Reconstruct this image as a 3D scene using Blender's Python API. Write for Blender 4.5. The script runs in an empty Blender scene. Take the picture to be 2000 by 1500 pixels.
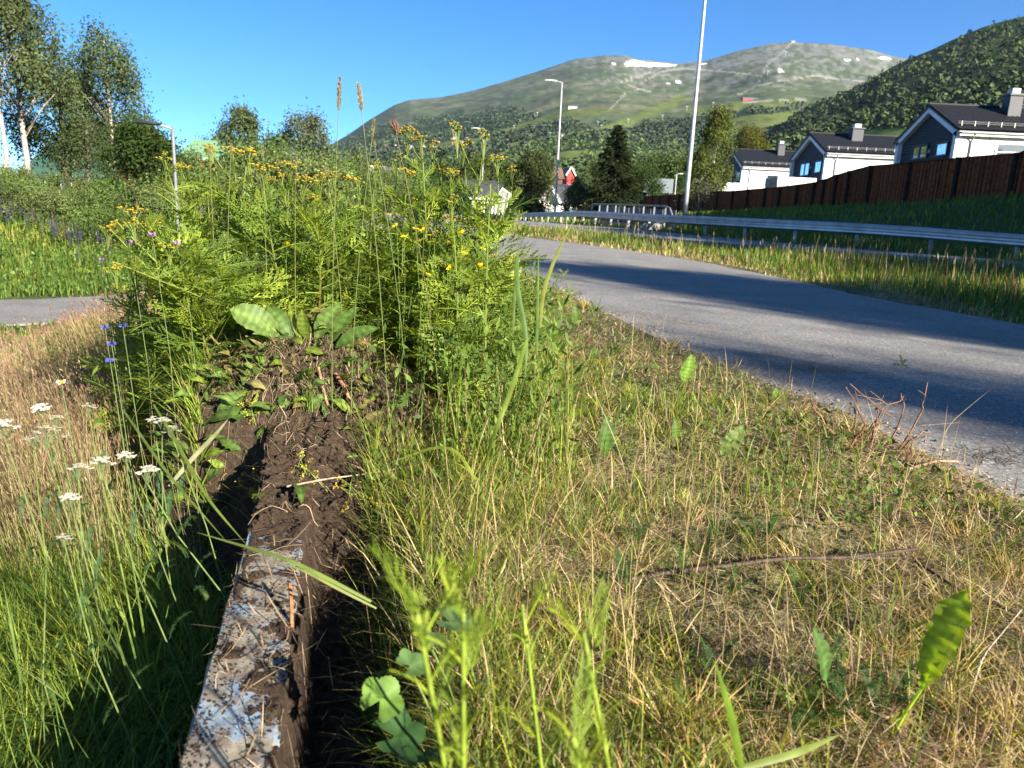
import bpy, math, random
import numpy as np
from mathutils import Matrix, Vector, Euler

rng = np.random.default_rng(7)
random.seed(7)
PI = math.pi
S = bpy.context.scene
COL = S.collection

# ------------------------------------------------------------------ camera
H = 0.70                       # camera height over the verge
cam_d = bpy.data.cameras.new('camera')
cam = bpy.data.objects.new('camera', cam_d)
COL.objects.link(cam)
S.camera = cam
PITCH, ROLL = math.radians(13.0), math.radians(2.6)
cam.matrix_world = (Matrix.Translation((0, 0, H)) @ Matrix.Rotation(math.radians(90) - PITCH, 4, 'X')
                    @ Matrix.Rotation(ROLL, 4, 'Z'))
cam_d.sensor_width = 36.0
cam_d.lens = 26.2
cam_d.clip_start = 0.05
cam_d.clip_end = 20000
cam_d.dof.use_dof = True
cam_d.dof.focus_distance = 2.3
cam_d.dof.aperture_fstop = 7.5

# ------------------------------------------------------------------ world, sun, exposure
SUN_AZ, SUN_EL = math.radians(137), math.radians(22)      # heading clockwise from +Y
world = bpy.data.worlds.new('World')
S.world = world
world.use_nodes = True
wt = world.node_tree
wt.nodes.clear()
wo = wt.nodes.new('ShaderNodeOutputWorld')
wb = wt.nodes.new('ShaderNodeBackground')
sky = wt.nodes.new('ShaderNodeTexSky')
sky.sky_type = 'NISHITA'
sky.sun_disc = False
sky.sun_elevation = SUN_EL
sky.sun_rotation = SUN_AZ
sky.altitude = 3000
sky.air_density = 0.9
sky.dust_density = 0.0
sky.ozone_density = 5.0
hs = wt.nodes.new('ShaderNodeHueSaturation')
hs.inputs['Saturation'].default_value = 1.2
wt.links.new(sky.outputs[0], hs.inputs['Color'])
wt.links.new(hs.outputs[0], wb.inputs['Color'])
wb.inputs['Strength'].default_value = 0.058
wt.links.new(wb.outputs[0], wo.inputs['Surface'])
sun_d = bpy.data.lights.new('sun', 'SUN')
sun = bpy.data.objects.new('sun', sun_d)
COL.objects.link(sun)
sun_d.energy = 5.0
sun_d.angle = math.radians(0.53)
sun_d.color = (1.0, 0.93, 0.80)
sdir = Vector((math.sin(SUN_AZ) * math.cos(SUN_EL), math.cos(SUN_AZ) * math.cos(SUN_EL), math.sin(SUN_EL)))
sun.rotation_euler = sdir.to_track_quat('Z', 'Y').to_euler()
sun.location = sdir * 50
S.view_settings.view_transform = 'Standard'
S.view_settings.look = 'None'
S.view_settings.exposure = 1.9
S.view_settings.gamma = 1.0
S.view_settings.use_curve_mapping = False
S.cycles.max_bounces = 8
S.cycles.transparent_max_bounces = 8
S.cycles.use_denoising = True

# ------------------------------------------------------------------ measuring the photograph
FPX = 26.2 / 36 * 2000
RM = np.array(cam.matrix_world.to_3x3())


def ray(px, py):
    """unit-Y world direction of a point of the 2000x1500 photograph"""
    d = RM @ np.array([(px - 1000) / FPX, (750 - py) / FPX, -1.0])
    return d / d[1]


def at(px, py, Y):
    d = ray(px, py)
    return np.array([d[0] * Y, Y, H + d[2] * Y])


def proj(P):
    q = (np.asarray(P) - np.array([0, 0, H])) @ RM
    w = -q[..., 2]
    w = np.where(w < 1e-3, 1e-3, w)
    return 1000 + q[..., 0] / w * FPX, 750 - q[..., 1] / w * FPX, -q[..., 2]


def colx(px, Y, z=0.0):
    """world x at distance Y, height z, under image column px"""
    a = at(px, 400, Y); b = at(px, 500, Y)
    t = (z - a[2]) / (b[2] - a[2])
    return a[0] + t * (b[0] - a[0])


def ztop(px, py, Y):
    return at(px, py, Y)[2]


# ------------------------------------------------------------------ numpy noise
_perm = rng.random(1 << 16)


def vnoise(x, y, seed=0):
    xi = np.floor(x).astype(np.int64); yi = np.floor(y).astype(np.int64)
    xf = x - xi; yf = y - yi
    u = xf * xf * (3 - 2 * xf); v = yf * yf * (3 - 2 * yf)

    def hsh(a, b):
        return _perm[((a * 73856093) ^ (b * 19349663) ^ (seed * 83492791)) & 0xFFFF]
    return ((hsh(xi, yi) * (1 - u) + hsh(xi + 1, yi) * u) * (1 - v)
            + (hsh(xi, yi + 1) * (1 - u) + hsh(xi + 1, yi + 1) * u) * v)


def fbm(x, y, oct=4, seed=0, gain=0.5):
    a, s, t = 1.0, 0.0, 0.0
    for o in range(oct):
        s = s + a * vnoise(x * 2 ** o + 17.3 * o, y * 2 ** o - 9.1 * o, seed + o)
        t += a; a *= gain
    return s / t


def sstep(a, b, x):
    t = np.clip((x - a) / (b - a), 0, 1)
    return t * t * (3 - 2 * t)


def sdist(x, y, P):
    """signed distance to polyline P (positive on its right side), and arclength parameter"""
    P = np.asarray(P, float)
    best = np.full(np.shape(x), 1e9); sg = np.zeros(np.shape(x)); par = np.zeros(np.shape(x))
    acc = 0.0
    for i in range(len(P) - 1):
        a, b = P[i], P[i + 1]
        d = b - a; L = math.hypot(*d)
        t = ((x - a[0]) * d[0] + (y - a[1]) * d[1]) / (L * L)
        lo = -1e9 if i == 0 else 0
        hi = 1e9 if i == len(P) - 2 else 1
        t = np.clip(t, lo, hi)
        dx = x - (a[0] + t * d[0]); dy = y - (a[1] + t * d[1])
        dd = np.hypot(dx, dy)
        cr = dx * d[1] - dy * d[0]
        m = dd < best
        best = np.where(m, dd, best); sg = np.where(m, np.sign(cr), sg); par = np.where(m, acc + t * L, par)
        acc += L
    return best * sg, par


# ------------------------------------------------------------------ plan of the place
def base(y):
    return np.interp(y, [-60, 0, 12, 20, 30, 45, 64, 100, 150, 320], [0, 0, 0, .10, .24, .2, 0, -.5, -.6, -.6])


def hit(px, py, off=0.0):
    Y = 3.0
    d = ray(px, py)
    for _ in range(30):
        z = float(base(Y)) + off
        Y = 0.5 * Y + 0.5 * (z - H) / d[2] if d[2] < -1e-4 else 300
    return np.array([d[0] * Y, Y])


NEAR = [(2.6, -9), (1.9, -2)] + [tuple(hit(*p)) for p in
        [(2150, 1060), (2000, 985), (1880, 925), (1760, 865), (1640, 805), (1500, 752), (1400, 712), (1270, 655), (1150, 598),
         (1060, 555), (1000, 528)]]
_l = NEAR[-1]
FAR = [(6.5, -9), (5.6, 0)] + [tuple(hit(*p)) for p in
       [(2200, 672), (2000, 635), (1800, 598), (1600, 558), (1400, 516), (1250, 492), (1100, 472), (1010, 461)]]
_f = FAR[-1]
FAR = FAR + [(_f[0] - 3.2, _f[1] + 11), (_f[0] - 10.5, _f[1] + 35)]
NEAR = NEAR + [(p[0] - 2.9, p[1] - .5) for p in FAR if p[1] > 19]
G = [(24, 8), (17.5, 14.2), (12.9, 18.8), (9.2, 22.4), (6.9, 26), (5.4, 30), (3.2, 38), (2.2, 46), (-.9, 64), (-7, 90), (-16, 120)]
FEN = [(22, 4), (19.3, 16), (18, 26), (17.2, 33), (16, 45), (15.2, 55), (14, 75), (12.5, 110), (11, 135), (10, 150)]
FZ = np.interp
fen_s = [0]
for i in range(len(FEN) - 1):
    fen_s.append(fen_s[-1] + math.hypot(FEN[i + 1][0] - FEN[i][0], FEN[i + 1][1] - FEN[i][1]))
_py_base = lambda px: np.interp(px, [1123, 1165, 1271, 1400, 1616, 1918, 2007], [402, 408, 414, 416, 401, 390, 386])
_py_top = lambda px: np.interp(px, [1123, 1200, 1300, 1373, 1400, 1490, 1553, 1571, 1600, 1655, 1727, 1816, 1921, 2007],
                               [388, 384, 379, 373, 372, 364, 355, 349, 337, 322, 316, 306, 297, 286])


def fen_z(p, f):
    px = 1000 + FPX * p[0] / p[1] if p[1] > 1 else 9e9
    if px > 2007:
        return 2.1 if f is _py_base else 4.05
    return ztop(px, float(f(max(px, 1123))), p[1])


fen_base_z = [min(2.4, fen_z(p, _py_base)) for p in FEN]

# the wall in the foreground: its left edge and direction
WA = hit(345, 1500, 0.03); WB = hit(500, 985, 0.03)
wd = (WB - WA) / np.linalg.norm(WB - WA)
W0 = WA - wd * 1.6
W1 = WA + wd * 9.0
WW = 0.115                                   # wall thickness
WALL = [tuple(W0), tuple(W1)]
LEFTZ = ([0, .04, .12, .5, 1.5, 3, 4.5, 6.6, 8.5, 12, 18, 40, 90], [0, -.30, -.36, -.40, -.5, -.85, -1.2, -1.2, -.72, -.15, .6, 1.2, 1.2])


def left_s(x, y):
    s, par = sdist(x, y, WALL)
    return -s                                # distance to the left of the wall's left edge


LP = [np.array(p) for p in [(-34, 2), (-22, 5.6), (-14, 8.4), (-8.3, 11.6), (-5.6, 14.2), (-4.6, 19), (-5.2, 27), (-10, 42)]]


def polyoff(P, o):
    """offset polyline to the right by o"""
    P = np.asarray(P, float)
    T = np.gradient(P, axis=0)
    T /= np.linalg.norm(T, axis=1)[:, None]
    return P + np.stack([T[:, 1], -T[:, 0]], 1) * o


def ground_z(x, y, detail=True, cut=True):
    x = np.asarray(x, float); y = np.asarray(y, float)
    z = base(y)
    s = left_s(x, y)
    z = z + np.interp(s, *LEFTZ) * sstep(60, 32, y)
    dl, _ = sdist(x, y, LP)
    wl_ = sstep(4.6, 1.7, np.abs(dl)) * sstep(19, 13, y) * (s > 2.5)
    z = z * (1 - wl_) + -1.2 * wl_
    # right embankment up to the fence
    e, _ = sdist(x, y, G)
    f, fp = sdist(x, y, FEN)
    fz = np.interp(fp, fen_s, fen_base_z)
    fl = np.maximum(-f, 0)
    ee = np.maximum(e - .4, 0)
    t = np.where(e > .4, ee / (ee + fl + 1e-6), 0)
    t = np.where(f > 0, 1, t)
    z = z + t * (fz - z) - .28 * sstep(0, .25, t) * sstep(.5, .2, t) + np.where(f > 0, np.minimum(f, 25) * .03, 0)
    if detail:
        r = np.hypot(x, y)
        n = (fbm(x * 3.1, y * 3.1, 4, 3) - .5) * .07 + (fbm(x * .5, y * .5, 3, 9) - .5) * .16 * sstep(2, 8, r)
        side = sstep(0.0, .5, np.abs(s - 0))
        pe, _ = sdist(x, y, NEAR)
        z = z + n * (0.25 + .75 * side) * (1 - .8 * np.exp(-(pe / .25) ** 2)) + .012 * np.exp(-((pe + .03) / .12) ** 2) * (s < 0)
        # trench beside the wall, soil bank and the heap of dug sods
        u = (x - WA[0]) * wd[0] + (y - WA[1]) * wd[1]
        rr = -s - WW
        tr = sstep(-.01, .03, rr) * sstep(.24, .13, rr) * sstep(.95, .45, u)
        z = z - .17 * tr
        z = z + .035 * np.exp(-((rr - .02) / .12) ** 2) * sstep(.35, .8, u) * sstep(3, 1.5, u)
    if cut:
        for A, B, w in ((NEAR, FAR, .12), (polyoff(G, -6.2), polyoff(G, -.55), .3), (polyoff(LP, -1.5), polyoff(LP, 1.5), .2)):
            a, _ = sdist(x, y, A); b, _ = sdist(x, y, B)
            m = sstep(-w * .1, w, a) * sstep(-w * .1, w, -b)
            z = z - .07 * m
    return z


HEAP = hit(585, 840)                        # centre of the heap of dug sods


def heap_z(x, y):
    dx = x - HEAP[0]; dy = y - HEAP[1]
    q = (dx / .36) ** 2 + (dy / .36) ** 2
    return .27 * np.exp(-q ** 1.2)


def zg(x, y):
    return float(ground_z(np.array([x]), np.array([y]))[0])


# ------------------------------------------------------------------ mesh building
class Geo:
    def __init__(s):
        s.V = []; s.Q = []; s.T = []; s.C = []; s.n = 0

    def add(s, V, Q=None, T=None, C=(.5, .5, .5)):
        V = np.asarray(V, float).reshape(-1, 3)
        if Q is not None and len(Q): s.Q.append(np.asarray(Q, np.int64).reshape(-1, 4) + s.n)
        if T is not None and len(T): s.T.append(np.asarray(T, np.int64).reshape(-1, 3) + s.n)
        C = np.asarray(C, float)
        if C.ndim == 1: C = np.broadcast_to(C, (len(V), 3))
        s.V.append(V); s.C.append(C); s.n += len(V)
        return s

    def box(s, lo, hi, C=(.5, .5, .5), M=None):
        lo, hi = np.array(lo, float), np.array(hi, float)
        V = np.array([[(lo, hi)[i][0], (lo, hi)[j][1], (lo, hi)[k][2]] for i in (0, 1) for j in (0, 1) for k in (0, 1)])
        if M is not None: V = V @ np.array(M)[:3, :3].T + np.array(M)[:3, 3]
        return s.add(V, [[0, 1, 3, 2], [4, 6, 7, 5], [0, 4, 5, 1], [2, 3, 7, 6], [0, 2, 6, 4], [1, 5, 7, 3]], C=C)

    def bar(s, a, b, w, h, C=(.5, .5, .5)):
        """box along a-b, w wide (horizontal), h high"""
        a = np.array(a, float); b = np.array(b, float)
        d = b - a; L = np.linalg.norm(d); d /= L
        up = np.array([0, 0, 1.]) if abs(d[2]) < .95 else np.array([1., 0, 0])
        r = np.cross(d, up); r /= np.linalg.norm(r); u = np.cross(r, d)
        V = []
        for p in (a, b):
            for i, j in ((-1, -1), (1, -1), (1, 1), (-1, 1)):
                V.append(p + r * i * w / 2 + u * j * h / 2)
        return s.add(V, [[0, 1, 2, 3], [7, 6, 5, 4], [0, 4, 5, 1], [1, 5, 6, 2], [2, 6, 7, 3], [3, 7, 4, 0]], C=C)

    def tube(s, P, R, sides=6, C=(.5, .5, .5), cap=True):
        P = np.asarray(P, float); n = len(P)
        R = np.broadcast_to(np.asarray(R, float), (n,))
        T = np.gradient(P, axis=0); T /= np.linalg.norm(T, axis=1)[:, None] + 1e-9
        ref = np.array([0, 0, 1.]) if abs(T[:, 2]).mean() < .8 else np.array([1., 0, 0])
        A = np.cross(T, ref); A /= np.linalg.norm(A, axis=1)[:, None] + 1e-9
        B = np.cross(T, A)
        th = np.arange(sides) * 2 * PI / sides
        V = P[:, None] + R[:, None, None] * (np.cos(th)[None, :, None] * A[:, None] + np.sin(th)[None, :, None] * B[:, None])
        i = np.arange(n - 1)[:, None] * sides; j = np.arange(sides)[None]; k = (j + 1) % sides
        Q = np.stack([i + j, i + k, i + sides + k, i + sides + j], -1).reshape(-1, 4)
        Cc = np.asarray(C, float)
        if Cc.ndim == 2: Cc = np.repeat(Cc, sides, 0)
        T3 = []
        if cap and sides > 2:
            T3 = [[(n - 1) * sides, (n - 1) * sides + a, (n - 1) * sides + a + 1] for a in range(1, sides - 1)]
            T3 += [[0, a + 1, a] for a in range(1, sides - 1)]
        return s.add(V.reshape(-1, 3), Q, T3, Cc)

    def ribbons(s, P, a, phi0, phi1, L, W, C, nseg=3, twist=None, prof=None, ctip=None):
        """many blades at once: base P, heading a, lean phi0 growing by phi1, length L, width W"""
        n = len(P)
        a = np.broadcast_to(a, (n,)); phi0 = np.broadcast_to(phi0, (n,)); phi1 = np.broadcast_to(phi1, (n,))
        L = np.broadcast_to(L, (n,)); W = np.broadcast_to(W, (n,))
        C = np.broadcast_to(np.asarray(C, float), (n, 3))
        tw = a + (PI / 2 if twist is None else twist)
        wv = np.stack([np.cos(tw), np.sin(tw), np.zeros(n)], 1)
        if prof is None:
            prof = [.7, 1.0, .8, .45, .25][:nseg] if nseg > 1 else [1]
        pts = [np.array(P, float)]
        for k in range(nseg):
            ph = phi0 + phi1 * (k + .5) / nseg
            st = np.stack([np.sin(ph) * np.cos(a), np.sin(ph) * np.sin(a), np.cos(ph)], 1) * (L / nseg)[:, None]
            pts.append(pts[-1] + st)
        rows = []
        cols = []
        ct = C if ctip is None else np.broadcast_to(np.asarray(ctip, float), (n, 3))
        for k in range(nseg):
            h = (W * prof[k] / 2)[:, None] * wv
            rows += [pts[k] - h, pts[k] + h]
            t = k / nseg
            cols += [C * (1 - t) + ct * t] * 2
        rows.append(pts[-1]); cols.append(ct)
        m = 2 * nseg + 1
        V = np.stack(rows, 1).reshape(-1, 3)
        CC = np.stack(cols, 1).reshape(-1, 3)
        o = (np.arange(n) * m)[:, None]
        Q = [o + np.array([[2 * k, 2 * k + 1, 2 * k + 3, 2 * k + 2]]) for k in range(nseg - 1)]
        T = o + np.array([[2 * nseg - 2, 2 * nseg - 1, 2 * nseg]])
        Q = np.concatenate(Q) if Q else None
        s.add(V, Q, T, CC)
        return pts[-1]

    def leaves(s, P, D, N, L, W, C, fold=0.0):
        """diamond leaves: base P, direction D, normal N"""
        n = len(P)
        D = D / (np.linalg.norm(D, axis=1)[:, None] + 1e-9)
        B = np.cross(D, N); B /= np.linalg.norm(B, axis=1)[:, None] + 1e-9
        L = np.broadcast_to(L, (n,))[:, None]; W = np.broadcast_to(W, (n,))[:, None]
        m = P + D * L * .45
        V = np.stack([P, m + B * W / 2, P + D * L, m - B * W / 2], 1).reshape(-1, 3)
        Q = (np.arange(n) * 4)[:, None] + np.array([[0, 1, 2, 3]])
        C = np.repeat(np.broadcast_to(np.asarray(C, float), (n, 3)), 4, 0)
        return s.add(V, Q, None, C)

    def merge(s, g, M=None):
        V = np.concatenate(g.V); C = np.concatenate(g.C)
        if M is not None:
            M = np.array(M); V = V @ M[:3, :3].T + M[:3, 3]
        Q = np.concatenate(g.Q) if g.Q else None
        T = np.concatenate(g.T) if g.T else None
        return s.add(V, Q, T, C)

    def mesh(s, name, mat, smooth=False):
        me = bpy.data.meshes.new(name)
        V = np.concatenate(s.V); C = np.concatenate(s.C)
        Q = np.concatenate(s.Q) if s.Q else np.zeros((0, 4), np.int64)
        T = np.concatenate(s.T) if s.T else np.zeros((0, 3), np.int64)
        me.vertices.add(len(V)); me.vertices.foreach_set('co', V.astype(np.float32).ravel())
        nl = Q.size + T.size
        me.loops.add(nl); me.loops.foreach_set('vertex_index', np.concatenate([Q.ravel(), T.ravel()]).astype(np.int32))
        me.polygons.add(len(Q) + len(T))
        st = np.concatenate([np.arange(len(Q)) * 4, Q.size + np.arange(len(T)) * 3]).astype(np.int32)
        me.polygons.foreach_set('loop_start', st)
        me.polygons.foreach_set('use_smooth', np.full(len(st), bool(smooth)))
        at_ = me.color_attributes.new('Col', 'FLOAT_COLOR', 'POINT')
        at_.data.foreach_set('color', np.concatenate([C, np.ones((len(C), 1))], 1).astype(np.float32).ravel())
        me.update(calc_edges=True)
        for m in (mat if isinstance(mat, (list, tuple)) else [mat]):
            me.materials.append(m)
        return me


def place(name, me, parent=None, M=None, **kw):
    o = bpy.data.objects.new(name, me)
    COL.objects.link(o)
    if M is not None: o.matrix_local = M
    if parent is not None: o.parent = parent
    for k, v in kw.items(): o[k] = v
    return o


def obj(name, g, mat, parent=None, M=None, smooth=False, **kw):
    return place(name, g.mesh(name, mat, smooth), parent, M, **kw)


def thing(name, label, cat, loc=(0, 0, 0), rz=0, group=None):
    o = bpy.data.objects.new(name, None); COL.objects.link(o)
    o.empty_display_size = .1
    o.location = loc; o.rotation_euler = (0, 0, rz)
    o['label'] = label; o['category'] = cat
    if group: o['group'] = group
    return o


def copy_tree(root, loc, rz=0, scale=1.0, label=None, group=None, tilt=(0, 0)):
    r = root.copy(); COL.objects.link(r)
    r.location = loc; r.rotation_euler = (tilt[0], tilt[1], rz)
    r.scale = (scale,) * 3 if np.isscalar(scale) else scale
    if label: r['label'] = label
    if group: r['group'] = group
    for ch in list(root.children):
        c = ch.copy(); COL.objects.link(c); c.parent = r
        for g in ch.children:
            d = g.copy(); COL.objects.link(d); d.parent = c
    return r


# ------------------------------------------------------------------ materials
def mat_new(name):
    m = bpy.data.materials.new(name); m.use_nodes = True
    nt = m.node_tree
    return m, nt, nt.nodes['Principled BSDF'], nt.nodes['Material Output']


def nd(nt, t, **kw):
    n = nt.nodes.new(t)
    for k, v in kw.items():
        if k in n.inputs: n.inputs[k].default_value = v
        else: setattr(n, k, v)
    return n


def ramp(nt, src, stops):
    r = nt.nodes.new('ShaderNodeValToRGB')
    el = r.color_ramp.elements
    while len(el) < len(stops): el.new(.5)
    for e, (p, c) in zip(el, stops):
        e.position = p; e.color = (*c, 1) if len(c) == 3 else c
    nt.links.new(src, r.inputs[0])
    return r.outputs[0]


def foliage_mat(name, trans=.46, rough=.55, warm=(1.25, 1.15, .45), noise_scale=60, spec=.3):
    m, nt, b, out = mat_new(name)
    a = nd(nt, 'ShaderNodeAttribute', attribute_name='Col')
    tc = nt.nodes.new('ShaderNodeTexCoord')
    n = nd(nt, 'ShaderNodeTexNoise', Scale=noise_scale, Detail=2.0)
    nt.links.new(tc.outputs['Object'], n.inputs['Vector'])
    v = ramp(nt, n.outputs['Fac'], [(.3, (.72, .72, .72)), (.7, (1.25, 1.25, 1.25))])
    mx = nd(nt, 'ShaderNodeMixRGB', blend_type='MULTIPLY', Fac=1.0)
    nt.links.new(a.outputs['Color'], mx.inputs[1]); nt.links.new(v, mx.inputs[2])
    nt.links.new(mx.outputs[0], b.inputs['Base Color'])
    b.inputs['Roughness'].default_value = rough
    b.inputs['Specular IOR Level'].default_value = spec
    tr = nt.nodes.new('ShaderNodeBsdfTranslucent')
    m2 = nd(nt, 'ShaderNodeMixRGB', blend_type='MULTIPLY', Fac=1.0)
    nt.links.new(mx.outputs[0], m2.inputs[1]); m2.inputs[2].default_value = (*warm, 1)
    nt.links.new(m2.outputs[0], tr.inputs['Color'])
    ms = nt.nodes.new('ShaderNodeMixShader'); ms.inputs[0].default_value = trans
    nt.links.new(b.outputs[0], ms.inputs[1]); nt.links.new(tr.outputs[0], ms.inputs[2])
    nt.links.new(ms.outputs[0], out.inputs['Surface'])
    return m


def vcol_mat(name, rough=.85, scale=8, lo=.8, hi=1.2, bump=0.0, bscale=40, spec=.3, metal=0.0, coord='Object'):
    m, nt, b, out = mat_new(name)
    a = nd(nt, 'ShaderNodeAttribute', attribute_name='Col')
    tc = nt.nodes.new('ShaderNodeTexCoord')
    n = nd(nt, 'ShaderNodeTexNoise', Scale=scale, Detail=5.0)
    nt.links.new(tc.outputs[coord], n.inputs['Vector'])
    v = ramp(nt, n.outputs['Fac'], [(.3, (lo,) * 3), (.7, (hi,) * 3)])
    mx = nd(nt, 'ShaderNodeMixRGB', blend_type='MULTIPLY', Fac=1.0)
    nt.links.new(a.outputs['Color'], mx.inputs[1]); nt.links.new(v, mx.inputs[2])
    nt.links.new(mx.outputs[0], b.inputs['Base Color'])
    b.inputs['Roughness'].default_value = rough; b.inputs['Specular IOR Level'].default_value = spec
    b.inputs['Metallic'].default_value = metal
    if bump:
        n2 = nd(nt, 'ShaderNodeTexNoise', Scale=bscale, Detail=4.0)
        nt.links.new(tc.outputs[coord], n2.inputs['Vector'])
        bp = nd(nt, 'ShaderNodeBump', Strength=bump, Distance=.02)
        nt.links.new(n2.outputs['Fac'], bp.inputs['Height']); nt.links.new(bp.outputs[0], b.inputs['Normal'])
    return m


M_leaf = foliage_mat('leaf')
M_grass = foliage_mat('grass_blade', trans=.42, rough=.5, noise_scale=25, spec=.2)
M_tree = foliage_mat('tree_leaf', trans=.34, spec=.10, rough=.7, warm=(1.15, 1.1, .5), noise_scale=1.2)
M_far = vcol_mat('far_tree', scale=.6, lo=.7, hi=1.3, rough=.9, bump=0)
M_petal = foliage_mat('petal', trans=.25, rough=.6, warm=(1.1, 1.0, .9), noise_scale=200)
M_stem = foliage_mat('stem', trans=.1, rough=.55)
M_twig = vcol_mat('twig', scale=60, lo=.6, hi=1.3, bump=.4, bscale=200)
M_plain = vcol_mat('painted', rough=.6, scale=3, lo=.93, hi=1.05)
M_bark = vcol_mat('bark', scale=5, lo=.55, hi=1.2, bump=.6, bscale=12)


def metal_mat(name, c, rough=.45, metal=.85):
    m, nt, b, out = mat_new(name)
    tc = nt.nodes.new('ShaderNodeTexCoord')
    n = nd(nt, 'ShaderNodeTexNoise', Scale=3.0, Detail=6.0)
    nt.links.new(tc.outputs['Object'], n.inputs['Vector'])
    v = ramp(nt, n.outputs['Fac'], [(.3, tuple(x * .75 for x in c)), (.7, tuple(min(1, x * 1.15) for x in c))])
    nt.links.new(v, b.inputs['Base Color'])
    b.inputs['Metallic'].default_value = metal; b.inputs['Roughness'].default_value = rough
    return m


M_galv = metal_mat('galvanised_steel', (.50, .52, .54), .42, .9)
M_pole = metal_mat('pole_steel', (.42, .42, .43), .5, .35)


def asphalt_mat(name, c0, c1, scale=160):
    m, nt, b, out = mat_new(name)
    tc = nt.nodes.new('ShaderNodeTexCoord')
    n = nd(nt, 'ShaderNodeTexVoronoi', Scale=scale)
    nt.links.new(tc.outputs['Object'], n.inputs['Vector'])
    n2 = nd(nt, 'ShaderNodeTexNoise', Scale=1.3, Detail=8.0, Roughness=.65)
    nt.links.new(tc.outputs['Object'], n2.inputs['Vector'])
    v = ramp(nt, n.outputs['Color'], [(.0, c0), (.55, tuple((a + b_) / 2 for a, b_ in zip(c0, c1))), (.86, c1), (1.0, tuple(min(.8, x * 2.6) for x in c1))])
    v2a = ramp(nt, n2.outputs['Fac'], [(.3, (.72, .72, .72)), (.7, (1.18, 1.16, 1.12))])
    n3 = nd(nt, 'ShaderNodeTexNoise', Scale=38.0, Detail=9.0, Roughness=.85)
    nt.links.new(tc.outputs['Object'], n3.inputs['Vector'])
    v3 = ramp(nt, n3.outputs['Fac'], [(.36, (.55, .55, .56)), (.5, (1, 1, 1)), (.64, (1.5, 1.48, 1.42))])
    m3 = nd(nt, 'ShaderNodeMixRGB', blend_type='MULTIPLY', Fac=1.0)
    nt.links.new(v2a, m3.inputs[1]); nt.links.new(v3, m3.inputs[2])
    v2 = m3.outputs[0]
    mx = nd(nt, 'ShaderNodeMixRGB', blend_type='MULTIPLY', Fac=1.0)
    nt.links.new(v, mx.inputs[1]); nt.links.new(v2, mx.inputs[2])
    nt.links.new(mx.outputs[0], b.inputs['Base Color'])
    b.inputs['Roughness'].default_value = .8
    bp = nd(nt, 'ShaderNodeBump', Strength=.2, Distance=.002)
    nt.links.new(n.outputs['Distance'], bp.inputs['Height']); nt.links.new(bp.outputs[0], b.inputs['Normal'])
    return m


M_asph = asphalt_mat('asphalt', (.125, .117, .108), (.285, .27, .25), 130)
M_road = asphalt_mat('road_asphalt', (.12, .12, .125), (.25, .25, .25), 60)


def soil_mat():
    m, nt, b, out = mat_new('soil')
    tc = nt.nodes.new('ShaderNodeTexCoord')
    n = nd(nt, 'ShaderNodeTexNoise', Scale=55.0, Detail=10.0, Roughness=.82)
    nt.links.new(tc.outputs['Object'], n.inputs['Vector'])
    v = ramp(nt, n.outputs['Fac'], [(.3, (.026, .017, .011)), (.5, (.085, .056, .037)), (.72, (.20, .145, .098))])
    nt.links.new(v, b.inputs['Base Color'])
    b.inputs['Roughness'].default_value = .95; b.inputs['Specular IOR Level'].default_value = .15
    bp = nd(nt, 'ShaderNodeBump', Strength=1.0, Distance=.022)
    nt.links.new(n.outputs['Fac'], bp.inputs['Height']); nt.links.new(bp.outputs[0], b.inputs['Normal'])
    return m


M_soil = soil_mat()
M_ground = vcol_mat('ground_cover', scale=22, lo=.5, hi=1.5, bump=1.0, bscale=60, rough=.95, spec=.1)

# ------------------------------------------------------------------ GROUND
th_in = np.linspace(math.radians(-46), math.radians(46), 300)
th_out = np.linspace(math.radians(46), math.radians(314), 70)[1:-1]
TH = np.concatenate([th_in, th_out])
RR = np.concatenate([[0.0], np.geomspace(.22, 330, 300)])
th, rr_ = np.meshgrid(TH, RR)
gx = np.sin(th) * rr_; gy = np.cos(th) * rr_
gz = ground_z(gx, gy)
nT = len(TH)
i = np.arange(len(RR) - 1)[:, None] * nT; j = np.arange(nT)[None]; k = (j + 1) % nT
Q = np.stack([i + j, i + k, i + nT + k, i + nT + j], -1).reshape(-1, 4)[:, ::-1]
sL = left_s(gx, gy)
nn = fbm(gx * 1.7, gy * 1.7, 4, 21)
nb = fbm(gx * 9, gy * 9, 3, 22)
thatch = np.array([.19, .145, .075]); green = np.array([.055, .085, .022]); soilc = np.array([.05, .035, .024]); dark = np.array([.028, .034, .013])
w = sstep(.35, .65, nn)[..., None]
gc = thatch * (1 - w * .5) + green * w * .5
gc = gc * (.75 + .5 * nb[..., None])
lf = sstep(.0, .2, sL)[..., None]
gc = gc * (1 - lf) + (green * .8 + thatch * .25 * nb[..., None]) * lf
ef, _ = sdist(gx, gy, FAR)
fm = sstep(.6, 2.5, ef)[..., None]
gc = gc * (1 - fm) + (green * .9 + thatch * .15) * fm
uW = (gx - WA[0]) * wd[0] + (gy - WA[1]) * wd[1]; rW = -sL - WW
sm = (sstep(-.02, .02, rW) * sstep(.32, .2, rW + .12 * (nn - .5)) * sstep(2.2, 1.4, uW))[..., None]
gc = gc * (1 - sm) + soilc * sm * (.6 + .8 * nb[..., None])
wall_shade = (sstep(.0, .05, sL) * sstep(.4, .2, sL))[..., None]  # wall's shadow painted into the ground colour along its left foot
gc = gc * (1 - wall_shade) + dark * wall_shade
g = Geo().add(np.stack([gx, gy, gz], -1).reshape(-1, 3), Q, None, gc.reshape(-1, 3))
obj('ground', g, M_ground, smooth=True, kind='structure')


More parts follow.
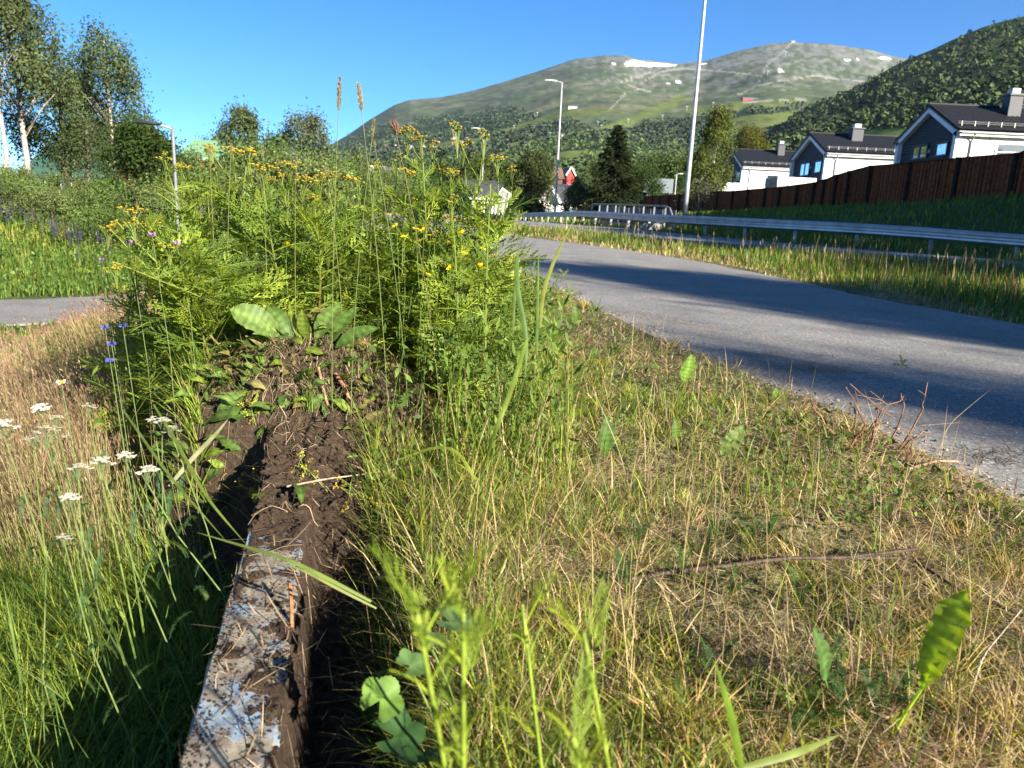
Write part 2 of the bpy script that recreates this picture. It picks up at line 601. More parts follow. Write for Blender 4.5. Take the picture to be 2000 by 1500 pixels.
def ribbon_sheet(name, A, B, mat, off=.0, n=220, m=10, zf=None):
    """road surface between two polylines, following the land"""
    def resample(P, n):
        P = np.asarray(P, float); s = np.concatenate([[0], np.cumsum(np.linalg.norm(np.diff(P, axis=0), axis=1))])
        # smooth by sampling a Catmull-like interpolation
        t = np.linspace(0, 1, n) ** 1.0 * s[-1]
        X = np.stack([np.interp(t, s, P[:, 0]), np.interp(t, s, P[:, 1])], 1)
        for _ in range(6):
            X[1:-1] = .25 * X[:-2] + .5 * X[1:-1] + .25 * X[2:]
        return X
    a, b = resample(A, n), resample(B, n)
    u = np.linspace(0, 1, m)[None, :, None]
    X = a[:, None] * (1 - u) + b[:, None] * u
    z = ground_z(X[..., 0], X[..., 1], False, False) + off
    if zf is not None: z = zf(X[..., 0], X[..., 1]) + off
    V = np.concatenate([X, z[..., None]], -1)
    Vb = V.copy(); Vb[..., 2] -= .09
    i = np.arange(n - 1)[:, None] * m; j = np.arange(m - 1)[None]
    Q = np.stack([i + j, i + j + 1, i + m + j + 1, i + m + j], -1).reshape(-1, 4)
    g = Geo().add(V.reshape(-1, 3), Q, None, (.1, .1, .1))
    for c in (0, m - 1):
        e = np.concatenate([V[:, c], Vb[:, c]]); ii = np.arange(n - 1)
        g.add(e, np.stack([ii, ii + 1, ii + 1 + n, ii + n], 1), None, (.1, .1, .1))
    return obj(name, g, mat, kind='structure', smooth=False)


ribbon_sheet('bicycle_path', NEAR, FAR, M_asph, zf=lambda x, y: base(y))
ribbon_sheet('road', polyoff(G, -6.0), polyoff(G, -.6), M_road, off=.0)
ribbon_sheet('lower_path', polyoff(LP, -1.5), polyoff(LP, 1.5), M_asph, off=.0)

# ------------------------------------------------------------------ MOUNTAIN AND HILL
def inpoly(x, y, P):
    P = np.asarray(P, float); c = np.zeros(np.shape(x), bool); n = len(P)
    for a in range(n):
        x1, y1 = P[a]; x2, y2 = P[(a + 1) % n]
        m = ((y1 > y) != (y2 > y)) & (x < (x2 - x1) * (y - y1) / (y2 - y1 + 1e-12) + x1)
        c ^= m
    return c


def nearline(x, y, P, w):
    d, _ = sdist(x, y, P)
    P = np.asarray(P, float)
    lo, hi = P.min(0) - w, P.max(0) + w
    return (np.abs(d) < w) & (x > lo[0]) & (x < hi[0]) & (y > lo[1]) & (y < hi[1])


RIDGE = np.array([(-400, 330), (200, 345), (560, 318), (630, 292), (680, 263), (720, 235), (770, 205), (800, 195), (860, 190), (920, 178), (990, 158), (1060, 136),
                  (1120, 116), (1180, 108), (1220, 108), (1250, 116), (1330, 124), (1380, 118), (1440, 100), (1500, 86), (1540, 82),
                  (1620, 86), (1700, 97), (1740, 109), (1790, 118), (1900, 140), (2100, 170), (2600, 200)], float)


def az_of_px(px):
    # heading at which image column px meets the horizon
    d = ray(px, 414 + (px - 1000) * .045)
    return math.atan2(d[0], 1)


def ridge_curve(R):
    az = []; el = []
    for px, py in R:
        d = ray(px, py); az.append(math.atan2(d[0], d[1])); el.append(d[2] / math.hypot(d[0], d[1]))
    return np.array(az), np.array(el)


raz, rel = ridge_curve(RIDGE)


def hill_sheet(name, raz, rel, r0, r1, thin, thout, nr, gfun, relief, mat, colour, seed, low):
    TH = np.concatenate([thin, thout]) if thout is not None else thin
    RR = np.geomspace(r0, r1, nr)
    RR = np.concatenate([RR, [r1 * 1.12, r1 * 1.5]])
    T, R = np.meshgrid(TH, RR)
    tt = np.where(T > PI, T - 2 * PI, T)
    e = np.interp(tt, raz, rel)
    t = (np.log(R) - math.log(r0)) / (math.log(r1) - math.log(r0))
    gg = np.interp(t, *gfun)
    el = low * (1 - np.clip(t * 4, 0, 1)) + e * gg
    x = np.sin(T) * R; y = np.cos(T) * R
    n1 = fbm(x / 420, y / 420, 5, seed, .55) - .5
    n2 = fbm(x / 110, y / 110, 4, seed + 5, .55) - .5
    bell = np.clip(np.sin(np.clip(t, 0, 1) * PI), 0, 1) * (t < 1)
    z = H + el * R + (n1 * relief + n2 * relief * .3) * bell * (R / r1)
    over = t > 1
    z = np.where(over, z - (R - r1) * .18, z)
    nT = len(TH); nR = len(RR)
    i = np.arange(nR - 1)[:, None] * nT
    if thout is not None:
        j = np.arange(nT)[None]; k = (j + 1) % nT
    else:
        j = np.arange(nT - 1)[None]; k = j + 1
    Q = np.stack([i + j, i + nT + j, i + nT + k, i + k], -1).reshape(-1, 4)
    P = np.stack([x, y, z], -1)
    C = colour(P, t)
    g = Geo().add(P.reshape(-1, 3), Q[:, ::-1], None, C.reshape(-1, 3))
    obj(name, g, mat, smooth=True, kind='structure')
    return P, C


M_mount = vcol_mat('mountain_side', scale=.03, lo=.75, hi=1.25, rough=.95, bump=0, spec=.05, coord='Object')
FOREST_LINE = np.array([(560, 292), (640, 285), (700, 256), (800, 238), (900, 219), (1000, 212), (1060, 224), (1150, 244), (1240, 240), (1330, 226), (1400, 222), (1460, 208), (1600, 208), (1750, 190), (2600, 190)])
RUNS = [[(959, 258), (1040, 236), (1100, 212), (1132, 214), (1180, 213), (1220, 218), (1150, 226), (1080, 240), (1010, 255), (975, 262)],
        [(980, 284), (1060, 268), (1150, 252), (1230, 240), (1250, 246), (1160, 262), (1090, 272), (1000, 288)],
        [(1175, 250), (1240, 225), (1293, 200), (1335, 182), (1350, 195), (1300, 218), (1250, 236), (1200, 254)],
        [(1075, 302), (1110, 293), (1152, 289), (1145, 317), (1107, 327), (1070, 322)],
        [(1392, 258), (1430, 246), (1473, 233), (1540, 225), (1613, 221), (1626, 229), (1532, 250), (1487, 258), (1415, 271)],
        [(1680, 264), (1720, 253), (1775, 249), (1775, 270)],
        [(1400, 242), (1470, 224), (1560, 216), (1560, 224), (1470, 233), (1420, 246)],
        [(1473, 292), (1568, 283), (1570, 302), (1480, 306)], [(1230, 330), (1290, 326), (1300, 345), (1240, 352)],
        [(640, 300), (760, 296), (900, 272), (960, 268), (960, 280), (800, 300)],
        [(1330, 212), (1460, 196), (1580, 194), (1590, 202), (1470, 210), (1350, 222)]]
BROWN = [(1536, 248), (1560, 240), (1624, 229), (1620, 240), (1550, 255)]
GRAVEL = [[(1442, 186), (1460, 176), (1480, 165), (1487, 150), (1495, 130), (1530, 100), (1545, 84)], [(1482, 166), (1550, 154), (1586, 148), (1640, 154), (1698, 161)],
          [(1212, 161), (1240, 152), (1271, 141)], [(1212, 161), (1271, 181)], [(1451, 200), (1510, 197), (1577, 194)], [(1250, 165), (1290, 140), (1340, 133)],
          [(1480, 147), (1420, 140), (1330, 133)], [(1190, 215), (1215, 190), (1222, 180)]]
SNOW = [[(1217, 127), (1226, 120), (1240, 116), (1262, 121.5), (1322, 126), (1318, 129), (1289, 130.5), (1240, 129)], [(1192, 125), (1199, 122), (1203, 126)],
        [(1358, 125.5), (1380, 122.5), (1382, 125)], [(1301, 163), (1306, 160), (1308, 164)], [(1319, 162), (1325, 158), (1331, 160), (1328, 164)],
        [(1516, 140), (1528, 138), (1532, 140), (1522, 141)],
        [(1646, 118.5), (1651, 115), (1661, 116), (1654, 120)], [(1670, 117.5), (1675, 115), (1680, 117)], [(1716, 114), (1723, 110.5), (1741, 113.5), (1738, 116), (1721, 116)]]


def cover_mountain(P, t):
    px, py, dp = proj(P)
    px = np.where(dp > 5, px, -900); py = np.where(dp > 5, py, 0)
    x, y, z = P[..., 0], P[..., 1], P[..., 2]
    wx = px + (fbm(px / 30, py / 18, 3, 31) - .5) * 10; wy = py + (fbm(px / 30, py / 18, 3, 32) - .5) * 7
    n = fbm(x / 160, y / 160, 5, 33, .6)
    n2 = fbm(px / 9, py / 5, 4, 34, .6)
    grass = np.array([.068, .090, .050]); gold = np.array([.098, .105, .060]); rock = np.array([.155, .155, .145])
    forest = np.array([.020, .034, .018]); field = np.array([.10, .125, .038])
    a = sstep(.4, .62, n)[..., None]
    C = grass * (1 - a) + gold * a
    C = C * (.7 + .6 * n2[..., None])
    hi = np.interp(wy, [85, 150, 200], [1, .45, .0]) * sstep(1000, 1250, px) + .15 * sstep(260, 120, wy)
    rk = .8 * (sstep(.52, .70, n2 * .65 + n * .35 + hi * .14) * np.clip(hi * 1.6 + .05, 0, 1))[..., None]
    C = C * (1 - rk) + rock * (.6 + .7 * n2[..., None]) * rk
    cl = (sstep(.60, .68, fbm(px / 26, py / 7, 3, 36)) * sstep(270, 200, py) * sstep(1250, 1050, px))[..., None]
    C = C * (1 - .75 * cl) + np.array([.05, .06, .05]) * .75 * cl
    fl = np.interp(px, FOREST_LINE[:, 0], FOREST_LINE[:, 1])
    fm = sstep(-6, 10, wy - fl + (fbm(px / 14, py / 6, 3, 35) - .5) * 36)[..., None]
    C = C * (1 - fm) + forest * (.6 + .9 * n2[..., None]) * fm
    run = np.zeros(px.shape, bool)
    for r in RUNS: run |= inpoly(wx, wy, r)
    C[run] = (field * (.8 + .4 * n2[..., None]))[run]
    C[inpoly(wx, wy, BROWN)] = (.17, .115, .07)
    for r in GRAVEL:
        m = nearline(wx * .3 + px * .7, wy * .3 + py * .7, r, 1.3); C[m] = (.25, .235, .20)
    for r in SNOW:
        m = inpoly(px + (wx - px) * .25, py + (wy - py) * .25, r); C[m] = (.85, .87, .9)
    cover_mountain.forest = (fm[..., 0] > .5) & ~run & (dp > 5)
    return C


thin = np.linspace(math.radians(-38), math.radians(38), 600)
thout = np.linspace(math.radians(38), math.radians(322), 60)[1:-1]
MP, MC = hill_sheet('mountain', raz, rel, 260, 4800, thin, thout, 230,
                    ([0, .12, .3, .5, .7, .85, 1.0, 1.2], [.02, .10, .30, .50, .72, .88, 1.0, .95]), 190, M_mount, cover_mountain, 41, -.006)
mforest = cover_mountain.forest

HRIDGE = np.array([(1500, 262), (1560, 218), (1600, 200), (1680, 168), (1740, 132), (1775, 115), (1820, 97), (1860, 78), (1920, 53), (1960, 41), (2000, 32), (2100, 5), (2300, -60), (2600, -90), (3600, -90)], float)
haz, hel = ridge_curve(HRIDGE)
haz = np.concatenate([[haz[0] - .06], haz]); hel = np.concatenate([[-.02], hel])


def cover_hill(P, t):
    px, py, dp = proj(P)
    n = fbm(px / 14, py / 9, 4, 51)
    C = np.array([.028, .048, .018]) * (.5 + n[..., None])
    m = inpoly(px, py, [(1640, 268), (1700, 254), (1790, 249), (1900, 262), (1900, 300), (1640, 300)])
    C[m & (dp > 5)] = (.13, .18, .04)
    cover_hill.open = m
    return C


HP, HC = hill_sheet('forested_hill', haz, hel, 230, 1250, np.linspace(haz[0], math.radians(75), 260), None, 110,
                    ([0, .15, .35, .6, .8, 1.0, 1.3], [.03, .22, .45, .70, .87, 1.0, .9]), 40, M_mount, cover_hill, 61, -.006)

# ------------------------------------------------------------------ far forest (one mass)
def ico(level):
    import bmesh
    bm = bmesh.new(); bmesh.ops.create_icosphere(bm, subdivisions=level, radius=1.0)
    V = np.array([v.co[:] for v in bm.verts]); F = np.array([[v.index for v in f.verts] for f in bm.faces]); bm.free()
    return V, F


ICO1, ICO2 = ico(1), ico(2)


def blobs(g, P, size, tall, C, lev):
    V0, F0 = lev
    n = len(P); m = len(V0)
    rad = .62 + .6 * rng.random((n, m))
    a = rng.random(n) * 2 * PI
    ca, sa = np.cos(a)[:, None], np.sin(a)[:, None]
    X = V0[None, :, 0] * ca - V0[None, :, 1] * sa; Yv = V0[None, :, 0] * sa + V0[None, :, 1] * ca
    s = size[:, None] * rad
    V = np.stack([X * s, Yv * s, (V0[None, :, 2] * rad * tall[:, None] + .75 * tall[:, None])], -1) + P[:, None]
    F = (np.arange(n) * m)[:, None, None] + F0[None]
    c = C[:, None] * (.75 + .5 * rng.random((n, m)))[..., None]
    return g.add(V.reshape(-1, 3), None, F.reshape(-1, 3), c.reshape(-1, 3))


def puffs(g, P, size, tall, C, k=16):
    """leafy crowns of k overlapping sprays each"""
    n = len(P)
    u = rng.uniform(-.75, 1, (n, k)); a = rng.random((n, k)) * 2 * PI; r = np.sqrt(np.maximum(0, 1 - u * u)) * (.75 + .25 * rng.random((n, k)))
    taper = np.where(rng.random(n) < .25, .55, 0)[:, None]
    r = r * (1 - taper * (u * .5 + .5))
    c = np.stack([r * np.cos(a) * size[:, None], r * np.sin(a) * size[:, None], (u * .85 + .85) * tall[:, None]], -1)
    N = np.stack([np.cos(a) * r, np.sin(a) * r, u + .35], -1) + rng.normal(0, .35, (n, k, 3))
    D = rng.normal(0, 1, (n, k, 3)); D -= N * (D * N).sum(-1, keepdims=True) / (N * N).sum(-1, keepdims=True)
    D /= np.linalg.norm(D, axis=-1, keepdims=True)
    L = size[:, None] * rng.uniform(.9, 1.5, (n, k))
    B = (c + P[:, None]) - D * (L * .5)[..., None]
    g.leaves(B.reshape(-1, 3), D.reshape(-1, 3), N.reshape(-1, 3), L.reshape(-1), (L * .85).reshape(-1), (C[:, None] * (.65 + .7 * rng.random((n, k, 1)))).reshape(-1, 3))


def tree_cols(n, base_c=(.045, .072, .022)):
    c = np.array(base_c) * (.55 + .9 * rng.random((n, 1)))
    yl = rng.random((n, 1)) < .18
    return np.where(yl, c * np.array([1.5, 1.4, .9]), c)


idx = np.argwhere(mforest)
pxm, pym, dpm = proj(MP)
keep = []
for a, b in idx:
    px, py = pxm[a, b], pym[a, b]
    if 620 < px < 2050: keep.append((a, b))
keep = np.array(keep)
sel = keep[rng.choice(len(keep), min(20000, len(keep)), replace=False)]
P = MP[sel[:, 0], sel[:, 1]].copy()
P[:, :2] += rng.normal(0, 6, (len(P), 2)); P[:, 2] -= 1.5
dist = np.linalg.norm(P[:, :2], axis=1)
far = dist > 1100
sz = (1.7 + 2.0 * rng.random(len(P))) * np.where(far, 1.5, 1.0)
g = Geo()
puffs(g, P[far], sz[far], sz[far] * 1.2, tree_cols(far.sum(), (.036, .056, .030)), 8)
obj('mountain_forest', g, M_far, kind='stuff', smooth=False, label='dark birch forest on the lower mountain side', category='forest')
nearm = ~far & (dist > 270)
g = Geo()
puffs(g, P[nearm], sz[nearm] * .95, sz[nearm] * 1.3, tree_cols(nearm.sum(), (.050, .080, .026)), 10)
obj('valley_forest', g, M_far, kind='stuff', smooth=False, label='green wooded valley floor behind the village', category='forest')
sel = np.argwhere(~cover_hill.open)
px_, py_, dp_ = proj(HP)
sel = np.array([s for s in sel if px_[s[0], s[1]] > 1400 and s[0] < 108 and s[0] > 4])
sel = sel[rng.choice(len(sel), min(15000, len(sel)), replace=False)]
P = HP[sel[:, 0], sel[:, 1]].copy(); P[:, :2] += rng.normal(0, 2.5, (len(P), 2)); P[:, 2] -= 1.2
sz = 1.1 + 2.4 * rng.random(len(P)) ** 1.8; tl_ = np.where(rng.random(len(P)) < .22, 1.9, 1.2)
g = Geo(); puffs(g, P, sz, sz * tl_, tree_cols(len(P), (.034, .054, .017)) * (.6 + .9 * fbm(P[:, 0] / 60, P[:, 1] / 60, 2, 77))[:, None], 12)
obj('hillside_forest', g, M_far, kind='stuff', smooth=False, label='dense deciduous forest covering the steep hill at right', category='forest')


# ------------------------------------------------------------------ buildings
def mat_boards(name, c, per_m, axis, dark=.7, rough=.7):
    m, nt, b, out = mat_new(name)
    tc = nt.nodes.new('ShaderNodeTexCoord')
    wv = nd(nt, 'ShaderNodeTexWave', Scale=per_m / 3.2, Distortion=0.05)
    wv.bands_direction = axis
    nt.links.new(tc.outputs['Object'], wv.inputs['Vector'])
    v = ramp(nt, wv.outputs['Fac'], [(0.0, tuple(x * dark for x in c)), (.18, c), (1.0, c)])
    nz = nd(nt, 'ShaderNodeTexNoise', Scale=1.5, Detail=6.0)
    nt.links.new(tc.outputs['Object'], nz.inputs['Vector'])
    v2 = ramp(nt, nz.outputs['Fac'], [(.3, (.85,) * 3), (.7, (1.1,) * 3)])
    mx = nd(nt, 'ShaderNodeMixRGB', blend_type='MULTIPLY', Fac=1.0)
    nt.links.new(v, mx.inputs[1]); nt.links.new(v2, mx.inputs[2]); nt.links.new(mx.outputs[0], b.inputs['Base Color'])
    bp = nd(nt, 'ShaderNodeBump', Strength=.5, Distance=.02)
    nt.links.new(wv.outputs['Fac'], bp.inputs['Height']); nt.links.new(bp.outputs[0], b.inputs['Normal'])
    b.inputs['Roughness'].default_value = rough
    return m


def flat_mat(name, c, rough=.6, metal=0.0, spec=.5):
    m, nt, b, out = mat_new(name)
    tc = nt.nodes.new('ShaderNodeTexCoord')
    nz = nd(nt, 'ShaderNodeTexNoise', Scale=2.5, Detail=6.0)
    nt.links.new(tc.outputs['Object'], nz.inputs['Vector'])
    v = ramp(nt, nz.outputs['Fac'], [(.3, tuple(x * .85 for x in c)), (.7, tuple(x * 1.1 for x in c))])
    nt.links.new(v, b.inputs['Base Color'])
    b.inputs['Roughness'].default_value = rough; b.inputs['Metallic'].default_value = metal
    b.inputs['Specular IOR Level'].default_value = spec
    return m


M_white = mat_boards('white_boarding', (.74, .72, .67), 7, 'X', .82)
M_darkb = mat_boards('dark_boarding', (.030, .034, .040), 6, 'Z', .5)
M_trim = flat_mat('white_trim', (.78, .78, .78), .5)
M_tile = flat_mat('black_roof_tile', (.012, .013, .016), .5, 0, .35)
M_chim = flat_mat('chimney_sheet', (.045, .047, .055), .6, 0)
M_chiml = flat_mat('chimney_cap', (.42, .40, .36), .5, .3)
M_glass = flat_mat('window_glass', (.62, .72, .80), .06, .95)
M_frame = flat_mat('window_frame', (.03, .03, .035), .5)
M_rail = flat_mat('balcony_glass', (.16, .18, .19), .25, .3)
M_steel = flat_mat('snow_guard_steel', (.35, .34, .32), .5, .6)
M_stone = flat_mat('concrete', (.34, .32, .29), .9)


def solid_roof(y1, ym, y2, ze, za, x0, x1, th, g):
    pass


def tile_roof(x0, x1, ya, za, yb, zb, n_rows):
    """wavy stepped tile field from ridge (ya,za) to eave (yb,zb), along X"""
    L = x1 - x0; nx = int(L / .30) * 4 + 1
    X = np.linspace(x0, x1, nx)
    wave = .022 * np.maximum(np.sin((X - x0) / .30 * 2 * PI), -.45)
    rows = []; prof = []
    for r in range(n_rows):
        t0, t1 = r / n_rows, (r + 1) / n_rows
        prof += [(t0, .0), (t1, .035)]
    V = []
    ny, nz = -(zb - za), (yb - ya); ln = math.hypot(ny, nz); s = 1 if nz > 0 else -1
    ny, nz = ny / ln * s, nz / ln * s
    for t, h in prof:
        y = ya + (yb - ya) * t; z = za + (zb - za) * t
        hh = h + wave
        V.append(np.stack([X, y + ny * hh, z + nz * hh], 1))
    V = np.array(V); m = len(prof)
    i = np.arange(m - 1)[:, None] * nx; j = np.arange(nx - 1)[None]
    Q = np.stack([i + j, i + j + 1, i + nx + j + 1, i + nx + j], -1).reshape(-1, 4)
    return V.reshape(-1, 3), Q


def pentagon(g, x, y1, y2, ze, zm, zb, C, flip=False):
    ym = (y1 + y2) / 2
    V = [(x, y1, zb), (x, y2, zb), (x, y2, ze), (x, ym, zm), (x, y1, ze)]
    g.add(V, [[0, 1, 2, 4]], [[4, 2, 3]], C)


def row_house(label, x0, y1, y2, L, ze1, zm, gz, wins, lamp, chim, balcony=None, snowguard=True, side_windows=(), missing=None):
    t = thing('row_house', label, 'house', (x0, y1, gz), 0, 'white and dark row houses behind the fence')
    ox = lambda g: g
    W = y2 - y1; ze = ze1 - gz; za = zm - gz; ym = W / 2
    one = (1, 1, 1)
    # body: white walls
    g = Geo(); e = .18
    V = [(e, 0, 0), (L, 0, 0), (L, 0, ze), (e, 0, ze), (e, W, 0), (L, W, 0), (L, W, ze), (e, W, ze), (L, ym, za), (e, ym, za)]
    g.add(V, [[0, 1, 2, 3], [5, 4, 7, 6], [1, 5, 6, 2]], [[2, 6, 8]], one)
    obj('wall', g, M_white, t)
    # dark gable cladding: real boards, one above the other
    g = Geo(); zz = .0; bh = .19
    while zz < za - .15:
        z2 = min(zz + bh - .012, za - .1)
        def half(z): return ym - .02 if z <= ze else max(.02, (ym - .02) * (za - z) / (za - ze))
        a, b = half(zz), half(z2)
        yy = [(ym - a), (ym + a), (ym + b), (ym - b)]
        V = [(e, yy[0], zz), (e, yy[1], zz), (e, yy[2], z2), (e, yy[3], z2)] + [(e - .03, yy[0], zz), (e - .03, yy[1], zz), (e - .018, yy[2], z2), (e - .018, yy[3], z2)]
        g.add(V, [[4, 5, 6, 7], [0, 4, 7, 3], [1, 2, 6, 5], [3, 7, 6, 2], [0, 1, 5, 4]], None, (1, 1, 1))
        zz += bh
    obj('gable_cladding', g, M_darkb, t, kind='stuff')
    # white frame round the gable
    wv = .34
    g = Geo()
    for yy in (0, W):
        s = 1 if yy == 0 else -1
        g.box((-.12, min(yy, yy + s * wv), 0), (e + .01, max(yy, yy + s * wv), ze), one)
        a = np.array([-.12, yy - s * .10, ze + .02]); b = np.array([-.12, ym, za + .12])
        dz = np.array([0, 0, -wv * 1.15])
        V = [a, b, b + dz, a + dz + np.array([0, s * .0, 0])]
        V = V + [v + np.array([e + .13, 0, 0]) for v in V]
        g.add(V, [[0, 1, 2, 3], [7, 6, 5, 4], [0, 4, 5, 1], [3, 2, 6, 7]], None, one)
    obj('gable_trim', g, M_trim, t)
    # roof
    ov = .28
    ze_o = ze - ov * (za - ze) / ym
    g = Geo()
    for yb in (-ov, W + ov):
        V, Q = tile_roof(-.16, L + .2, ym, za + .2, yb, ze_o + .2, 12)
        g.add(V, Q, None, one)
    r = obj('roof', g, M_tile, t)
    g = Geo()
    for yb in (-ov, W + ov):
        V = [(-.18, ym, za + .13), (L + .22, ym, za + .13), (L + .22, yb, ze_o + .13), (-.18, yb, ze_o + .13)]
        g.add(V + [(a, b, c - .1) for a, b, c in V], [[0, 1, 2, 3], [7, 6, 5, 4], [3, 2, 6, 7], [0, 3, 7, 4], [1, 5, 6, 2]], None, (.3, .3, .3))
    obj('roof_board', g, M_frame, r)
    g = Geo(); g.tube([(-.2, ym, za + .23), (L + .2, ym, za + .23)], .09, 8, (1, 1, 1)); obj('ridge_cap', g, M_tile, r)
    # eave fascia, gutter and downpipe
    g = Geo(); g.box((-.1, -ov - .02, ze_o - .12), (L + .2, -ov + .02, ze_o + .12), one); obj('fascia', g, M_trim, t)
    g = Geo(); g.tube([(-.05, -ov - .08, ze_o + .05), (L + .2, -ov - .08, ze_o + .05)], .06, 8); obj('gutter', g, M_steel, t)
    g = Geo(); g.tube([(.75, -ov - .08, ze_o), (.75, -.06, ze_o - .35), (.75, -.06, .1)], .04, 6); obj('downpipe', g, M_steel, t)
    # snow guard
    g = Geo(); sl = (za - ze) / ym
    yo = .25; zo = ze + sl * yo + .24
    for dz in (.10, .20): g.tube([(.0, yo, zo + dz), (L, yo, zo + dz)], .016, 4)
    xx = .2
    while xx < L:
        g.bar((xx, yo, zo - .02), (xx, yo, zo + .24), .04, .03); xx += .75
    obj('snow_guard', g, M_steel, r)
    # chimney
    if chim:
        cx, cz, cw = chim; cy = ym - 1.0
        zb = za - sl * 1.0 - .3
        g = Geo(); g.box((cx - cw / 2, cy - cw / 2, zb), (cx + cw / 2, cy + cw / 2, cz - gz), one)
        g.box((cx - cw / 2 - .08, cy - cw / 2 - .08, cz - gz - .12), (cx + cw / 2 + .08, cy + cw / 2 + .08, cz - gz), one)
        c = obj('chimney', g, M_chim, r)
        g = Geo(); g.box((cx - cw * .3, cy - cw * .3, cz - gz), (cx + cw * .3, cy + cw * .3, cz - gz + .3), one); obj('chimney_cap', g, M_chiml, c)
    # windows on the gable (each with frame and panes)
    for (ya, yb, zb, zt, n) in wins:
        ya -= y1; yb -= y1; zb -= gz; zt -= gz
        lo, hi = min(ya, yb), max(ya, yb)
        g = Geo()
        g.box((.06, lo - .12, zb - .12), (.145, lo, zt + .12), one); g.box((.06, hi, zb - .12), (.145, hi + .12, zt + .12), one)
        g.box((.06, lo, zt), (.145, hi, zt + .12), one); g.box((.06, lo, zb - .12), (.145, hi, zb), one)
        if n == 2: g.box((.07, (lo + hi) / 2 - .06, zb), (.145, (lo + hi) / 2 + .06, zt), one)
        w = obj('window', g, M_frame, t)
        for k in range(n):
            a = lo + (hi - lo) * k / n + (.06 if k else 0); b = lo + (hi - lo) * (k + 1) / n - (.06 if k == 0 and n == 2 else 0)
            g = Geo(); g.box((.11, a, zb), (.14, b, zt), one); obj('pane', g, M_glass, w)
    if lamp:
        g = Geo(); ly, lz = lamp[0] - y1, lamp[1] - gz
        g.tube([(.16, ly, lz - .14), (.0, ly, lz - .14), (.0, ly, lz + .12)], [.05, .1, .1], 8); obj('wall_lamp', g, M_chiml, t)
    for (xa, xb, zb, zt) in side_windows:
        g = Geo(); zb -= gz; zt -= gz
        g.box((xa - .1, -.05, zb - .1), (xb + .1, -.02, zb), one); g.box((xa - .1, -.05, zt), (xb + .1, -.02, zt + .1), one)
        g.box((xa - .1, -.05, zb), (xa, -.02, zt), one); g.box((xb, -.05, zb), (xb + .1, -.02, zt), one)
        g.box((xa, -.045, zb + (zt - zb) * .45), (xb, -.022, zb + (zt - zb) * .5), one)
        w = obj('window', g, M_trim, t)
        g = Geo(); g.box((xa, -.03, zb), (xb, -.01, zt), one); obj('pane', g, M_glass, w)
    if balcony:
        xa, xb, zf, hh = balcony
        zf -= gz
        g = Geo(); g.box((xa, -.2, zf - .2), (xb, 2.9, zf), one); b = obj('balcony', g, M_stone, t)
        g = Geo()
        g.box((xa, -.18, zf), (xa + .04, 2.9, zf + hh * .93), one)
        obj('balustrade', g, M_rail, b)
        g = Geo(); g.tube([(xa, -.18, zf + hh), (xa, 2.9, zf + hh)], .03, 6)
        for q in range(5): g.tube([(xa, -.18 + q * .77, zf), (xa, -.18 + q * .77, zf + hh)], .025, 5)
        obj('handrail', g, M_steel, b)
        g = Geo(); g.box((xa + .9, -.26, zf - .1), (xb, -.2, zf + hh), one); obj('white_screen', g, M_trim, b)
    return t


def house_from_pixels(label, pxA, pxB, W, eyA, ayM, L, win_px, lamp_px, chim_px, gz, balc=None, sidew=None):
    cA = ray(pxA, eyA)[0]; cB = ray(pxB, eyA + 4)[0]
    x0 = W / (1 / cB - 1 / cA)
    y1, y2 = x0 / cA, x0 / cB
    zeA = ztop(pxA, eyA, y1); zM = ztop((pxA + pxB) / 2, ayM, (y1 + y2) / 2)
    wins = []
    for (a, b, top, bot, n) in win_px:
        ya = x0 / ray(a, top)[0]; yb = x0 / ray(b, top)[0]; m = (ya + yb) / 2
        wins.append((ya, yb, ztop((a + b) / 2, bot, m), ztop((a + b) / 2, top, m), n))
    lamp = None
    if lamp_px:
        yl = x0 / ray(*lamp_px)[0]; lamp = (yl, ztop(lamp_px[0], lamp_px[1], yl))
    chim = None
    ymm = (y1 + y2) / 2
    if chim_px:
        chim = (colx(chim_px[0], ymm - 1, zM) - x0, ztop(chim_px[0], chim_px[1], ymm - 1), chim_px[2])
    side = []
    for (a, b, top, bot) in (sidew or []):
        side.append((colx(a, y1, zM * .6) - x0, colx(b, y1, zM * .6) - x0, ztop(a, bot, y1), ztop(a, top, y1)))
    bal = None
    if balc:
        pa, pb, pyt, pyb = balc
        bal = (colx(pa, y1, 3) - x0, colx(pb, y1, 3) - x0, ztop(pa, pyb, y1), ztop(pa, pyt, y1) - ztop(pa, pyb, y1))
    return row_house(label, x0, y1, y2, L, zeA, zM, gz, wins, lamp, chim, bal, side_windows=side)


house_from_pixels('nearest and highest white row house, dark gable, tall chimney, cut by the right edge', 1874, 1757, 7.0, 256, 211, 12,
                  [(1781, 1808, 287, 308, 2), (1827, 1847, 281, 302, 1)], (1815, 293), (1975, 184, .75), 2.3, None, [(1943, 2010, 281, 310)])
house_from_pixels('middle white row house with dark gable, low square chimney behind its ridge', 1616, 1548, 8.0, 299, 265, 10.5,
                  [(1562, 1579, 320, 342, 2), (1590, 1602, 316, 336, 1)], (1583, 325), (1671, 250, .9), 2.2, (1514, 1588, 345, 360), [(1700, 1730, 330, 345)])
house_from_pixels('farthest and lowest white row house with dark gable and slim chimney, beside a birch', 1452, 1408, 9.4, 325, 295, 10.5,
                  [(1419, 1429, 340, 353, 2), (1436, 1444, 337, 353, 1)], None, (1524, 281, .75), 2.0, (1381, 1447, 355, 370), [(1497, 1518, 342, 357)])


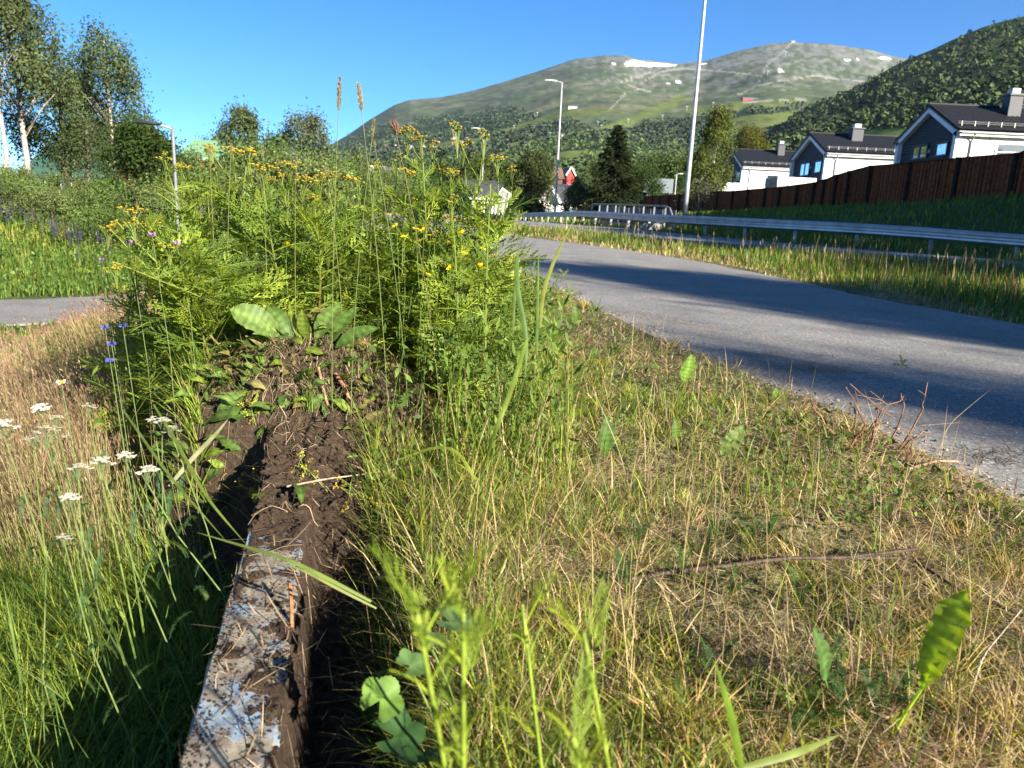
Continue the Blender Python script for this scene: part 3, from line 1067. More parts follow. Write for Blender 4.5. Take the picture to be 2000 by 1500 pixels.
def simple_house(name, label, px0, px1, py_e, py_r, Y, depth, wall_c, roof_c, rot=0, py_b=None, chim=False, wins=0, roofm=None, gable_front=False, group=None, trim=None):
    """gabled house: ridge along its length (or towards the viewer), sized from where it shows"""
    cx = (px0 + px1) / 2
    p0 = colx(px0, Y, 1); p1 = colx(px1, Y, 1); w = p1 - p0
    x = (p0 + p1) / 2; y = Y + depth / 2
    gz = zg(x, y) - .3
    if py_b is not None: gz = min(gz, ztop(cx, py_b, Y))
    ze = ztop(cx, py_e, Y) - gz; zr = ztop(cx, py_r, Y + (0 if gable_front else depth / 2)) - gz
    t = thing(name, label, 'house', (x, y, gz), rot, group)
    hx, hy = w / 2, depth / 2
    g = Geo()
    if gable_front:
        V = [(-hx, -hy, 0), (hx, -hy, 0), (hx, hy, 0), (-hx, hy, 0), (-hx, -hy, ze), (hx, -hy, ze), (hx, hy, ze), (-hx, hy, ze), (0, -hy, zr - .1), (0, hy, zr - .1)]
        g.add(V, [[0, 1, 5, 4], [1, 2, 6, 5], [2, 3, 7, 6], [3, 0, 4, 7]], [[4, 5, 8], [6, 7, 9]], wall_c)
        obj('wall', g, M_plain, t)
        g = Geo(); o = .4; s = (zr - ze) / hx
        for sx in (-1, 1):
            V = [(0, -hy - o, zr), (0, hy + o, zr), (sx * (hx + o), hy + o, ze - s * o), (sx * (hx + o), -hy - o, ze - s * o)]
            g.add(V + [(a, b, c - .18) for a, b, c in V], [[0, 1, 2, 3], [7, 6, 5, 4], [0, 3, 7, 4], [1, 5, 6, 2], [2, 6, 7, 3]], None, roof_c)
    else:
        V = [(-hx, -hy, 0), (hx, -hy, 0), (hx, hy, 0), (-hx, hy, 0), (-hx, -hy, ze), (hx, -hy, ze), (hx, hy, ze), (-hx, hy, ze), (-hx, 0, zr - .1), (hx, 0, zr - .1)]
        g.add(V, [[0, 1, 5, 4], [1, 2, 6, 5], [2, 3, 7, 6], [3, 0, 4, 7]], [[5, 6, 9], [7, 4, 8]], wall_c)
        obj('wall', g, M_plain, t)
        g = Geo(); o = .4; s = (zr - ze) / hy
        for sy in (-1, 1):
            V = [(-hx - o, 0, zr), (hx + o, 0, zr), (hx + o, sy * (hy + o), ze - s * o), (-hx - o, sy * (hy + o), ze - s * o)]
            g.add(V + [(a, b, c - .18) for a, b, c in V], [[0, 1, 2, 3], [7, 6, 5, 4], [2, 6, 7, 3], [0, 3, 7, 4], [1, 5, 6, 2]], None, roof_c)
    r = obj('roof', g, M_plain, t)
    if trim is not None:
        g = Geo()
        if gable_front:
            for sx in (-1, 1): g.bar((0, -hy - .45, zr - .08), (sx * (hx + .4), -hy - .45, ze - (zr - ze) / hx * .4 - .08), .08, .3, trim)
        else:
            g.bar((-hx - .4, -hy - .45, ze - .35), (hx + .4, -hy - .45, ze - .35), .06, .22, trim)
        obj('fascia', g, M_plain, r)
    if chim:
        g = Geo(); g.box((hx * .3, -.4, zr - .8), (hx * .3 + .8, .4, zr + 1.1), (.05, .05, .05)); obj('chimney', g, M_plain, r)
    for k in range(wins):
        xx = -hx + w * (k + .5) / wins
        g = Geo(); hh = min(1.2, ze * .4)
        zc = ze * .55 if not gable_front else ze * .6
        g.box((xx - .55, -hy - .05, zc - hh / 2 - .1), (xx + .55, -hy - .01, zc + hh / 2 + .1), (.75, .75, .75)); w_ = obj('window', g, M_plain, t)
        g = Geo(); g.box((xx - .42, -hy - .07, zc - hh / 2), (xx + .42, -hy - .04, zc + hh / 2), (.1, .1, .1)); obj('pane', g, M_glass, w_)
    return t


GRY = (.13, .13, .135); DGR = (.05, .05, .052)
simple_house('dark_roofed_house', 'long dark roofed house with pale gable wall behind the lamp post', 1040, 1108, 392, 358, 95, 12, (.10, .09, .085), (.045, .045, .05), .25, 412, wins=3, trim=(.6, .6, .6))
simple_house('white_house', 'small white gabled house at the foot of the tall lamp post', 1078, 1108, 385, 362, 88, 7, (.72, .68, .60), (.05, .05, .055), -.3, 412, gable_front=True, trim=(.7, .7, .7))
simple_house('grey_house', 'long low grey house with pale gable behind the tall weeds', 900, 968, 382, 352, 90, 12, (.12, .12, .125), (.06, .06, .065), .2, 412, wins=3, trim=(.65, .65, .65))
simple_house('brown_house', 'dark brown wooden house with small white windows among trees', 1058, 1092, 345, 328, 190, 8, (.10, .045, .03), (.17, .10, .06), .1, 352, chim=True, wins=3, group=None)
simple_house('red_house', 'small bright red house with white barge boards on the green slope', 1098, 1112, 337, 325, 200, 7, (.42, .03, .02), (.35, .06, .04), .2, 349, gable_front=True, wins=1, trim=(.8, .8, .8))
simple_house('slate_roofed_house', 'house with pale grey slate roof just above the brown fence', 1272, 1316, 372, 349, 105, 9, (.2, .2, .2), (.20, .23, .23), -.2, 378, chim=False)
simple_house('white_house', 'white house seen between weed stems, left of the white gable', 700, 722, 345, 322, 120, 8, (.72, .70, .66), (.10, .10, .11), .3, 380, gable_front=True, trim=(.8, .8, .8))
simple_house('white_house', 'white gabled house with white barge boards behind the weeds in mid picture', 752, 782, 345, 325, 125, 9, (.70, .68, .66), (.09, .09, .1), -.3, 380, gable_front=True, trim=(.8, .8, .8))
simple_house('dark_house', 'wide dark roofed house half hidden behind yellow weed tops', 716, 760, 350, 330, 140, 10, (.14, .13, .12), (.07, .065, .07), .1, 380, wins=2)
M_groof = None
simple_house('green_roofed_house', 'house with pale green sheet metal roof and black chimney behind the weeds', 352, 505, 305, 275, 70, 10, (.28, .08, .05), (.17, .30, .16), .12, 360, chim=True, wins=2, trim=(.25, .35, .25))
simple_house('red_barn', 'dark red wooden barn with dark green roof behind the birches', 62, 235, 338, 238, 62, 12, (.20, .022, .018), (.045, .10, .075), -.12, 372, wins=3, trim=(.05, .08, .06))

# cabins of the mountain village: each a small house
cab_px = []
for k in range(64):
    u = rng.random()
    px = 730 + u * 190; py = 276 - (px - 730) * -.0 + rng.normal(0, 1) + (302 - 276) * rng.random() - 2 - 10 * u
    cab_px.append((px, py))
cols = [(.30, .27, .24), (.10, .08, .07), (.45, .42, .40), (.07, .06, .06), (.55, .52, .48), (.22, .09, .06)]
proto = None
for q, (px, py) in enumerate(cab_px):
    # stand it on the mountain mesh where that column and row meet
    d2 = (pxm - px) ** 2 + (pym - py) ** 2 + np.where(dpm > 5, 0, 1e9)
    a, b = np.unravel_index(np.argmin(d2), d2.shape); p = MP[a, b]
    Yd = p[1]; w = 5.0 / FPX * Yd * (.7 + .7 * rng.random()); h = w * .45
    g = Geo(); wc = cols[rng.integers(0, 6)]; rc = cols[rng.integers(0, 4)]
    g.add([(-w / 2, -w / 3, -2), (w / 2, -w / 3, -2), (w / 2, w / 3, -2), (-w / 2, w / 3, -2), (-w / 2, -w / 3, h), (w / 2, -w / 3, h), (w / 2, w / 3, h), (-w / 2, w / 3, h), (-w / 2, 0, h * 1.5), (w / 2, 0, h * 1.5)],
          [[0, 1, 5, 4], [1, 2, 6, 5], [2, 3, 7, 6], [3, 0, 4, 7]], [[5, 6, 9], [7, 4, 8]], wc)
    t = thing('mountain_cabin', 'tiny cabin of the dense village at the foot of the mountain', 'cabin', tuple(p), rng.random() * 3, 'cabins of the mountain village')
    obj('wall', g, M_plain, t)
    g = Geo()
    for s in (-1, 1):
        g.add([(-w * .56, 0, h * 1.55), (w * .56, 0, h * 1.55), (w * .56, s * w * .42, h * .92), (-w * .56, s * w * .42, h * .92)], [[0, 1, 2, 3]], None, rc)
    obj('roof', g, M_plain, t)


def on_mountain(px, py):
    d2 = (pxm - px) ** 2 + (pym - py) ** 2 + np.where(dpm > 5, 0, 1e9)
    a, b = np.unravel_index(np.argmin(d2), d2.shape)
    return MP[a, b]


for (px, py, w_, h_, wc, rc, nm, lb) in [(1119, 212, 16, 5, (.5, .48, .45), (.07, .07, .08), 'lift_station', 'white and dark lift station on the grassy shoulder left of the ski slope'),
                                         (1462, 196, 26, 4, (.35, .06, .05), (.12, .14, .2), 'mountain_lodge', 'small red and blue lodge on the gravel terrace at mid mountain'),
                                         (1549, 84, 7, 4, (.2, .2, .2), (.15, .15, .15), 'summit_station', 'tiny lift station on the highest mountain top'),
                                         (1097, 265, 3.5, 2.5, (.5, .5, .5), (.2, .2, .2), 'lift_hut', 'tiny white hut beside the lamp post on the slope')]:
    p = on_mountain(px, py); m = p[1] / FPX
    t = thing(nm, lb, 'building', tuple(p))
    g = Geo(); g.box((-w_ * m / 2, -6, -4), (w_ * m / 2, 6, h_ * m * .7), wc); obj('wall', g, M_plain, t)
    g = Geo(); g.box((-w_ * m / 2 - 1, -7, h_ * m * .7), (w_ * m / 2 + 1, 7, h_ * m), rc); obj('roof', g, M_plain, t)
for k, (px, py) in enumerate([(1004, 254), (1042, 232), (1050, 228), (1150, 262), (1174, 252), (1228, 240), (1292, 233), (1341, 217), (1393, 209), (1168, 247), (1073, 268), (1497, 148), (1532, 110)]):
    p = on_mountain(px, py); m = p[1] / FPX
    t = thing('lift_pylon', 'thin pale ski lift pylon standing on a ski slope', 'pylon', tuple(p), 0, 'ski lift pylons on the slopes')
    g = Geo(); g.tube([(0, 0, -3), (0, 0, 8 * m)], .6 * m, 5, (.25, .25, .25)); obj('mast', g, M_plain, t)
    g = Geo(); g.box((-2.5 * m, -.5 * m, 7.4 * m), (2.5 * m, .5 * m, 8.4 * m), (.22, .25, .25)); obj('crossbar', g, M_plain, t)

# ------------------------------------------------------------------ brown board fence
M_fence = mat_boards('brown_stained_board', (.085, .032, .018), 9, 'X', .8, .8)
M_fence2 = vcol_mat('stained_board', scale=9, lo=.55, hi=1.4, rough=.9, bump=.3, bscale=40, spec=.08)
fence = thing('board_fence', 'long dark brown vertical board fence stepping along the grassy bank below the white houses', 'fence', (FEN[2][0], FEN[2][1], 2.0))
fo = np.array([FEN[2][0], FEN[2][1], 2.0])
FENa = np.array(FEN)
sx = []
for px in [2090, 2007, 1921, 1816, 1727, 1655, 1616, 1593, 1571, 1553, 1522, 1490, 1462, 1430, 1402, 1373]:
    best = None
    for q in np.linspace(0, fen_s[-1], 3000):
        X = np.interp(q, fen_s, FENa[:, 0]); Y = np.interp(q, fen_s, FENa[:, 1])
        e = abs(1000 + FPX * X / Y / 1.0 - px) if Y > 1 else 1e9
        if best is None or e < best[0]: best = (e, q)
    sx.append(best[1])
q = sx[0]
pre = []
while q > 3.5: q -= 3.2; pre.append(q)
sx = pre[::-1] + sx
q = sx[-1]
while q < fen_s[-1] - 3:
    q += 3.6; sx.append(q)
for k in range(len(sx) - 1):
    q0, q1 = sx[k], sx[k + 1]
    P0 = np.array([np.interp(q0, fen_s, FENa[:, 0]), np.interp(q0, fen_s, FENa[:, 1])])
    P1 = np.array([np.interp(q1, fen_s, FENa[:, 0]), np.interp(q1, fen_s, FENa[:, 1])])
    zt0, zt1 = fen_z(P0, _py_top), fen_z(P1, _py_top)
    L = np.linalg.norm(P1 - P0); d = (P1 - P0) / L; nrm = np.array([-d[1], d[0]])
    if nrm[0] > 0: nrm = -nrm
    npl = max(6, int(L / .115)); g = Geo()
    for m in range(npl):
        u0, u1 = m / npl, (m + 1) / npl - .008 / (L / npl) / npl
        a = P0 + d * L * u0; b = P0 + d * L * u1
        off = .0 if m % 2 else .007
        zb = zg(a[0], a[1]) - .08
        za_ = zt0 + (zt1 - zt0) * u0 - rng.random() * .012; zb_ = zt0 + (zt1 - zt0) * u1
        V = []
        for (p, z) in ((a, za_), (b, zb_)):
            for o in (off, off + .02):
                V += [(*(p + nrm * o), zb), (*(p + nrm * o), z)]
        V = np.array(V) - fo
        g.add(V, [[2, 3, 7, 6], [0, 4, 5, 1], [0, 1, 3, 2], [4, 6, 7, 5], [1, 5, 7, 3]], None, np.array([.20, .062, .024]) * ((.35 if m % 2 else .9) + .6 * rng.random()))
    pn = obj('fence_panel', g, M_fence2, fence, kind='stuff')
    g = Geo(); a = P0 + nrm * .05
    g.box((a[0] - .09 - fo[0], a[1] - .09 - fo[1], zg(*a) - .3 - fo[2]), (a[0] + .09 - fo[0], a[1] + .09 - fo[1], zt0 + .03 - fo[2]), (.05, .026, .018))
    obj('post', g, M_fence2, fence)
    g = Geo(); e0 = P0 + d * .1 + nrm * .03; e1 = P1 - d * .1 + nrm * .03
    g.bar((*(e0 - fo[:2]), zt0 + .012 - fo[2]), (*(e1 - fo[:2]), zt1 + .012 - fo[2]), .10, .03, (.07, .035, .025))
    obj('cap_rail', g, M_fence2, fence)

# ------------------------------------------------------------------ guard rail
def path_sample(P, step, s0=0.0, s1=None):
    P = np.asarray(P, float)
    s = np.concatenate([[0], np.cumsum(np.linalg.norm(np.diff(P, axis=0), axis=1))])
    t = np.linspace(0, s[-1], 400); X = np.stack([np.interp(t, s, P[:, 0]), np.interp(t, s, P[:, 1])], 1)
    for _ in range(60): X[1:-1] = .25 * X[:-2] + .5 * X[1:-1] + .25 * X[2:]
    s = np.concatenate([[0], np.cumsum(np.linalg.norm(np.diff(X, axis=0), axis=1))])
    s1 = s[-1] if s1 is None else s1
    t = np.arange(s0, s1, step)
    return np.stack([np.interp(t, s, X[:, 0]), np.interp(t, s, X[:, 1])], 1), t


rail = thing('guard_rail', 'galvanised steel guard rail curving along the road below the fence', 'guard rail', (12.9, 18.8, zg(12.9, 18.8)))
ro = np.array([12.9, 18.8, zg(12.9, 18.8)])
RX, RT = path_sample(G, .5)
TAN = np.gradient(RX, axis=0); TAN /= np.linalg.norm(TAN, axis=1)[:, None]
NR = np.stack([-TAN[:, 1], TAN[:, 0]], 1)             # towards the camera side (left of travel)
rz_ = ground_z(RX[:, 0], RX[:, 1], False)
# rail top follows the photograph's top edge
pr = 1000 + FPX * RX[:, 0] / np.maximum(RX[:, 1], 1)
topy = np.interp(pr, [960, 1050, 1120, 1265, 1400, 1640, 1800, 2000], [418, 413.5, 411, 418, 423.5, 434, 444, 460])
topz = np.array([ztop(a, b, c) if 960 < a < 2000 else np.nan for a, b, c in zip(pr, topy, RX[:, 1])])
ok = ~np.isnan(topz); topz = np.interp(np.arange(len(RX)), np.where(ok)[0], topz[ok])
for _ in range(8): topz[1:-1] = .25 * topz[:-2] + .5 * topz[1:-1] + .25 * topz[2:]
prof = [(-.0, 0), (.035, -.012), (.06, -.05), (.055, -.10), (.012, -.135), (.012, -.175), (.055, -.21), (.06, -.26), (.035, -.298), (.0, -.31)]
sec = 8
for c in range(0, len(RX) - 1, sec):                 # beams, one per 4 m, lapped
    e = min(c + sec + 1, len(RX)); g = Geo()
    m = len(prof)
    idxs = np.arange(c, e)
    V = []
    for a in idxs:
        lap = .004 if a == idxs[-1] else 0
        for (o, z) in prof: V.append((*(RX[a] + NR[a] * (o + .02 + lap)), topz[a] + z))
    nI = len(idxs)
    i = np.arange(nI - 1)[:, None] * m; j = np.arange(m - 1)[None]
    Q = np.stack([i + j, i + j + 1, i + m + j + 1, i + m + j], -1).reshape(-1, 4)
    g.add(np.array(V) - ro, Q, None, (1, 1, 1)); obj('rail_beam', g, M_galv, rail)
pg = None
c = 0
while c < len(RX):
    dd = RX[c, 1]
    p = RX[c] - NR[c] * .05
    zb = zg(p[0], p[1]) - .3
    g = Geo()
    x, y = p - ro[:2]
    L2 = topz[c] - .03 - zb
    g.box((x - .045, y - .03, zb - ro[2]), (x + .045, y - .022, zb + L2 - ro[2]), (1, 1, 1))
    g.box((x - .045, y + .022, zb - ro[2]), (x + .045, y + .03, zb + L2 - ro[2]), (1, 1, 1))
    g.box((x - .045, y - .022, zb - ro[2]), (x - .037, y + .022, zb + L2 - ro[2]), (1, 1, 1))
    obj('rail_post', g, M_pole, rail)
    c += 4

M_dgalv = metal_mat('dull_galvanised', (.20, .21, .225), .6, .3)
# ------------------------------------------------------------------ bridge railing
def rail_at(px):
    a = int(np.argmin(np.abs(pr - px) + np.where(RX[:, 1] > 5, 0, 1e6))); return a


a0, a1 = rail_at(1262), rail_at(1119)
br = thing('bridge_railing', 'grey steel bridge railing with vertical posts and curved end beside the guard rail', 'railing', (*RX[a0], zg(*RX[a0])))
bo = np.array([*RX[a0], zg(*RX[a0])])
P0 = RX[a0] - NR[a0] * .45; P1 = RX[a1] - NR[a1] * .45
zt0, zt1 = ztop(1262, 401, P0[1]), ztop(1119, 396.5, P1[1])
zb0, zb1 = ztop(1262, 441, P0[1]), ztop(1119, 427, P1[1])
for u_, rr in ((1.0, .045), (.52, .03), (.34, .03), (.16, .03)):
    g = Geo()
    A = np.array([*P0, zb0 + (zt0 - zb0) * u_]); B = np.array([*P1, zb1 + (zt1 - zb1) * u_])
    pts = [A + (B - A) * t for t in np.linspace(0, 1, 6)]
    if u_ == 1.0:
        dirv = (A - B) / np.linalg.norm(A - B)
        pts = [A + dirv * .75 - np.array([0, 0, .62]), A + dirv * .62 - np.array([0, 0, .30]), A + dirv * .38 - np.array([0, 0, .07])] + pts
    g.tube(np.array(pts) - bo, rr * .8, 8, (1, 1, 1)); obj('rail', g, M_dgalv, br)
for k in range(9):
    u_ = k / 8; u_ = u_ ** 1.0
    p = P0 + (P1 - P0) * u_; zb = zb0 + (zb1 - zb0) * u_; zt = zt0 + (zt1 - zt0) * u_
    g = Geo(); g.box((p[0] - .03 - bo[0], p[1] - .05 - bo[1], zb - .12 - bo[2]), (p[0] + .03 - bo[0], p[1] + .05 - bo[1], zt - .03 - bo[2])); obj('post', g, M_dgalv, br)
g = Geo(); n2 = NR[a0]
A = np.array([*(P0 - n2 * .15), zb0 - .1]); B = np.array([*(P1 - n2 * .15), zb1 - .1])
g.bar(A - bo, B - bo, .4, .14, (.4, .38, .36)); obj('kerb_beam', g, M_stone, br)
A = np.array([*(P0 - n2 * .5), zb0 + .30]); B = np.array([*(P1 - n2 * .5), zb1 + .30])
g = Geo()
L = np.linalg.norm(B - A)
for k in range(7):
    a = A + (B - A) * (k / 7 + .004); b = A + (B - A) * ((k + 1) / 7 - .004)
    g.bar(a - bo, b - bo, .03, .72, (.12, .12, .13))
obj('screen_panel', g, M_plain, br, kind='stuff')
pc = RX[rail_at(1262)] + NR[a0] * .1
cb = thing('concrete_block', 'pale concrete block at the foot of the bridge railing end', 'block', (pc[0], pc[1], zg(*pc)))
g = Geo()
for (lo, hi) in (((-.35, -.2, -.05), (.35, .2, .2)), ((-.3, -.16, .2), (.3, .16, .24))): g.box(lo, hi)
obj('block', g, M_stone, cb)

# ------------------------------------------------------------------ lamp posts and poles
M_dpole = metal_mat('weathered_pole', (.17, .18, .19), .6, .2)


def lamp_post(label, px_b, Y, py_t, px_t, head, group=None, r0=.06, r1=.035, dark=False, base_off=0.0):
    x = colx(px_b, Y, .3); gz = zg(x, Y)
    t = thing('lamp_post', label, 'lamp post', (x, Y, gz - .02), 0, group)
    zt = ztop(px_t, py_t, Y) - gz
    g = Geo(); zz = np.linspace(0, zt, 8)
    g.tube(np.stack([zz * 0, zz * 0, zz], 1), np.linspace(r0, r1, 8), 10, (1, 1, 1)); obj('pole', g, M_dpole if dark else M_pole, t, smooth=True)
    g = Geo(); g.tube([(0, 0, -.1), (0, 0, .35)], r0 * 1.3, 10); obj('pole_base', g, M_galv, t)
    if head:
        L, hx = head
        g = Geo()
        g.tube([(0, 0, zt - .05), (hx * .25, 0, zt + .02), (hx * .5, 0, zt + .03)], [r1, r1 * .9, r1 * .9], 8); arm = obj('arm', g, M_pole, t)
        g = Geo()
        c = (.03, .03, .03) if dark else (.72, .72, .72)
        xs = np.linspace(0, 1, 7); wv = np.array([.4, .8, 1, 1, .95, .8, .35]) * .16; hv = np.array([.6, .9, 1, 1, .8, .6, .3]) * .07
        V = []
        for a, w_, h_ in zip(xs, wv, hv):
            X = hx * .35 + (a * (L)) * (1 if hx > 0 else -1)
            zc = zt + .04 + a * .04
            V += [(X, -w_, zc), (X, -w_ * .8, zc + h_), (X, w_ * .8, zc + h_), (X, w_, zc), (X, 0, zc - .02)]
        i = np.arange(6)[:, None] * 5; j = np.arange(5)[None]; k = (j + 1) % 5
        Q = np.stack([i + j, i + k, i + 5 + k, i + 5 + j], -1).reshape(-1, 4)
        g.add(V, Q, [[0, 1, 4], [1, 2, 4], [2, 3, 4], [30, 34, 31], [31, 34, 32], [32, 34, 33]], c)
        obj('lamp_head', g, M_plain, t, smooth=True)
    return t


lamp_post('tallest pale steel mast before the fence, running out of the top of the picture', 1335, 34.5, -160, 1385, (1.0, -1.0), r0=.105, r1=.05)
lamp_post('tall lamp post with white head, standing left of the tall mast', 1083, 62, 160, 1097, (1.0, -1.0), r0=.10, r1=.05)
lamp_post('distant lamp post rising out of the tallest yellow weed, small white head', 940, 105, 252, 947, (1.3, -1.3), r0=.09, r1=.06)
lamp_post('grey lamp post with flat black head in front of the birches at left', 346, 21, 247, 338, (.75, -.85), r0=.05, r1=.04, dark=True)
lamp_post('short bare grey pole right of the tilted sign', 996, 72, 342, 1000, None, r0=.07, r1=.06)
lamp_post('short bare grey pole above the slate roofed house', 1313, 80, 340, 1315, (.5, .5), r0=.06, r1=.05)

# road sign seen askew
xs_ = colx(980, 46, .5); gs = zg(xs_, 46)
sg = thing('road_sign', 'tilted rectangular sign with white border over a round grey disc, seen past the weeds', 'road sign', (xs_, 46, gs))
g = Geo(); g.tube([(0, 0, 0), (0, 0, 1.75)], .035, 8, (.5, .5, .5)); obj('post', g, M_pole, sg)
Mr = Matrix.Translation((.15, -.06, 1.62)) @ Matrix.Rotation(.55, 4, 'Y')
g = Geo(); g.box((-.34, -.02, -.22), (.34, 0, .22), (.78, .76, .70), Mr); pl = obj('sign_plate', g, M_plain, sg)
g = Geo(); g.box((-.27, -.03, -.15), (.27, -.021, .15), (.22, .21, .19), Mr); obj('plate_face', g, M_plain, pl)
g = Geo(); th = np.arange(24) * 2 * PI / 24
V = [(.0 + .34 * math.cos(a), -.05, 1.0 + .34 * math.sin(a)) for a in th] + [(.34 * math.cos(a), -.02, 1.0 + .34 * math.sin(a)) for a in th]
g.add(V, [[k, (k + 1) % 24, 24 + (k + 1) % 24, 24 + k] for k in range(24)], [[0, a, a + 1] for a in range(1, 23)], (.42, .43, .44)); obj('round_plate', g, M_plain, sg)


# ------------------------------------------------------------------ trees
def make_tree(h, crown_r, crown_z0, kind, nclump, nleaf, leaf, col, seed, trunk_r, lean=(0, 0), bark='white', droop=.0, clump_s=.5, open_=.0, top_bias=.6):
    r = np.random.default_rng(seed)
    tg = Geo(); lg = Geo()
    bc = {'white': (.40, .33, .28), 'brown': (.10, .075, .055), 'grey': (.2, .17, .14)}[bark]
    n = 10; zz = np.linspace(0, h * .95, n)
    wob = np.cumsum(r.normal(0, .012 * h, (n, 2)), 0) * .6; wob -= wob[0]
    TP = np.stack([wob[:, 0] + lean[0] * zz, wob[:, 1] + lean[1] * zz, zz], 1); TP[0, 2] = -.3
    tr = trunk_r * (1 - zz / h) ** .8 + .012
    tg.tube(TP, tr, 8, bc)
    col = np.array(col)

    def tp(z): return np.array([np.interp(z, zz, TP[:, 0]), np.interp(z, zz, TP[:, 1]), z])
    for q in range(nclump):
        if kind == 'spruce':
            t = (q + .5) / nclump
            z = crown_z0 + (h - crown_z0) * t ** .85
            R = crown_r * (1 - (z - crown_z0) / (h - crown_z0)) ** .85 * (.75 + .4 * r.random()) + .12
            a = q * 2.399 + r.normal(0, .3)
            b0 = tp(z); b1 = b0 + np.array([math.cos(a) * R, math.sin(a) * R, -R * .22 + .1])
            tg.tube([b0, (b0 + b1) / 2 + [0, 0, .05 * R], b1], [.03, .02, .008], 4, (.07, .05, .035))
            m = int(nleaf * (R / crown_r) ** .8) + 6
            u = r.random(m) ** .7; side = (r.random(m) - .5) * R * .55 * (1 - u * .5)
            P = b0 + (b1 - b0) * u[:, None] + np.stack([-math.sin(a) * side, math.cos(a) * side, -np.abs(side) * .35 - r.random(m) * .12 * R], 1)
            D = np.stack([math.cos(a) + r.normal(0, .4, m), math.sin(a) + r.normal(0, .4, m), -.25 + r.normal(0, .25, m)], 1)
            N = np.stack([r.normal(0, .5, m), r.normal(0, .5, m), np.ones(m)], 1)
            C = col * (.6 + .7 * r.random((m, 1))) * (.6 + .5 * u[:, None])
            lg.leaves(P, D, N, leaf * 1.8, leaf * .6, C)
            continue
        t = r.random() ** (1 - top_bias * .5)
        z = crown_z0 + (h - crown_z0) * t
        rp = math.sin(PI * min(1, (.18 + .78 * t)) ** 1.0) ** .7 if kind != 'birch' else (math.sin(PI * (.22 + .74 * t)) ** .8)
        a = r.random() * 2 * PI
        R = crown_r * rp * (.35 + .65 * math.sqrt(r.random())) + .1
        zb = max(crown_z0 * .55, z - R * (1.0 + .6 * r.random()))
        b0 = tp(min(zb, h * .9)); b1 = np.array([b0[0] + math.cos(a) * R, b0[1] + math.sin(a) * R, z])
        mid = (b0 + b1) / 2 + np.array([0, 0, .08 * R])
        tg.tube([b0, mid, b1], [max(.02, trunk_r * .22), trunk_r * .12, .01], 4, np.array(bc) * .75)
        m = nleaf
        cs = clump_s * (.6 + .8 * r.random())
        P = b1 + r.normal(0, 1, (m, 3)) * np.array([cs, cs, cs * .75])
        if droop > 0:
            P[:, 2] -= r.random(m) ** 1.3 * droop * (1 + .4 * R)
            P[:, :2] += (P[:, :2] - b1[:2]) * -.25
        shade = .55 + .9 * r.random()
        C = col * (shade * (.7 + .6 * r.random((m, 1))))
        C = C * np.where(r.random((m, 1)) < .12, np.array([1.5, 1.4, 1.1]), 1)
        lg.leaves(P, r.normal(0, 1, (m, 3)) + np.array([0, 0, -.6 * (droop > 0)]), r.normal(0, 1, (m, 3)), leaf * (.7 + .6 * r.random(m)), leaf * .6, C)
    return tg, lg


def plant_tree(name, label, px_b, Y, tree, group=None, cat='tree', x=None, rz=0, mat=None, scale=1.0, sink=.0):
    tg, lg = tree
    X = colx(px_b, Y, .3) if x is None else x
    t = thing(name, label, cat, (X, Y, zg(X, Y) - sink), rz, group)
    t.scale = (scale,) * 3
    obj('trunk', tg, M_bark, t, smooth=True); obj('crown', lg, mat or M_tree, t)
    return t


BG = (.075, .100, .040)
# left group of birches
plant_tree('birch_tree', 'tall birch with thick pale trunk at the left edge of the picture', 62, 34,
           make_tree(8.8, 2.1, 4.4, 'birch', 50, 200, .15, BG, 1, .13, (-.045, 0), 'white', .5, .42))
plant_tree('birch_tree', 'slender leaning birch cut by the left edge, left of the thick pale trunk', 24, 31,
           make_tree(8.6, 1.6, 4.4, 'birch', 34, 190, .15, BG, 2, .09, (-.05, 0), 'white', .5, .4))
plant_tree('birch_tree', 'tall drooping birch with narrow crown left of the black headed lamp post', 232, 40,
           make_tree(8.8, 1.9, 2.6, 'birch', 50, 240,   .15, (.070, .098, .038), 3, .10, (0, 0), 'white', 1.1, .40))
plant_tree('leafy_tree', 'dark spreading willow between the thick birch trunk and the drooping birch', 132, 42,
           make_tree(6.6, 2.5, 2.0, 'round', 46, 260, .16, (.050, .075, .020), 4, .16, (0, 0), 'brown', .5, .55))
plant_tree('leafy_tree', 'dark green conical bush tree behind the black headed lamp post', 285, 30,
           make_tree(3.9, 1.5, .3, 'birch', 60, 300, .12, (.036, .062, .014), 5, .10, (0, 0), 'brown', .2, .34))
plant_tree('leafy_tree', 'thin half bare tree right of the red barn wall', 175, 36,
           make_tree(4.2, 1.1, 1.8, 'round', 22, 150, .13, (.055, .075, .028), 6, .07, (.02, 0), 'grey', .3, .4))
plant_tree('aspen_tree', 'slender aspen rising above the green roofed house', 478, 48,
           make_tree(6.2, 1.15, 2.4, 'birch', 30, 170, .18, (.075, .10, .045), 7, .09, (0, 0), 'white', .1, .38))
plant_tree('aspen_tree', 'loose crowned aspen left of the mountain foot, the bigger of two', 600, 50,
           make_tree(6.2, 1.5, 2.2, 'birch', 32, 170, .18, (.085, .105, .060), 8, .09, (0, 0), 'white', .1, .42))
plant_tree('aspen_tree', 'small thin aspen between the bigger aspens behind the weeds', 550, 52,
           make_tree(5.3, 1.0, 2.2, 'birch', 18, 150, .18, (.085, .105, .060), 9, .06, (0, 0), 'white', .1, .4))
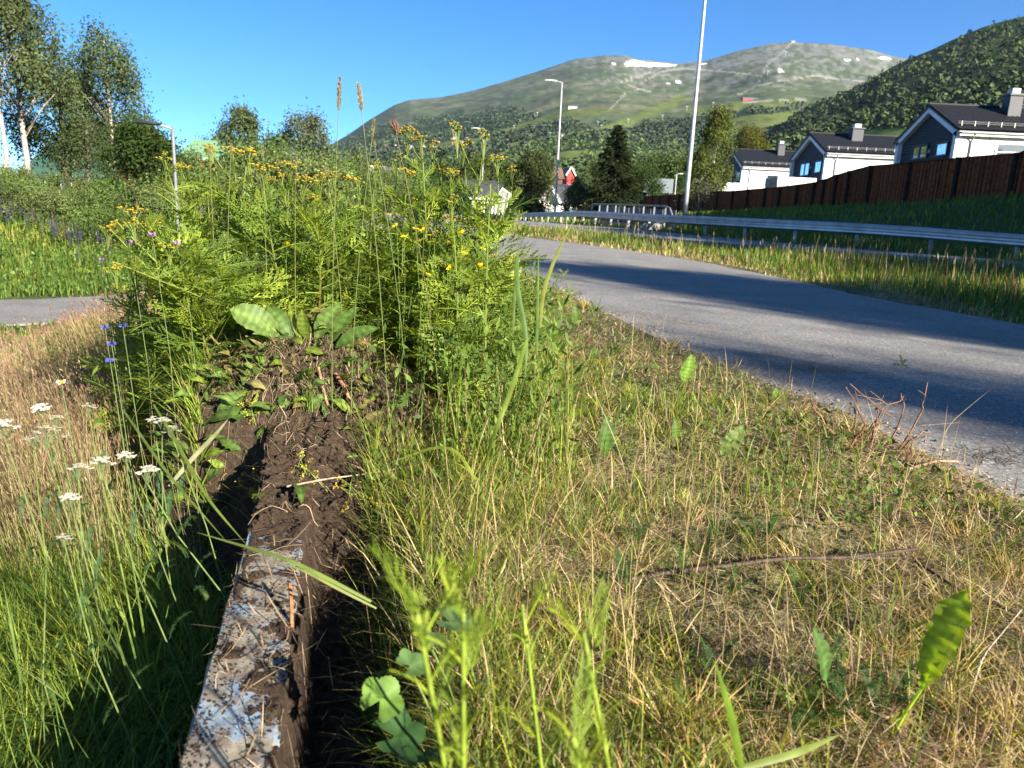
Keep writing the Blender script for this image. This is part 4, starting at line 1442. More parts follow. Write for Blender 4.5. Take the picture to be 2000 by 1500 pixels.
for k, (px, Y, hh, cr, lb) in enumerate([(420, 80, 7.2, 1.6, 'small round tree top behind the green roof, left of its chimney'), (372, 66, 4.2, 1.0, 'thin sapling left of the green roofed house'),
                                         (450, 82, 8.2, 2.2, 'rounded tree top showing just right of the black chimney')]):
    plant_tree('leafy_tree', lb, px, Y, make_tree(hh, cr, 1.6, 'round', 24, 140, .2, (.055, .08, .03), 20 + k, .1, (0, 0), 'grey', .1, .45))
# shrub belt at left
sh = [make_tree(1.9, 1.0, .15, 'round', 22, 240, .085, c, 40 + k, .04, (0, 0), 'brown', .1, .3) for k, c in enumerate([(.115, .16, .05), (.085, .135, .032), (.13, .165, .06)])]
shm = [(a.mesh('trunk', M_bark), b.mesh('crown', M_tree)) for a, b in sh]
spots = [(8, 23, .72), (60, 26, .68), (100, 24, .66), (150, 25, .7), (195, 22, .7), (30, 29, .75), (120, 30, .75), (215, 27, .9), (175, 30, .8), (270, 24, 1.0), (-30, 24, .8),
         (330, 27, 1.1), (390, 30, 1.35), (430, 33, 1.6), (470, 32, 1.5), (510, 34, 1.8), (555, 36, 1.7), (590, 33, 1.5), (625, 38, 1.7), (660, 42, 1.6), (700, 46, 1.5), (360, 36, 1.6), (530, 42, 2.2), (735, 62, 1.9), (765, 58, 1.6), (800, 64, 1.9), (712, 66, 1.8)]
for k, (px, Y, s) in enumerate(spots):
    X = colx(px, Y, .3); a, b = shm[k % 3]
    lb = 'grey green willow shrub of the thicket below the birches at left' if px < 300 else 'bushy willow shrub of the thicket behind the yellow weeds'
    t = thing('willow_shrub', lb, 'shrub', (X, Y, zg(X, Y)), k * 1.3, 'willow shrubs below the birches' if px < 300 else 'willow shrubs behind the weeds')
    t.scale = (s * 1.1, s * 1.1, s * .95)
    place('stem', a, t); place('foliage', b, t)
# right and middle
plant_tree('spruce_tree', 'big dark spruce behind the bridge railing', 1195, 58, make_tree(6.6, 2.5, .5, 'spruce', 150, 120, .17, (.028, .046, .016), 10, .2, (0, 0), 'brown'))
plant_tree('birch_tree', 'columnar light green birch right of the tall mast', 1376, 66,
           make_tree(8.2, 1.35, .6, 'birch', 64, 260, .17, (.085, .105, .028), 11, .12, (0, 0), 'white', .5, .42))
plant_tree('leafy_tree', 'yellowish tree between the columnar birch and the farthest white house', 1447, 112,
           make_tree(11.5, 2.8, 1.5, 'round', 46, 220, .22, (.095, .10, .02), 12, .15, (0, 0), 'brown', .2, .6))
plant_tree('leafy_tree', 'rounded olive green tree left of the dark roofed house', 1034, 66,
           make_tree(5.4, 1.95, .3, 'round', 60, 240, .17, (.060, .075, .028), 13, .12, (0, 0), 'brown', .3, .45))
plant_tree('leafy_tree', 'bright leafed small tree beside the white gable, left of the spruce', 1128, 62,
           make_tree(3.2, 1.1, .3, 'round', 30, 200, .15, (.085, .12, .06), 14, .08, (0, 0), 'brown', .1, .36))
plant_tree('leafy_tree', 'dark green bushy tree right of the spruce above the fence', 1250, 84,
           make_tree(4.4, 2.0, .3, 'round', 40, 200, .18, (.040, .070, .020), 15, .08, (0, 0), 'brown', .1, .45))
plant_tree('leafy_tree', 'low green tree behind the slate roofed house', 1275, 125,
           make_tree(7.0, 3.2, .5, 'round', 34, 200, .26, (.045, .075, .022), 16, .1, (0, 0), 'brown', .1, .6))
plant_tree('sapling', 'thin grey leaved sapling in front of the fence beside the tall mast', 1358, 38,
           make_tree(1.9, .45, .3, 'round', 16, 60, .10, (.11, .12, .07), 17, .025, (.1, 0), 'grey', 0, .2), cat='sapling')
plant_tree('leafy_tree', 'broad dark tree behind the roof of the farthest white house, left part', 1330, 112,
           make_tree(6.8, 2.8, .5, 'round', 36, 200, .24, (.04, .066, .02), 18, .1, (0, 0), 'brown', .1, .6))
# valley trees, individually
kinds = [make_tree(8, 2.6, 1.0, 'round', 30, 110, .38, (.062, .09, .030), 60, .16, (0, 0), 'brown', .2, .75),
         make_tree(9, 2.1, .8, 'birch', 30, 110, .36, (.078, .10, .034), 61, .14, (0, 0), 'white', .4, .65),
         make_tree(10, 2.3, .6, 'spruce', 60, 50, .32, (.024, .04, .014), 62, .18, (0, 0), 'brown'),
         make_tree(7, 2.8, .6, 'round', 30, 110, .38, (.052, .080, .026), 63, .14, (0, 0), 'brown', .1, .8)]
km = [(a.mesh('trunk', M_bark), b.mesh('crown', M_tree)) for a, b in kinds]
names = ['leafy_tree', 'birch_tree', 'spruce_tree', 'leafy_tree']
vt = []
for k in range(150):
    Y = 112 * (240 / 112) ** rng.random()
    px = 600 + 900 * rng.random()
    if 1040 < px < 1115 and Y < 200: Y = 205 + 30 * rng.random()
    if 740 < px < 790 and Y < 135: Y = 150
    if 1075 < px < 1120: continue
    vt.append((px, Y, .6 + .5 * rng.random(), rng.choice([0, 1, 3, 0, 1, 3, 2])))
for k, (px, Y, s) in enumerate([(835, 92, .5), (870, 100, .62), (800, 96, .5), (985, 96, .62), (1010, 100, .75), (965, 105, .6), (905, 108, .7), (855, 118, .8), (640, 70, .42), (690, 76, .45), (662, 84, .5)]):
    vt.append((px, Y, s, k % 2 * 3 if k % 4 else 1))
for k, (px, Y, s, q) in enumerate(vt):
    X = colx(px, Y, 0)
    lb = ['rounded broadleaf tree in the valley wood behind the village houses', 'pale birch in the valley wood behind the village houses', 'dark spruce in the valley wood behind the village houses',
          'broad dark tree in the valley wood behind the village houses'][q]
    t = thing(names[q], lb, 'tree', (X, Y, zg(X, Y) - .2), k * 2.1, 'trees of the valley wood, ' + ['rounded', 'birches', 'spruces', 'dark'][q])
    t.scale = (s, s, s)
    place('trunk', km[q][0], t); place('crown', km[q][1], t)
# tall trees beside the photographer, out of the picture on the right: they shade the path
shade = make_tree(9.5, 2.6, 1.6, 'round', 110, 260, .2, (.05, .07, .025), 70, .2, (0, 0), 'brown', .3, .6)
sm_ = (shade[0].mesh('trunk', M_bark), shade[1].mesh('crown', M_tree))
sv = np.array([-math.sin(SUN_AZ), -math.cos(SUN_AZ)]) / math.tan(SUN_EL)      # shadow reach per metre of height
for (tx, ty, s, w_, lb) in [(1.3, 9.7, 1.0, .75, 'leafy tree beside the path right of the view, nearest the railing side'), (2.6, 7.4, .9, .8, 'leafy tree among those shading the path, behind the viewer'),
                        (6.2, 11.4, 1.05, 1.0, 'leafy tree right of the view beside the grassy strip'),
                        (9.5, 12.6, 1.15, 1.1, 'leafy tree right of the view by the road edge'), (2.2, 3.0, .95, .45, 'slim leafy tree behind the viewer on the far side of the path'),
                        (13.5, 15, 1.3, 1.1, 'leafy tree right of the view at the foot of the bank')]:
    Ht = 9.4 * s
    bx, by = tx - sv[0] * Ht, ty - sv[1] * Ht
    t = thing('shade_tree', lb, 'tree', (bx, by, 0), tx, 'trees shading the path')
    t.scale = (s * w_, s * w_, s); place('trunk', sm_[0], t); place('crown', sm_[1], t)

# a row of unseen trees added right of the view to shade the bank
for k, (bx, by, s_) in enumerate([(22.5, 9, .95), (24.5, 14.5, .95), (25, 20, .9), (25.8, 25.5, .9), (27, 31, .8), (28.5, 37, .7), (19.5, 4, 1.0)]):
    t = thing('bank_shade_tree', ['nearest', 'second', 'third', 'fourth', 'fifth', 'farthest', 'very near'][k] + ' tree of the added row shading the bank right of the view', 'tree', (bx, by, zg(bx, by)), k, 'added trees shading the bank')
    t.scale = (s_ * 1.25, s_ * 1.25, s_); place('trunk', sm_[0], t); place('crown', sm_[1], t)

# ================================================================== FOREGROUND
# ------------------------------------------------------------------ the wall
def wpt(u, r, z):
    """point along the wall (u), across it to the right (r), height z"""
    return np.array([WA[0] + wd[0] * u + wd[1] * r, WA[1] + wd[1] * u - wd[0] * r, z])


def wall_mat():
    m, nt, b, out = mat_new('painted_concrete')
    tc = nt.nodes.new('ShaderNodeTexCoord')
    n1 = nd(nt, 'ShaderNodeTexNoise', Scale=10.0, Detail=9.0, Roughness=.62)
    nt.links.new(tc.outputs['Object'], n1.inputs['Vector'])
    n2 = nd(nt, 'ShaderNodeTexNoise', Scale=70.0, Detail=6.0, Roughness=.7)
    nt.links.new(tc.outputs['Object'], n2.inputs['Vector'])
    paint = ramp(nt, n2.outputs['Fac'], [(.3, (.13, .20, .28)), (.6, (.26, .36, .45))])
    bare = ramp(nt, n2.outputs['Fac'], [(.3, (.20, .175, .13)), (.7, (.36, .32, .24))])
    f = ramp(nt, n1.outputs['Fac'], [(.50, (0, 0, 0)), (.56, (1, 1, 1))])
    mx = nd(nt, 'ShaderNodeMixRGB'); nt.links.new(f, mx.inputs[0]); nt.links.new(bare, mx.inputs[1]); nt.links.new(paint, mx.inputs[2])
    n3 = nd(nt, 'ShaderNodeTexNoise', Scale=26.0, Detail=9.0, Roughness=.8)
    nt.links.new(tc.outputs['Object'], n3.inputs['Vector'])
    f3 = ramp(nt, n3.outputs['Fac'], [(.42, (0, 0, 0)), (.60, (.95, .95, .95))])
    mx2 = nd(nt, 'ShaderNodeMixRGB'); nt.links.new(f3, mx2.inputs[0]); nt.links.new(mx.outputs[0], mx2.inputs[1]); mx2.inputs[2].default_value = (.13, .095, .066, 1)
    nt.links.new(mx2.outputs[0], b.inputs['Base Color'])
    b.inputs['Roughness'].default_value = .8
    bp = nd(nt, 'ShaderNodeBump', Strength=.5, Distance=.003)
    nt.links.new(n2.outputs['Fac'], bp.inputs['Height']); nt.links.new(bp.outputs[0], b.inputs['Normal'])
    return m


wz = .03
wall = thing('concrete_wall', 'low concrete wall top with flaking pale blue paint, half buried in dark soil', 'wall', tuple(wpt(0, 0, 0)))
wo_ = wpt(0, 0, 0)
nu = 160; us = np.linspace(-1.4, 8.5, nu)
sec_r = [0, .0, .004, WW * .5, WW - .006, WW, WW]; sec_z = [-.5, wz - .008, wz, wz + .002, wz, wz - .008, -.5]
V = []
for u in us:
    j_ = rng.normal(0, .0012)
    for r_, z_ in zip(sec_r, sec_z):
        V.append(wpt(u, r_ + (rng.normal(0, .0012) if z_ > -.1 else 0), z_) - wo_)
m = len(sec_r)
i = np.arange(nu - 1)[:, None] * m; j = np.arange(m - 1)[None]
Q = np.stack([i + j, i + m + j, i + m + j + 1, i + j + 1], -1).reshape(-1, 4)
obj('wall_body', Geo().add(V, Q), wall_mat(), wall)

# dug soil: over the wall top, in the trench and up the heap
nu, nr = 430, 170
uu, rr = np.meshgrid(np.linspace(-.35, 1.95, nu), np.linspace(-.34, .62, nr), indexing='ij')
X = WA[0] + wd[0] * uu + wd[1] * rr; Y = WA[1] + wd[1] * uu - wd[0] * rr
gz0 = ground_z(X, Y)
n1 = fbm(X * 9, Y * 9, 4, 71); n2 = fbm(X * 40, Y * 40, 4, 72, .6); n3 = fbm(X * 110, Y * 110, 3, 73, .6); n4 = fbm(X * 4, Y * 4, 3, 74)
clod = np.abs(fbm(X * 24, Y * 24, 3, 75) - .5) * 2
cover = np.interp(uu, [-.4, 0, .25, .45, .62, .80, 1.0, 1.4], [.0, .005, .010, .013, .016, .022, .026, .026])
top = wz - .012 + cover * 1.2 + (n1 - .48) * .036 + (n2 - .5) * .012
top = np.where(rr < .008, top - .012, top)
tr = sstep(.95, .45, uu)
dig = (-.16 * tr + .02 * (1 - tr)) + (n1 - .5) * .07 + (.055 * (1 - clod)) * .6
bank = gz0 + .012 + (n1 - .5) * .04
z = np.where(rr < WW, top, 0)
w1 = sstep(WW - .004, WW + .03, rr); w2 = sstep(.20, .30, rr + .08 * (n4 - .5))
zr_ = dig * (1 - w2) + bank * w2
z = np.where(rr < WW - .004, top, top * (1 - w1) + zr_ * w1)
hz = heap_z(X, Y)
rough = ((n2 - .5) * .022 + (n3 - .5) * .010) * np.where(rr < WW, .45 + .55 * sstep(.5, .9, uu), 1)
z = z + hz * (1 + (n1 - .5) * .5 + (.5 - clod) * .12) + rough
# outside the heap on the left of the wall and at far right it dives under the ground
left_out = (rr < 0) & (hz < .06)
wl = sstep(.015, .10, hz)
zl = np.where(rr < 0, (gz0 - .05) * (1 - wl) + (hz * (1 + (n1 - .5) * .5 + (.5 - clod) * .12) + .045) * wl + rough, z)
z = zl
z = z - .10 * sstep(.42, .60, rr + .1 * (n4 - .5)) - .1 * sstep(1.65, 1.95, uu) * (rr > .05)
V = np.stack([X, Y, z], -1).reshape(-1, 3)
i = np.arange(nu - 1)[:, None] * nr; j = np.arange(nr - 1)[None]
Q = np.stack([i + j, i + j + 1, i + nr + j + 1, i + nr + j], -1).reshape(-1, 4)
obj('dug_soil', Geo().add(V, Q), M_soil, smooth=True, kind='stuff', label='dark crumbly dug soil beside and on top of the wall', category='soil')
SOILZ = z; SOILX = X; SOILY = Y


def surf_z(x, y):
    """top of ground or soil"""
    d0 = x - WA[0]; d1 = y - WA[1]
    u = d0 * wd[0] + d1 * wd[1]; r = d0 * wd[1] - d1 * wd[0]
    zz = ground_z(x, y)
    a = np.clip(((u + .35) / 2.3 * (nu - 1)).round().astype(int), 0, nu - 1); b = np.clip(((r + .34) / .96 * (nr - 1)).round().astype(int), 0, nr - 1)
    ins = (u > -.35) & (u < 1.95) & (r > -.34) & (r < .62)
    return np.where(ins, np.maximum(zz, SOILZ[a, b]), zz), u, r


def sz1(x, y):
    return float(surf_z(np.array([x]), np.array([y]))[0][0])


# crumbs and clods
n = 4500
u = rng.uniform(-.3, 1.6, n); r = rng.uniform(.0, .40, n) if n > 1 else 0
P = np.stack([WA[0] + wd[0] * u + wd[1] * r, WA[1] + wd[1] * u - wd[0] * r], 1)
zz, _, _ = surf_z(P[:, 0], P[:, 1])
P = np.concatenate([P, zz[:, None]], 1)
s_ = .0014 + .009 * rng.random(n) ** 4 * ((r > WW) | (u > .7))
g = Geo(); blobs(g, P, s_, s_ * .8, np.array([.07, .047, .032]) * (.5 + rng.random((n, 1))), ICO1)
n = 90
P = np.stack([HEAP[0] + rng.normal(0, .17, n), HEAP[1] + rng.normal(-.12, .17, n)], 1)
zz, _, _ = surf_z(P[:, 0], P[:, 1]); P = np.concatenate([P, zz[:, None] - .008], 1)
s_ = .008 + .022 * rng.random(n) ** 2
blobs(g, P, s_, s_ * .7, np.array([.06, .04, .027]) * (.5 + rng.random((n, 1))), ICO2)
OCT = (np.array([[1, 0, 0], [-1, 0, 0], [0, 1, 0], [0, -1, 0], [0, 0, 1], [0, 0, -1.]]), np.array([[0, 2, 4], [2, 1, 4], [1, 3, 4], [3, 0, 4], [2, 0, 5], [1, 2, 5], [3, 1, 5], [0, 3, 5]]))
n = 15000
u = rng.uniform(-.3, 1.1, n); r = rng.uniform(.002, WW, n) ** 1.0; k = rng.random(n) < np.clip((fbm(u * 14, r * 14, 3, 76) - .38) * 4 + u * .5, 0.04, 1); u, r = u[k], r[k]; n = len(u)
P = np.stack([WA[0] + wd[0] * u + wd[1] * r, WA[1] + wd[1] * u - wd[0] * r], 1)
zz, _, _ = surf_z(P[:, 0], P[:, 1]); P = np.concatenate([P, np.maximum(zz, wz)[:, None] - .0004], 1)
s_ = .0007 + .0030 * rng.random(n) ** 3
blobs(g, P, s_, s_ * .6, np.array([.10, .075, .052]) * (.4 + 1.1 * rng.random((n, 1))), OCT)
obj('soil_crumbs', g, M_soil, kind='stuff', label='loose crumbs and clods of dark soil', category='soil')

# fine roots over the heap and the soil
g = Geo()
for k in range(1250):
    if k < 1080:
        x, y = HEAP[0] + rng.normal(.02, .16), HEAP[1] + rng.normal(-.08, .15)
    else:
        q = wpt(rng.uniform(-.1, 1.3), rng.uniform(0, .33), 0); x, y = q[0], q[1]
    L = .02 + .09 * rng.random() ** 2; a = rng.random() * 2 * PI; cur = rng.normal(0, .8)
    pts = []
    for q in range(6):
        pts.append((x, y)); a += cur / 6 + rng.normal(0, .25); x += math.cos(a) * L / 5; y += math.sin(a) * L / 5
    pts = np.array(pts); zz, _, _ = surf_z(pts[:, 0], pts[:, 1])
    h = .004 + .022 * rng.random() * np.sin(np.linspace(0, PI, 6))
    g.tube(np.concatenate([pts, (zz + h)[:, None]], 1), rng.uniform(.0004, .0010) * (2.0 if rng.random() < .06 else 1), 3, np.array([.26, .19, .12]) * rng.uniform(.35, 1.3), cap=False)
obj('fine_roots', g, M_stem, kind='stuff', label='pale fine roots hanging over the dug soil', category='roots')
# the orange root stub standing on the wall soil
def stick(name, label, cat, pts, r0, r1, c, mat=None, group=None, sides=6):
    pts = np.array(pts); o = pts[0]
    t = thing(name, label, cat, tuple(o), 0, group)
    g = Geo(); m = 4 * len(pts)
    tt = np.linspace(0, len(pts) - 1, m); PP = np.stack([np.interp(tt, np.arange(len(pts)), pts[:, k]) for k in range(3)], 1)
    PP[1:-1] += rng.normal(0, .06 * r0, (m - 2, 3))
    g.tube(PP - o, np.linspace(r0, r1, m), sides, np.array(c) * (.8 + .4 * rng.random((m, 1)))); obj('stem', g, mat or M_twig, t)
    return t


def onz(px, py, up=.0):
    """point on the top surface seen at a pixel, raised by up"""
    d = ray(px, py); Yv = .45 * 1.012 ** np.arange(330)
    for _ in range(2):
        s_ = surf_z(d[0] * Yv, Yv)[0] + up
        k = int(np.argmax(H + d[2] * Yv <= s_))
        if k == 0: k = 329 if (H + d[2] * Yv[0]) > s_[0] else 1
        lo, hi = Yv[k - 1], Yv[k]; Yv = np.linspace(lo, hi, 24)
    return np.array([d[0] * lo, lo, H + d[2] * lo])


stick('root_stub', 'short orange brown root sticking up from the soil on the wall', 'root', [onz(570, 1226, .0), onz(569, 1180, .03), onz(566, 1140, .05)], .0035, .003, (.32, .14, .06))


# ------------------------------------------------------------------ broad leaves
def leaf_shape(g, base, tip, width, up=(0, 0, 1), sag=.12, lobes=0, tooth=.0, c=(.08, .13, .03), cup=.15, nl=14, seed=0, prof=None, ripple=.0):
    r_ = np.random.default_rng(seed)
    base = np.array(base, float); tip = np.array(tip, float); L = np.linalg.norm(tip - base); d = (tip - base) / L
    up = np.array(up, float); side = np.cross(d, up); side /= np.linalg.norm(side); nrm = np.cross(side, d)
    t = np.linspace(0, 1, nl)
    P = base + d * L * t[:, None] + nrm * (sag * L * np.sin(PI * t))[:, None]
    if prof is None: w = np.sin(PI * t ** .85) ** .75
    else: w = np.interp(t, *prof)
    w = w * width / 2
    if lobes: w = w * (1 - .32 * (np.arange(nl) % 2))
    w = w + tooth * width * r_.random(nl) * (w > 0)
    w[0] = width * .03; w[-1] = width * .02
    cols_ = 5; sv_ = np.linspace(-1, 1, cols_)
    V = []; C = []
    c = np.array(c)
    for k in range(nl):
        for s_ in sv_:
            rp = ripple * L * math.sin(k * 2.2 + (s_ > 0) * 1.2) * abs(s_)
            V.append(P[k] + side * w[k] * s_ + nrm * (cup * w[k] * (abs(s_) ** 1.5) + rp))
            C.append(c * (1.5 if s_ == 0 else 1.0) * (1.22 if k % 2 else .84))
    i = np.arange(nl - 1)[:, None] * cols_; j = np.arange(cols_ - 1)[None]
    Q = np.stack([i + j, i + j + 1, i + cols_ + j + 1, i + cols_ + j], -1).reshape(-1, 4)
    g.add(V, Q, None, C)


def leafy_plant(name, label, cat, root, leaves_, stem=None, group=None):
    root = np.array(root); t = thing(name, label, cat, tuple(root), 0, group)
    for k, kw in enumerate(leaves_):
        kw = dict(kw); b = np.array(kw.pop('base')) - root; e = np.array(kw.pop('tip')) - root; st = kw.pop('stalk', None)
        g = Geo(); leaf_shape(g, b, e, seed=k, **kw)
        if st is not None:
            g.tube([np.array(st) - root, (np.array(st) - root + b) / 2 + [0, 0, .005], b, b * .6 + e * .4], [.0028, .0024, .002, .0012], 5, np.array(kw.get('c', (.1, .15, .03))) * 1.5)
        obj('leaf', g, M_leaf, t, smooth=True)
    return t


GR = (.085, .145, .028); DG = (.035, .075, .018); YG = (.19, .25, .035); LG = (.13, .20, .045)
c0 = onz(582, 668, .0)
D0 = c0[1]
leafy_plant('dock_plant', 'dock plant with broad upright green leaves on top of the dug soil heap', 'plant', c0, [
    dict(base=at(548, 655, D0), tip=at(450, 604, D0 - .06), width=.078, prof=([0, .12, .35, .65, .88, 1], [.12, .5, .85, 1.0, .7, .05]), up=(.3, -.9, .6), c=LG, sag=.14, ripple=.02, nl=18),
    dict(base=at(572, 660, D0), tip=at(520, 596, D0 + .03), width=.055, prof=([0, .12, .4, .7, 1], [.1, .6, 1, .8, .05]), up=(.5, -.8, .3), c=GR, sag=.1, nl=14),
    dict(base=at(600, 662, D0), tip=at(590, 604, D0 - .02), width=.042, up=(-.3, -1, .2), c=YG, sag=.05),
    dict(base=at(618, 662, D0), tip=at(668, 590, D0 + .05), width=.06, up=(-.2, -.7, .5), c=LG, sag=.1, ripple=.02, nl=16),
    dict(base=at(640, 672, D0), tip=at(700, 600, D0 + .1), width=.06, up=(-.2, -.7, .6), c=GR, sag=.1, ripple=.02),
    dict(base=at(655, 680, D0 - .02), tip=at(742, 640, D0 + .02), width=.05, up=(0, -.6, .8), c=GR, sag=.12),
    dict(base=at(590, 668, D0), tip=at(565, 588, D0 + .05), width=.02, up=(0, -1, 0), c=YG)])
for (bx, by, tx, ty, w_, c_, lb) in [(480, 770, 425, 805, .055, LG, 'arrow shaped wilted leaf hanging left off the heap'), (500, 812, 398, 830, .06, GR, 'broad dull leaf lying at the left foot of the heap'),
                                     (440, 905, 402, 945, .06, LG, 'pale lobed leaf below the heap, left side'), (735, 655, 770, 700, .05, LG, 'pale green leaf at the right shoulder of the heap'),
                                     (510, 975, 478, 1000, .035, YG, 'small yellowish toothed leaf on the end of the wall'), (505, 690, 512, 715, .03, LG, 'small pale leaf on the left shoulder of the heap'),
                                     (560, 770, 548, 795, .03, GR, 'small green leaf half buried in the heap'), (580, 950, 588, 985, .03, GR, 'curled green leaf hanging over the soil end'),
                                     (655, 720, 690, 700, .035, YG, 'yellow green toothed leaf on top of the heap'), (470, 880, 430, 860, .05, GR, 'leaf lying left of the yellow flower sprig')]:
    a = onz(bx, by, .015); b = onz(tx, ty, .02)
    L_ = np.linalg.norm(b - a)
    if L_ > .16: b = a + (b - a) / L_ * .12
    leafy_plant('wilted_leaf', lb, 'leaf', a, [dict(base=a, tip=b, width=w_, up=(rng.normal(0, .4), -.5, .9), c=c_, sag=.15, lobes=1, ripple=.03, nl=10)])

g = Geo()
for k in range(900):
    lf_ = k < 480
    x_ = HEAP[0] + (rng.normal(-.19, .10) if lf_ else rng.normal(.05, .2)); y_ = HEAP[1] + rng.normal(-.10, .16)
    z_ = sz1(x_, y_) + .008; a_ = rng.random() * 6.28; L_ = rng.uniform(.02, .07)
    b_ = np.array([x_, y_, z_]); e_ = b_ + np.array([math.cos(a_) * L_, math.sin(a_) * L_, rng.uniform(-.005, .04)])
    leaf_shape(g, b_, e_, L_ * rng.uniform(.3, .55), up=(rng.normal(0, .5), rng.normal(-.4, .4), 1), sag=rng.uniform(-.1, .3), c=np.array([LG, GR, YG, (.20, .17, .06)][rng.integers(0, 4)]) * rng.uniform(.7, 1.2), nl=6, lobes=k % 2, ripple=.04, seed=k)
n = 4200; x_ = HEAP[0] + rng.normal(.0, .17, n); y_ = HEAP[1] + rng.normal(-.08, .15, n); z_, _, _ = surf_z(x_, y_)
g.ribbons(np.stack([x_, y_, z_ + .003 + .02 * rng.random(n)], 1), rng.random(n) * 6.28, 1.3 + rng.normal(0, .3, n), rng.normal(0, .8, n), .02 + .07 * rng.random(n) ** 1.5, .0014 + .0016 * rng.random(n) ** 2,
          np.array([(.30, .22, .12), (.17, .12, .07), (.16, .22, .05), (.10, .15, .035), (.38, .30, .16)])[rng.integers(0, 5, n)] * (.6 + .7 * rng.random((n, 1))), 3, twist=rng.random(n) * 6.28)
obj('wilted_foliage', g, M_leaf, smooth=True, kind='stuff', label='wilted green leaves and weeds mixed into the dug heap', category='weeds')
for (px, py, lb, n_, hh_) in [(600, 800, 'small upright tuft of green grass growing out of the heap', 46, .075), (640, 790, 'thin grass tuft on the heap right of the thicker one', 26, .06), (800, 1180, 'dry flattened grass tuft at the top of the dark hole', 60, .08)]:
    p_ = onz(px, py); t = thing('grass_tuft', lb, 'grass', tuple(p_)); g = Geo()
    g.ribbons(rng.normal(0, .012, (n_, 3)) * [1, 1, 0], rng.random(n_) * 6.28, np.abs(rng.normal(.2, .2, n_)), rng.uniform(.1, .9, n_), hh_ * (.6 + .6 * rng.random(n_)), .0032, np.array((.16, .23, .05)) * (.6 + .7 * rng.random((n_, 1))), 4)
    obj('blades', g, M_grass, t, kind='stuff')

# ------------------------------------------------------------------ tansy
def tansy_leaf(L, seed, c=(.085, .135, .022)):
    r_ = np.random.default_rng(seed); g = Geo(); c = np.array(c)
    n = 9; t = np.linspace(0, 1, 9)
    bend = .35 + .3 * r_.random()
    rx = L * np.sin(bend * 1.2 * t) / (bend * 1.2); rz_ = -L * (1 - np.cos(bend * 1.2 * t)) / (bend * 1.2)
    g.tube(np.stack([rx, rx * 0, rz_], 1), np.linspace(.0014, .0005, 9), 3, c * 1.5, cap=False)
    for k in range(n):
        u_ = .16 + .80 * k / (n - 1)
        bx, bz = np.interp(u_, t, rx), np.interp(u_, t, rz_)
        ll = L * .36 * math.sin(PI * (.15 + .75 * u_)) ** .8 * (.85 + .3 * r_.random())
        for s_ in (-1, 1):
            a = math.radians(46 - 18 * u_ + r_.normal(0, 6))
            d = np.array([math.cos(a), s_ * math.sin(a), -.12 + r_.normal(0, .12)]); d /= np.linalg.norm(d)
            p = np.array([bx, 0, bz]); side = np.array([-d[1] * s_, d[0] * s_, 0.1]); cc = c * (.8 + .4 * r_.random())
            w_ = ll * .105
            # a toothed leaflet: axis with three pairs of teeth
            V = [p, p + d * ll * .5 + side * w_ * .6, p + d * ll, p + d * ll * .5 - side * w_ * .6]; T = [[0, 1, 2], [0, 2, 3]]
            for q, (tt, tl) in enumerate(((.25, 1.15), (.48, 1.3), (.70, 1.0))):
                for o in (-1, 1):
                    b_ = p + d * ll * tt; e_ = b_ + d * ll * .15 + side * o * w_ * tl; f_ = p + d * ll * (tt + .16); k0 = len(V)
                    V += [b_, e_, f_]; T += [[k0, k0 + 1, k0 + 2]]
            g.add(V, None, T, cc)
    return g


TL = [tansy_leaf(.135, 100 + k, c).mesh('leaf', M_leaf) for k, c in enumerate([(.22, .30, .040), (.17, .25, .036), (.27, .34, .042), (.13, .20, .034)])]


def corymb(seed, spread=.035, nb=9, H_=.09, yellow=1.0):
    r_ = np.random.default_rng(seed); g = Geo()
    sc = np.array([.15, .20, .035])
    for k in range(nb - 1):
        a = k * 2.399; rr_ = spread * math.sqrt((k + .3) / nb)
        e = np.array([math.cos(a) * rr_, math.sin(a) * rr_, H_ * (.80 + .3 * r_.random()) - rr_ * .35])
        m = np.array([e[0] * .3, e[1] * .3, H_ * .45])
        g.tube([(0, 0, -.01), m, e], [.0013, .0011, .0009], 3, sc, cap=False)
        for q in range(3 if nb < 12 else 2):
            p = e + np.array([r_.normal(0, .006), r_.normal(0, .006), r_.normal(.002, .003)])
            g.tube([e - [0, 0, .008], p], [.0008, .0008], 3, sc, cap=False)
            R = .0042 + .0012 * r_.random(); th_ = np.arange(7) * 2 * PI / 7
            ring = np.stack([np.cos(th_) * R, np.sin(th_) * R, th_ * 0], 1)
            yc = np.array([.46, .31, .018]) * (.6 + .6 * r_.random()); gc_ = np.array([.14, .17, .03])
            if r_.random() > yellow: yc = np.array([.28, .25, .03])
            V = np.concatenate([p + ring * .5 - [0, 0, .0035], p + ring, p + ring * .8 + [0, 0, .002], [p + [0, 0, .0032]]])
            Qd = [[b_ * 7 + a_, b_ * 7 + (a_ + 1) % 7, b_ * 7 + 7 + (a_ + 1) % 7, b_ * 7 + 7 + a_] for b_ in range(2) for a_ in range(7)]
            g.add(V, Qd, [[14 + a_, 14 + (a_ + 1) % 7, 21] for a_ in range(7)], np.concatenate([np.tile(gc_, (7, 1)), np.tile(yc * .8, (7, 1)), np.tile(yc, (8, 1))]))
    return g


CO = [corymb(200 + k, sp, nb, hh, yw).mesh('flower_head', M_petal) for k, (sp, nb, hh, yw) in enumerate([(.030, 8, .08, .9), (.022, 6, .06, .7), (.038, 10, .09, .9), (.026, 7, .10, .4)])]


def lookM(p, az, el, s, roll=0):
    return Matrix.Translation(p) @ Matrix.Rotation(az, 4, 'Z') @ Matrix.Rotation(-el, 4, 'Y') @ Matrix.Rotation(roll, 4, 'X') @ Matrix.Diagonal((s, s, s, 1))


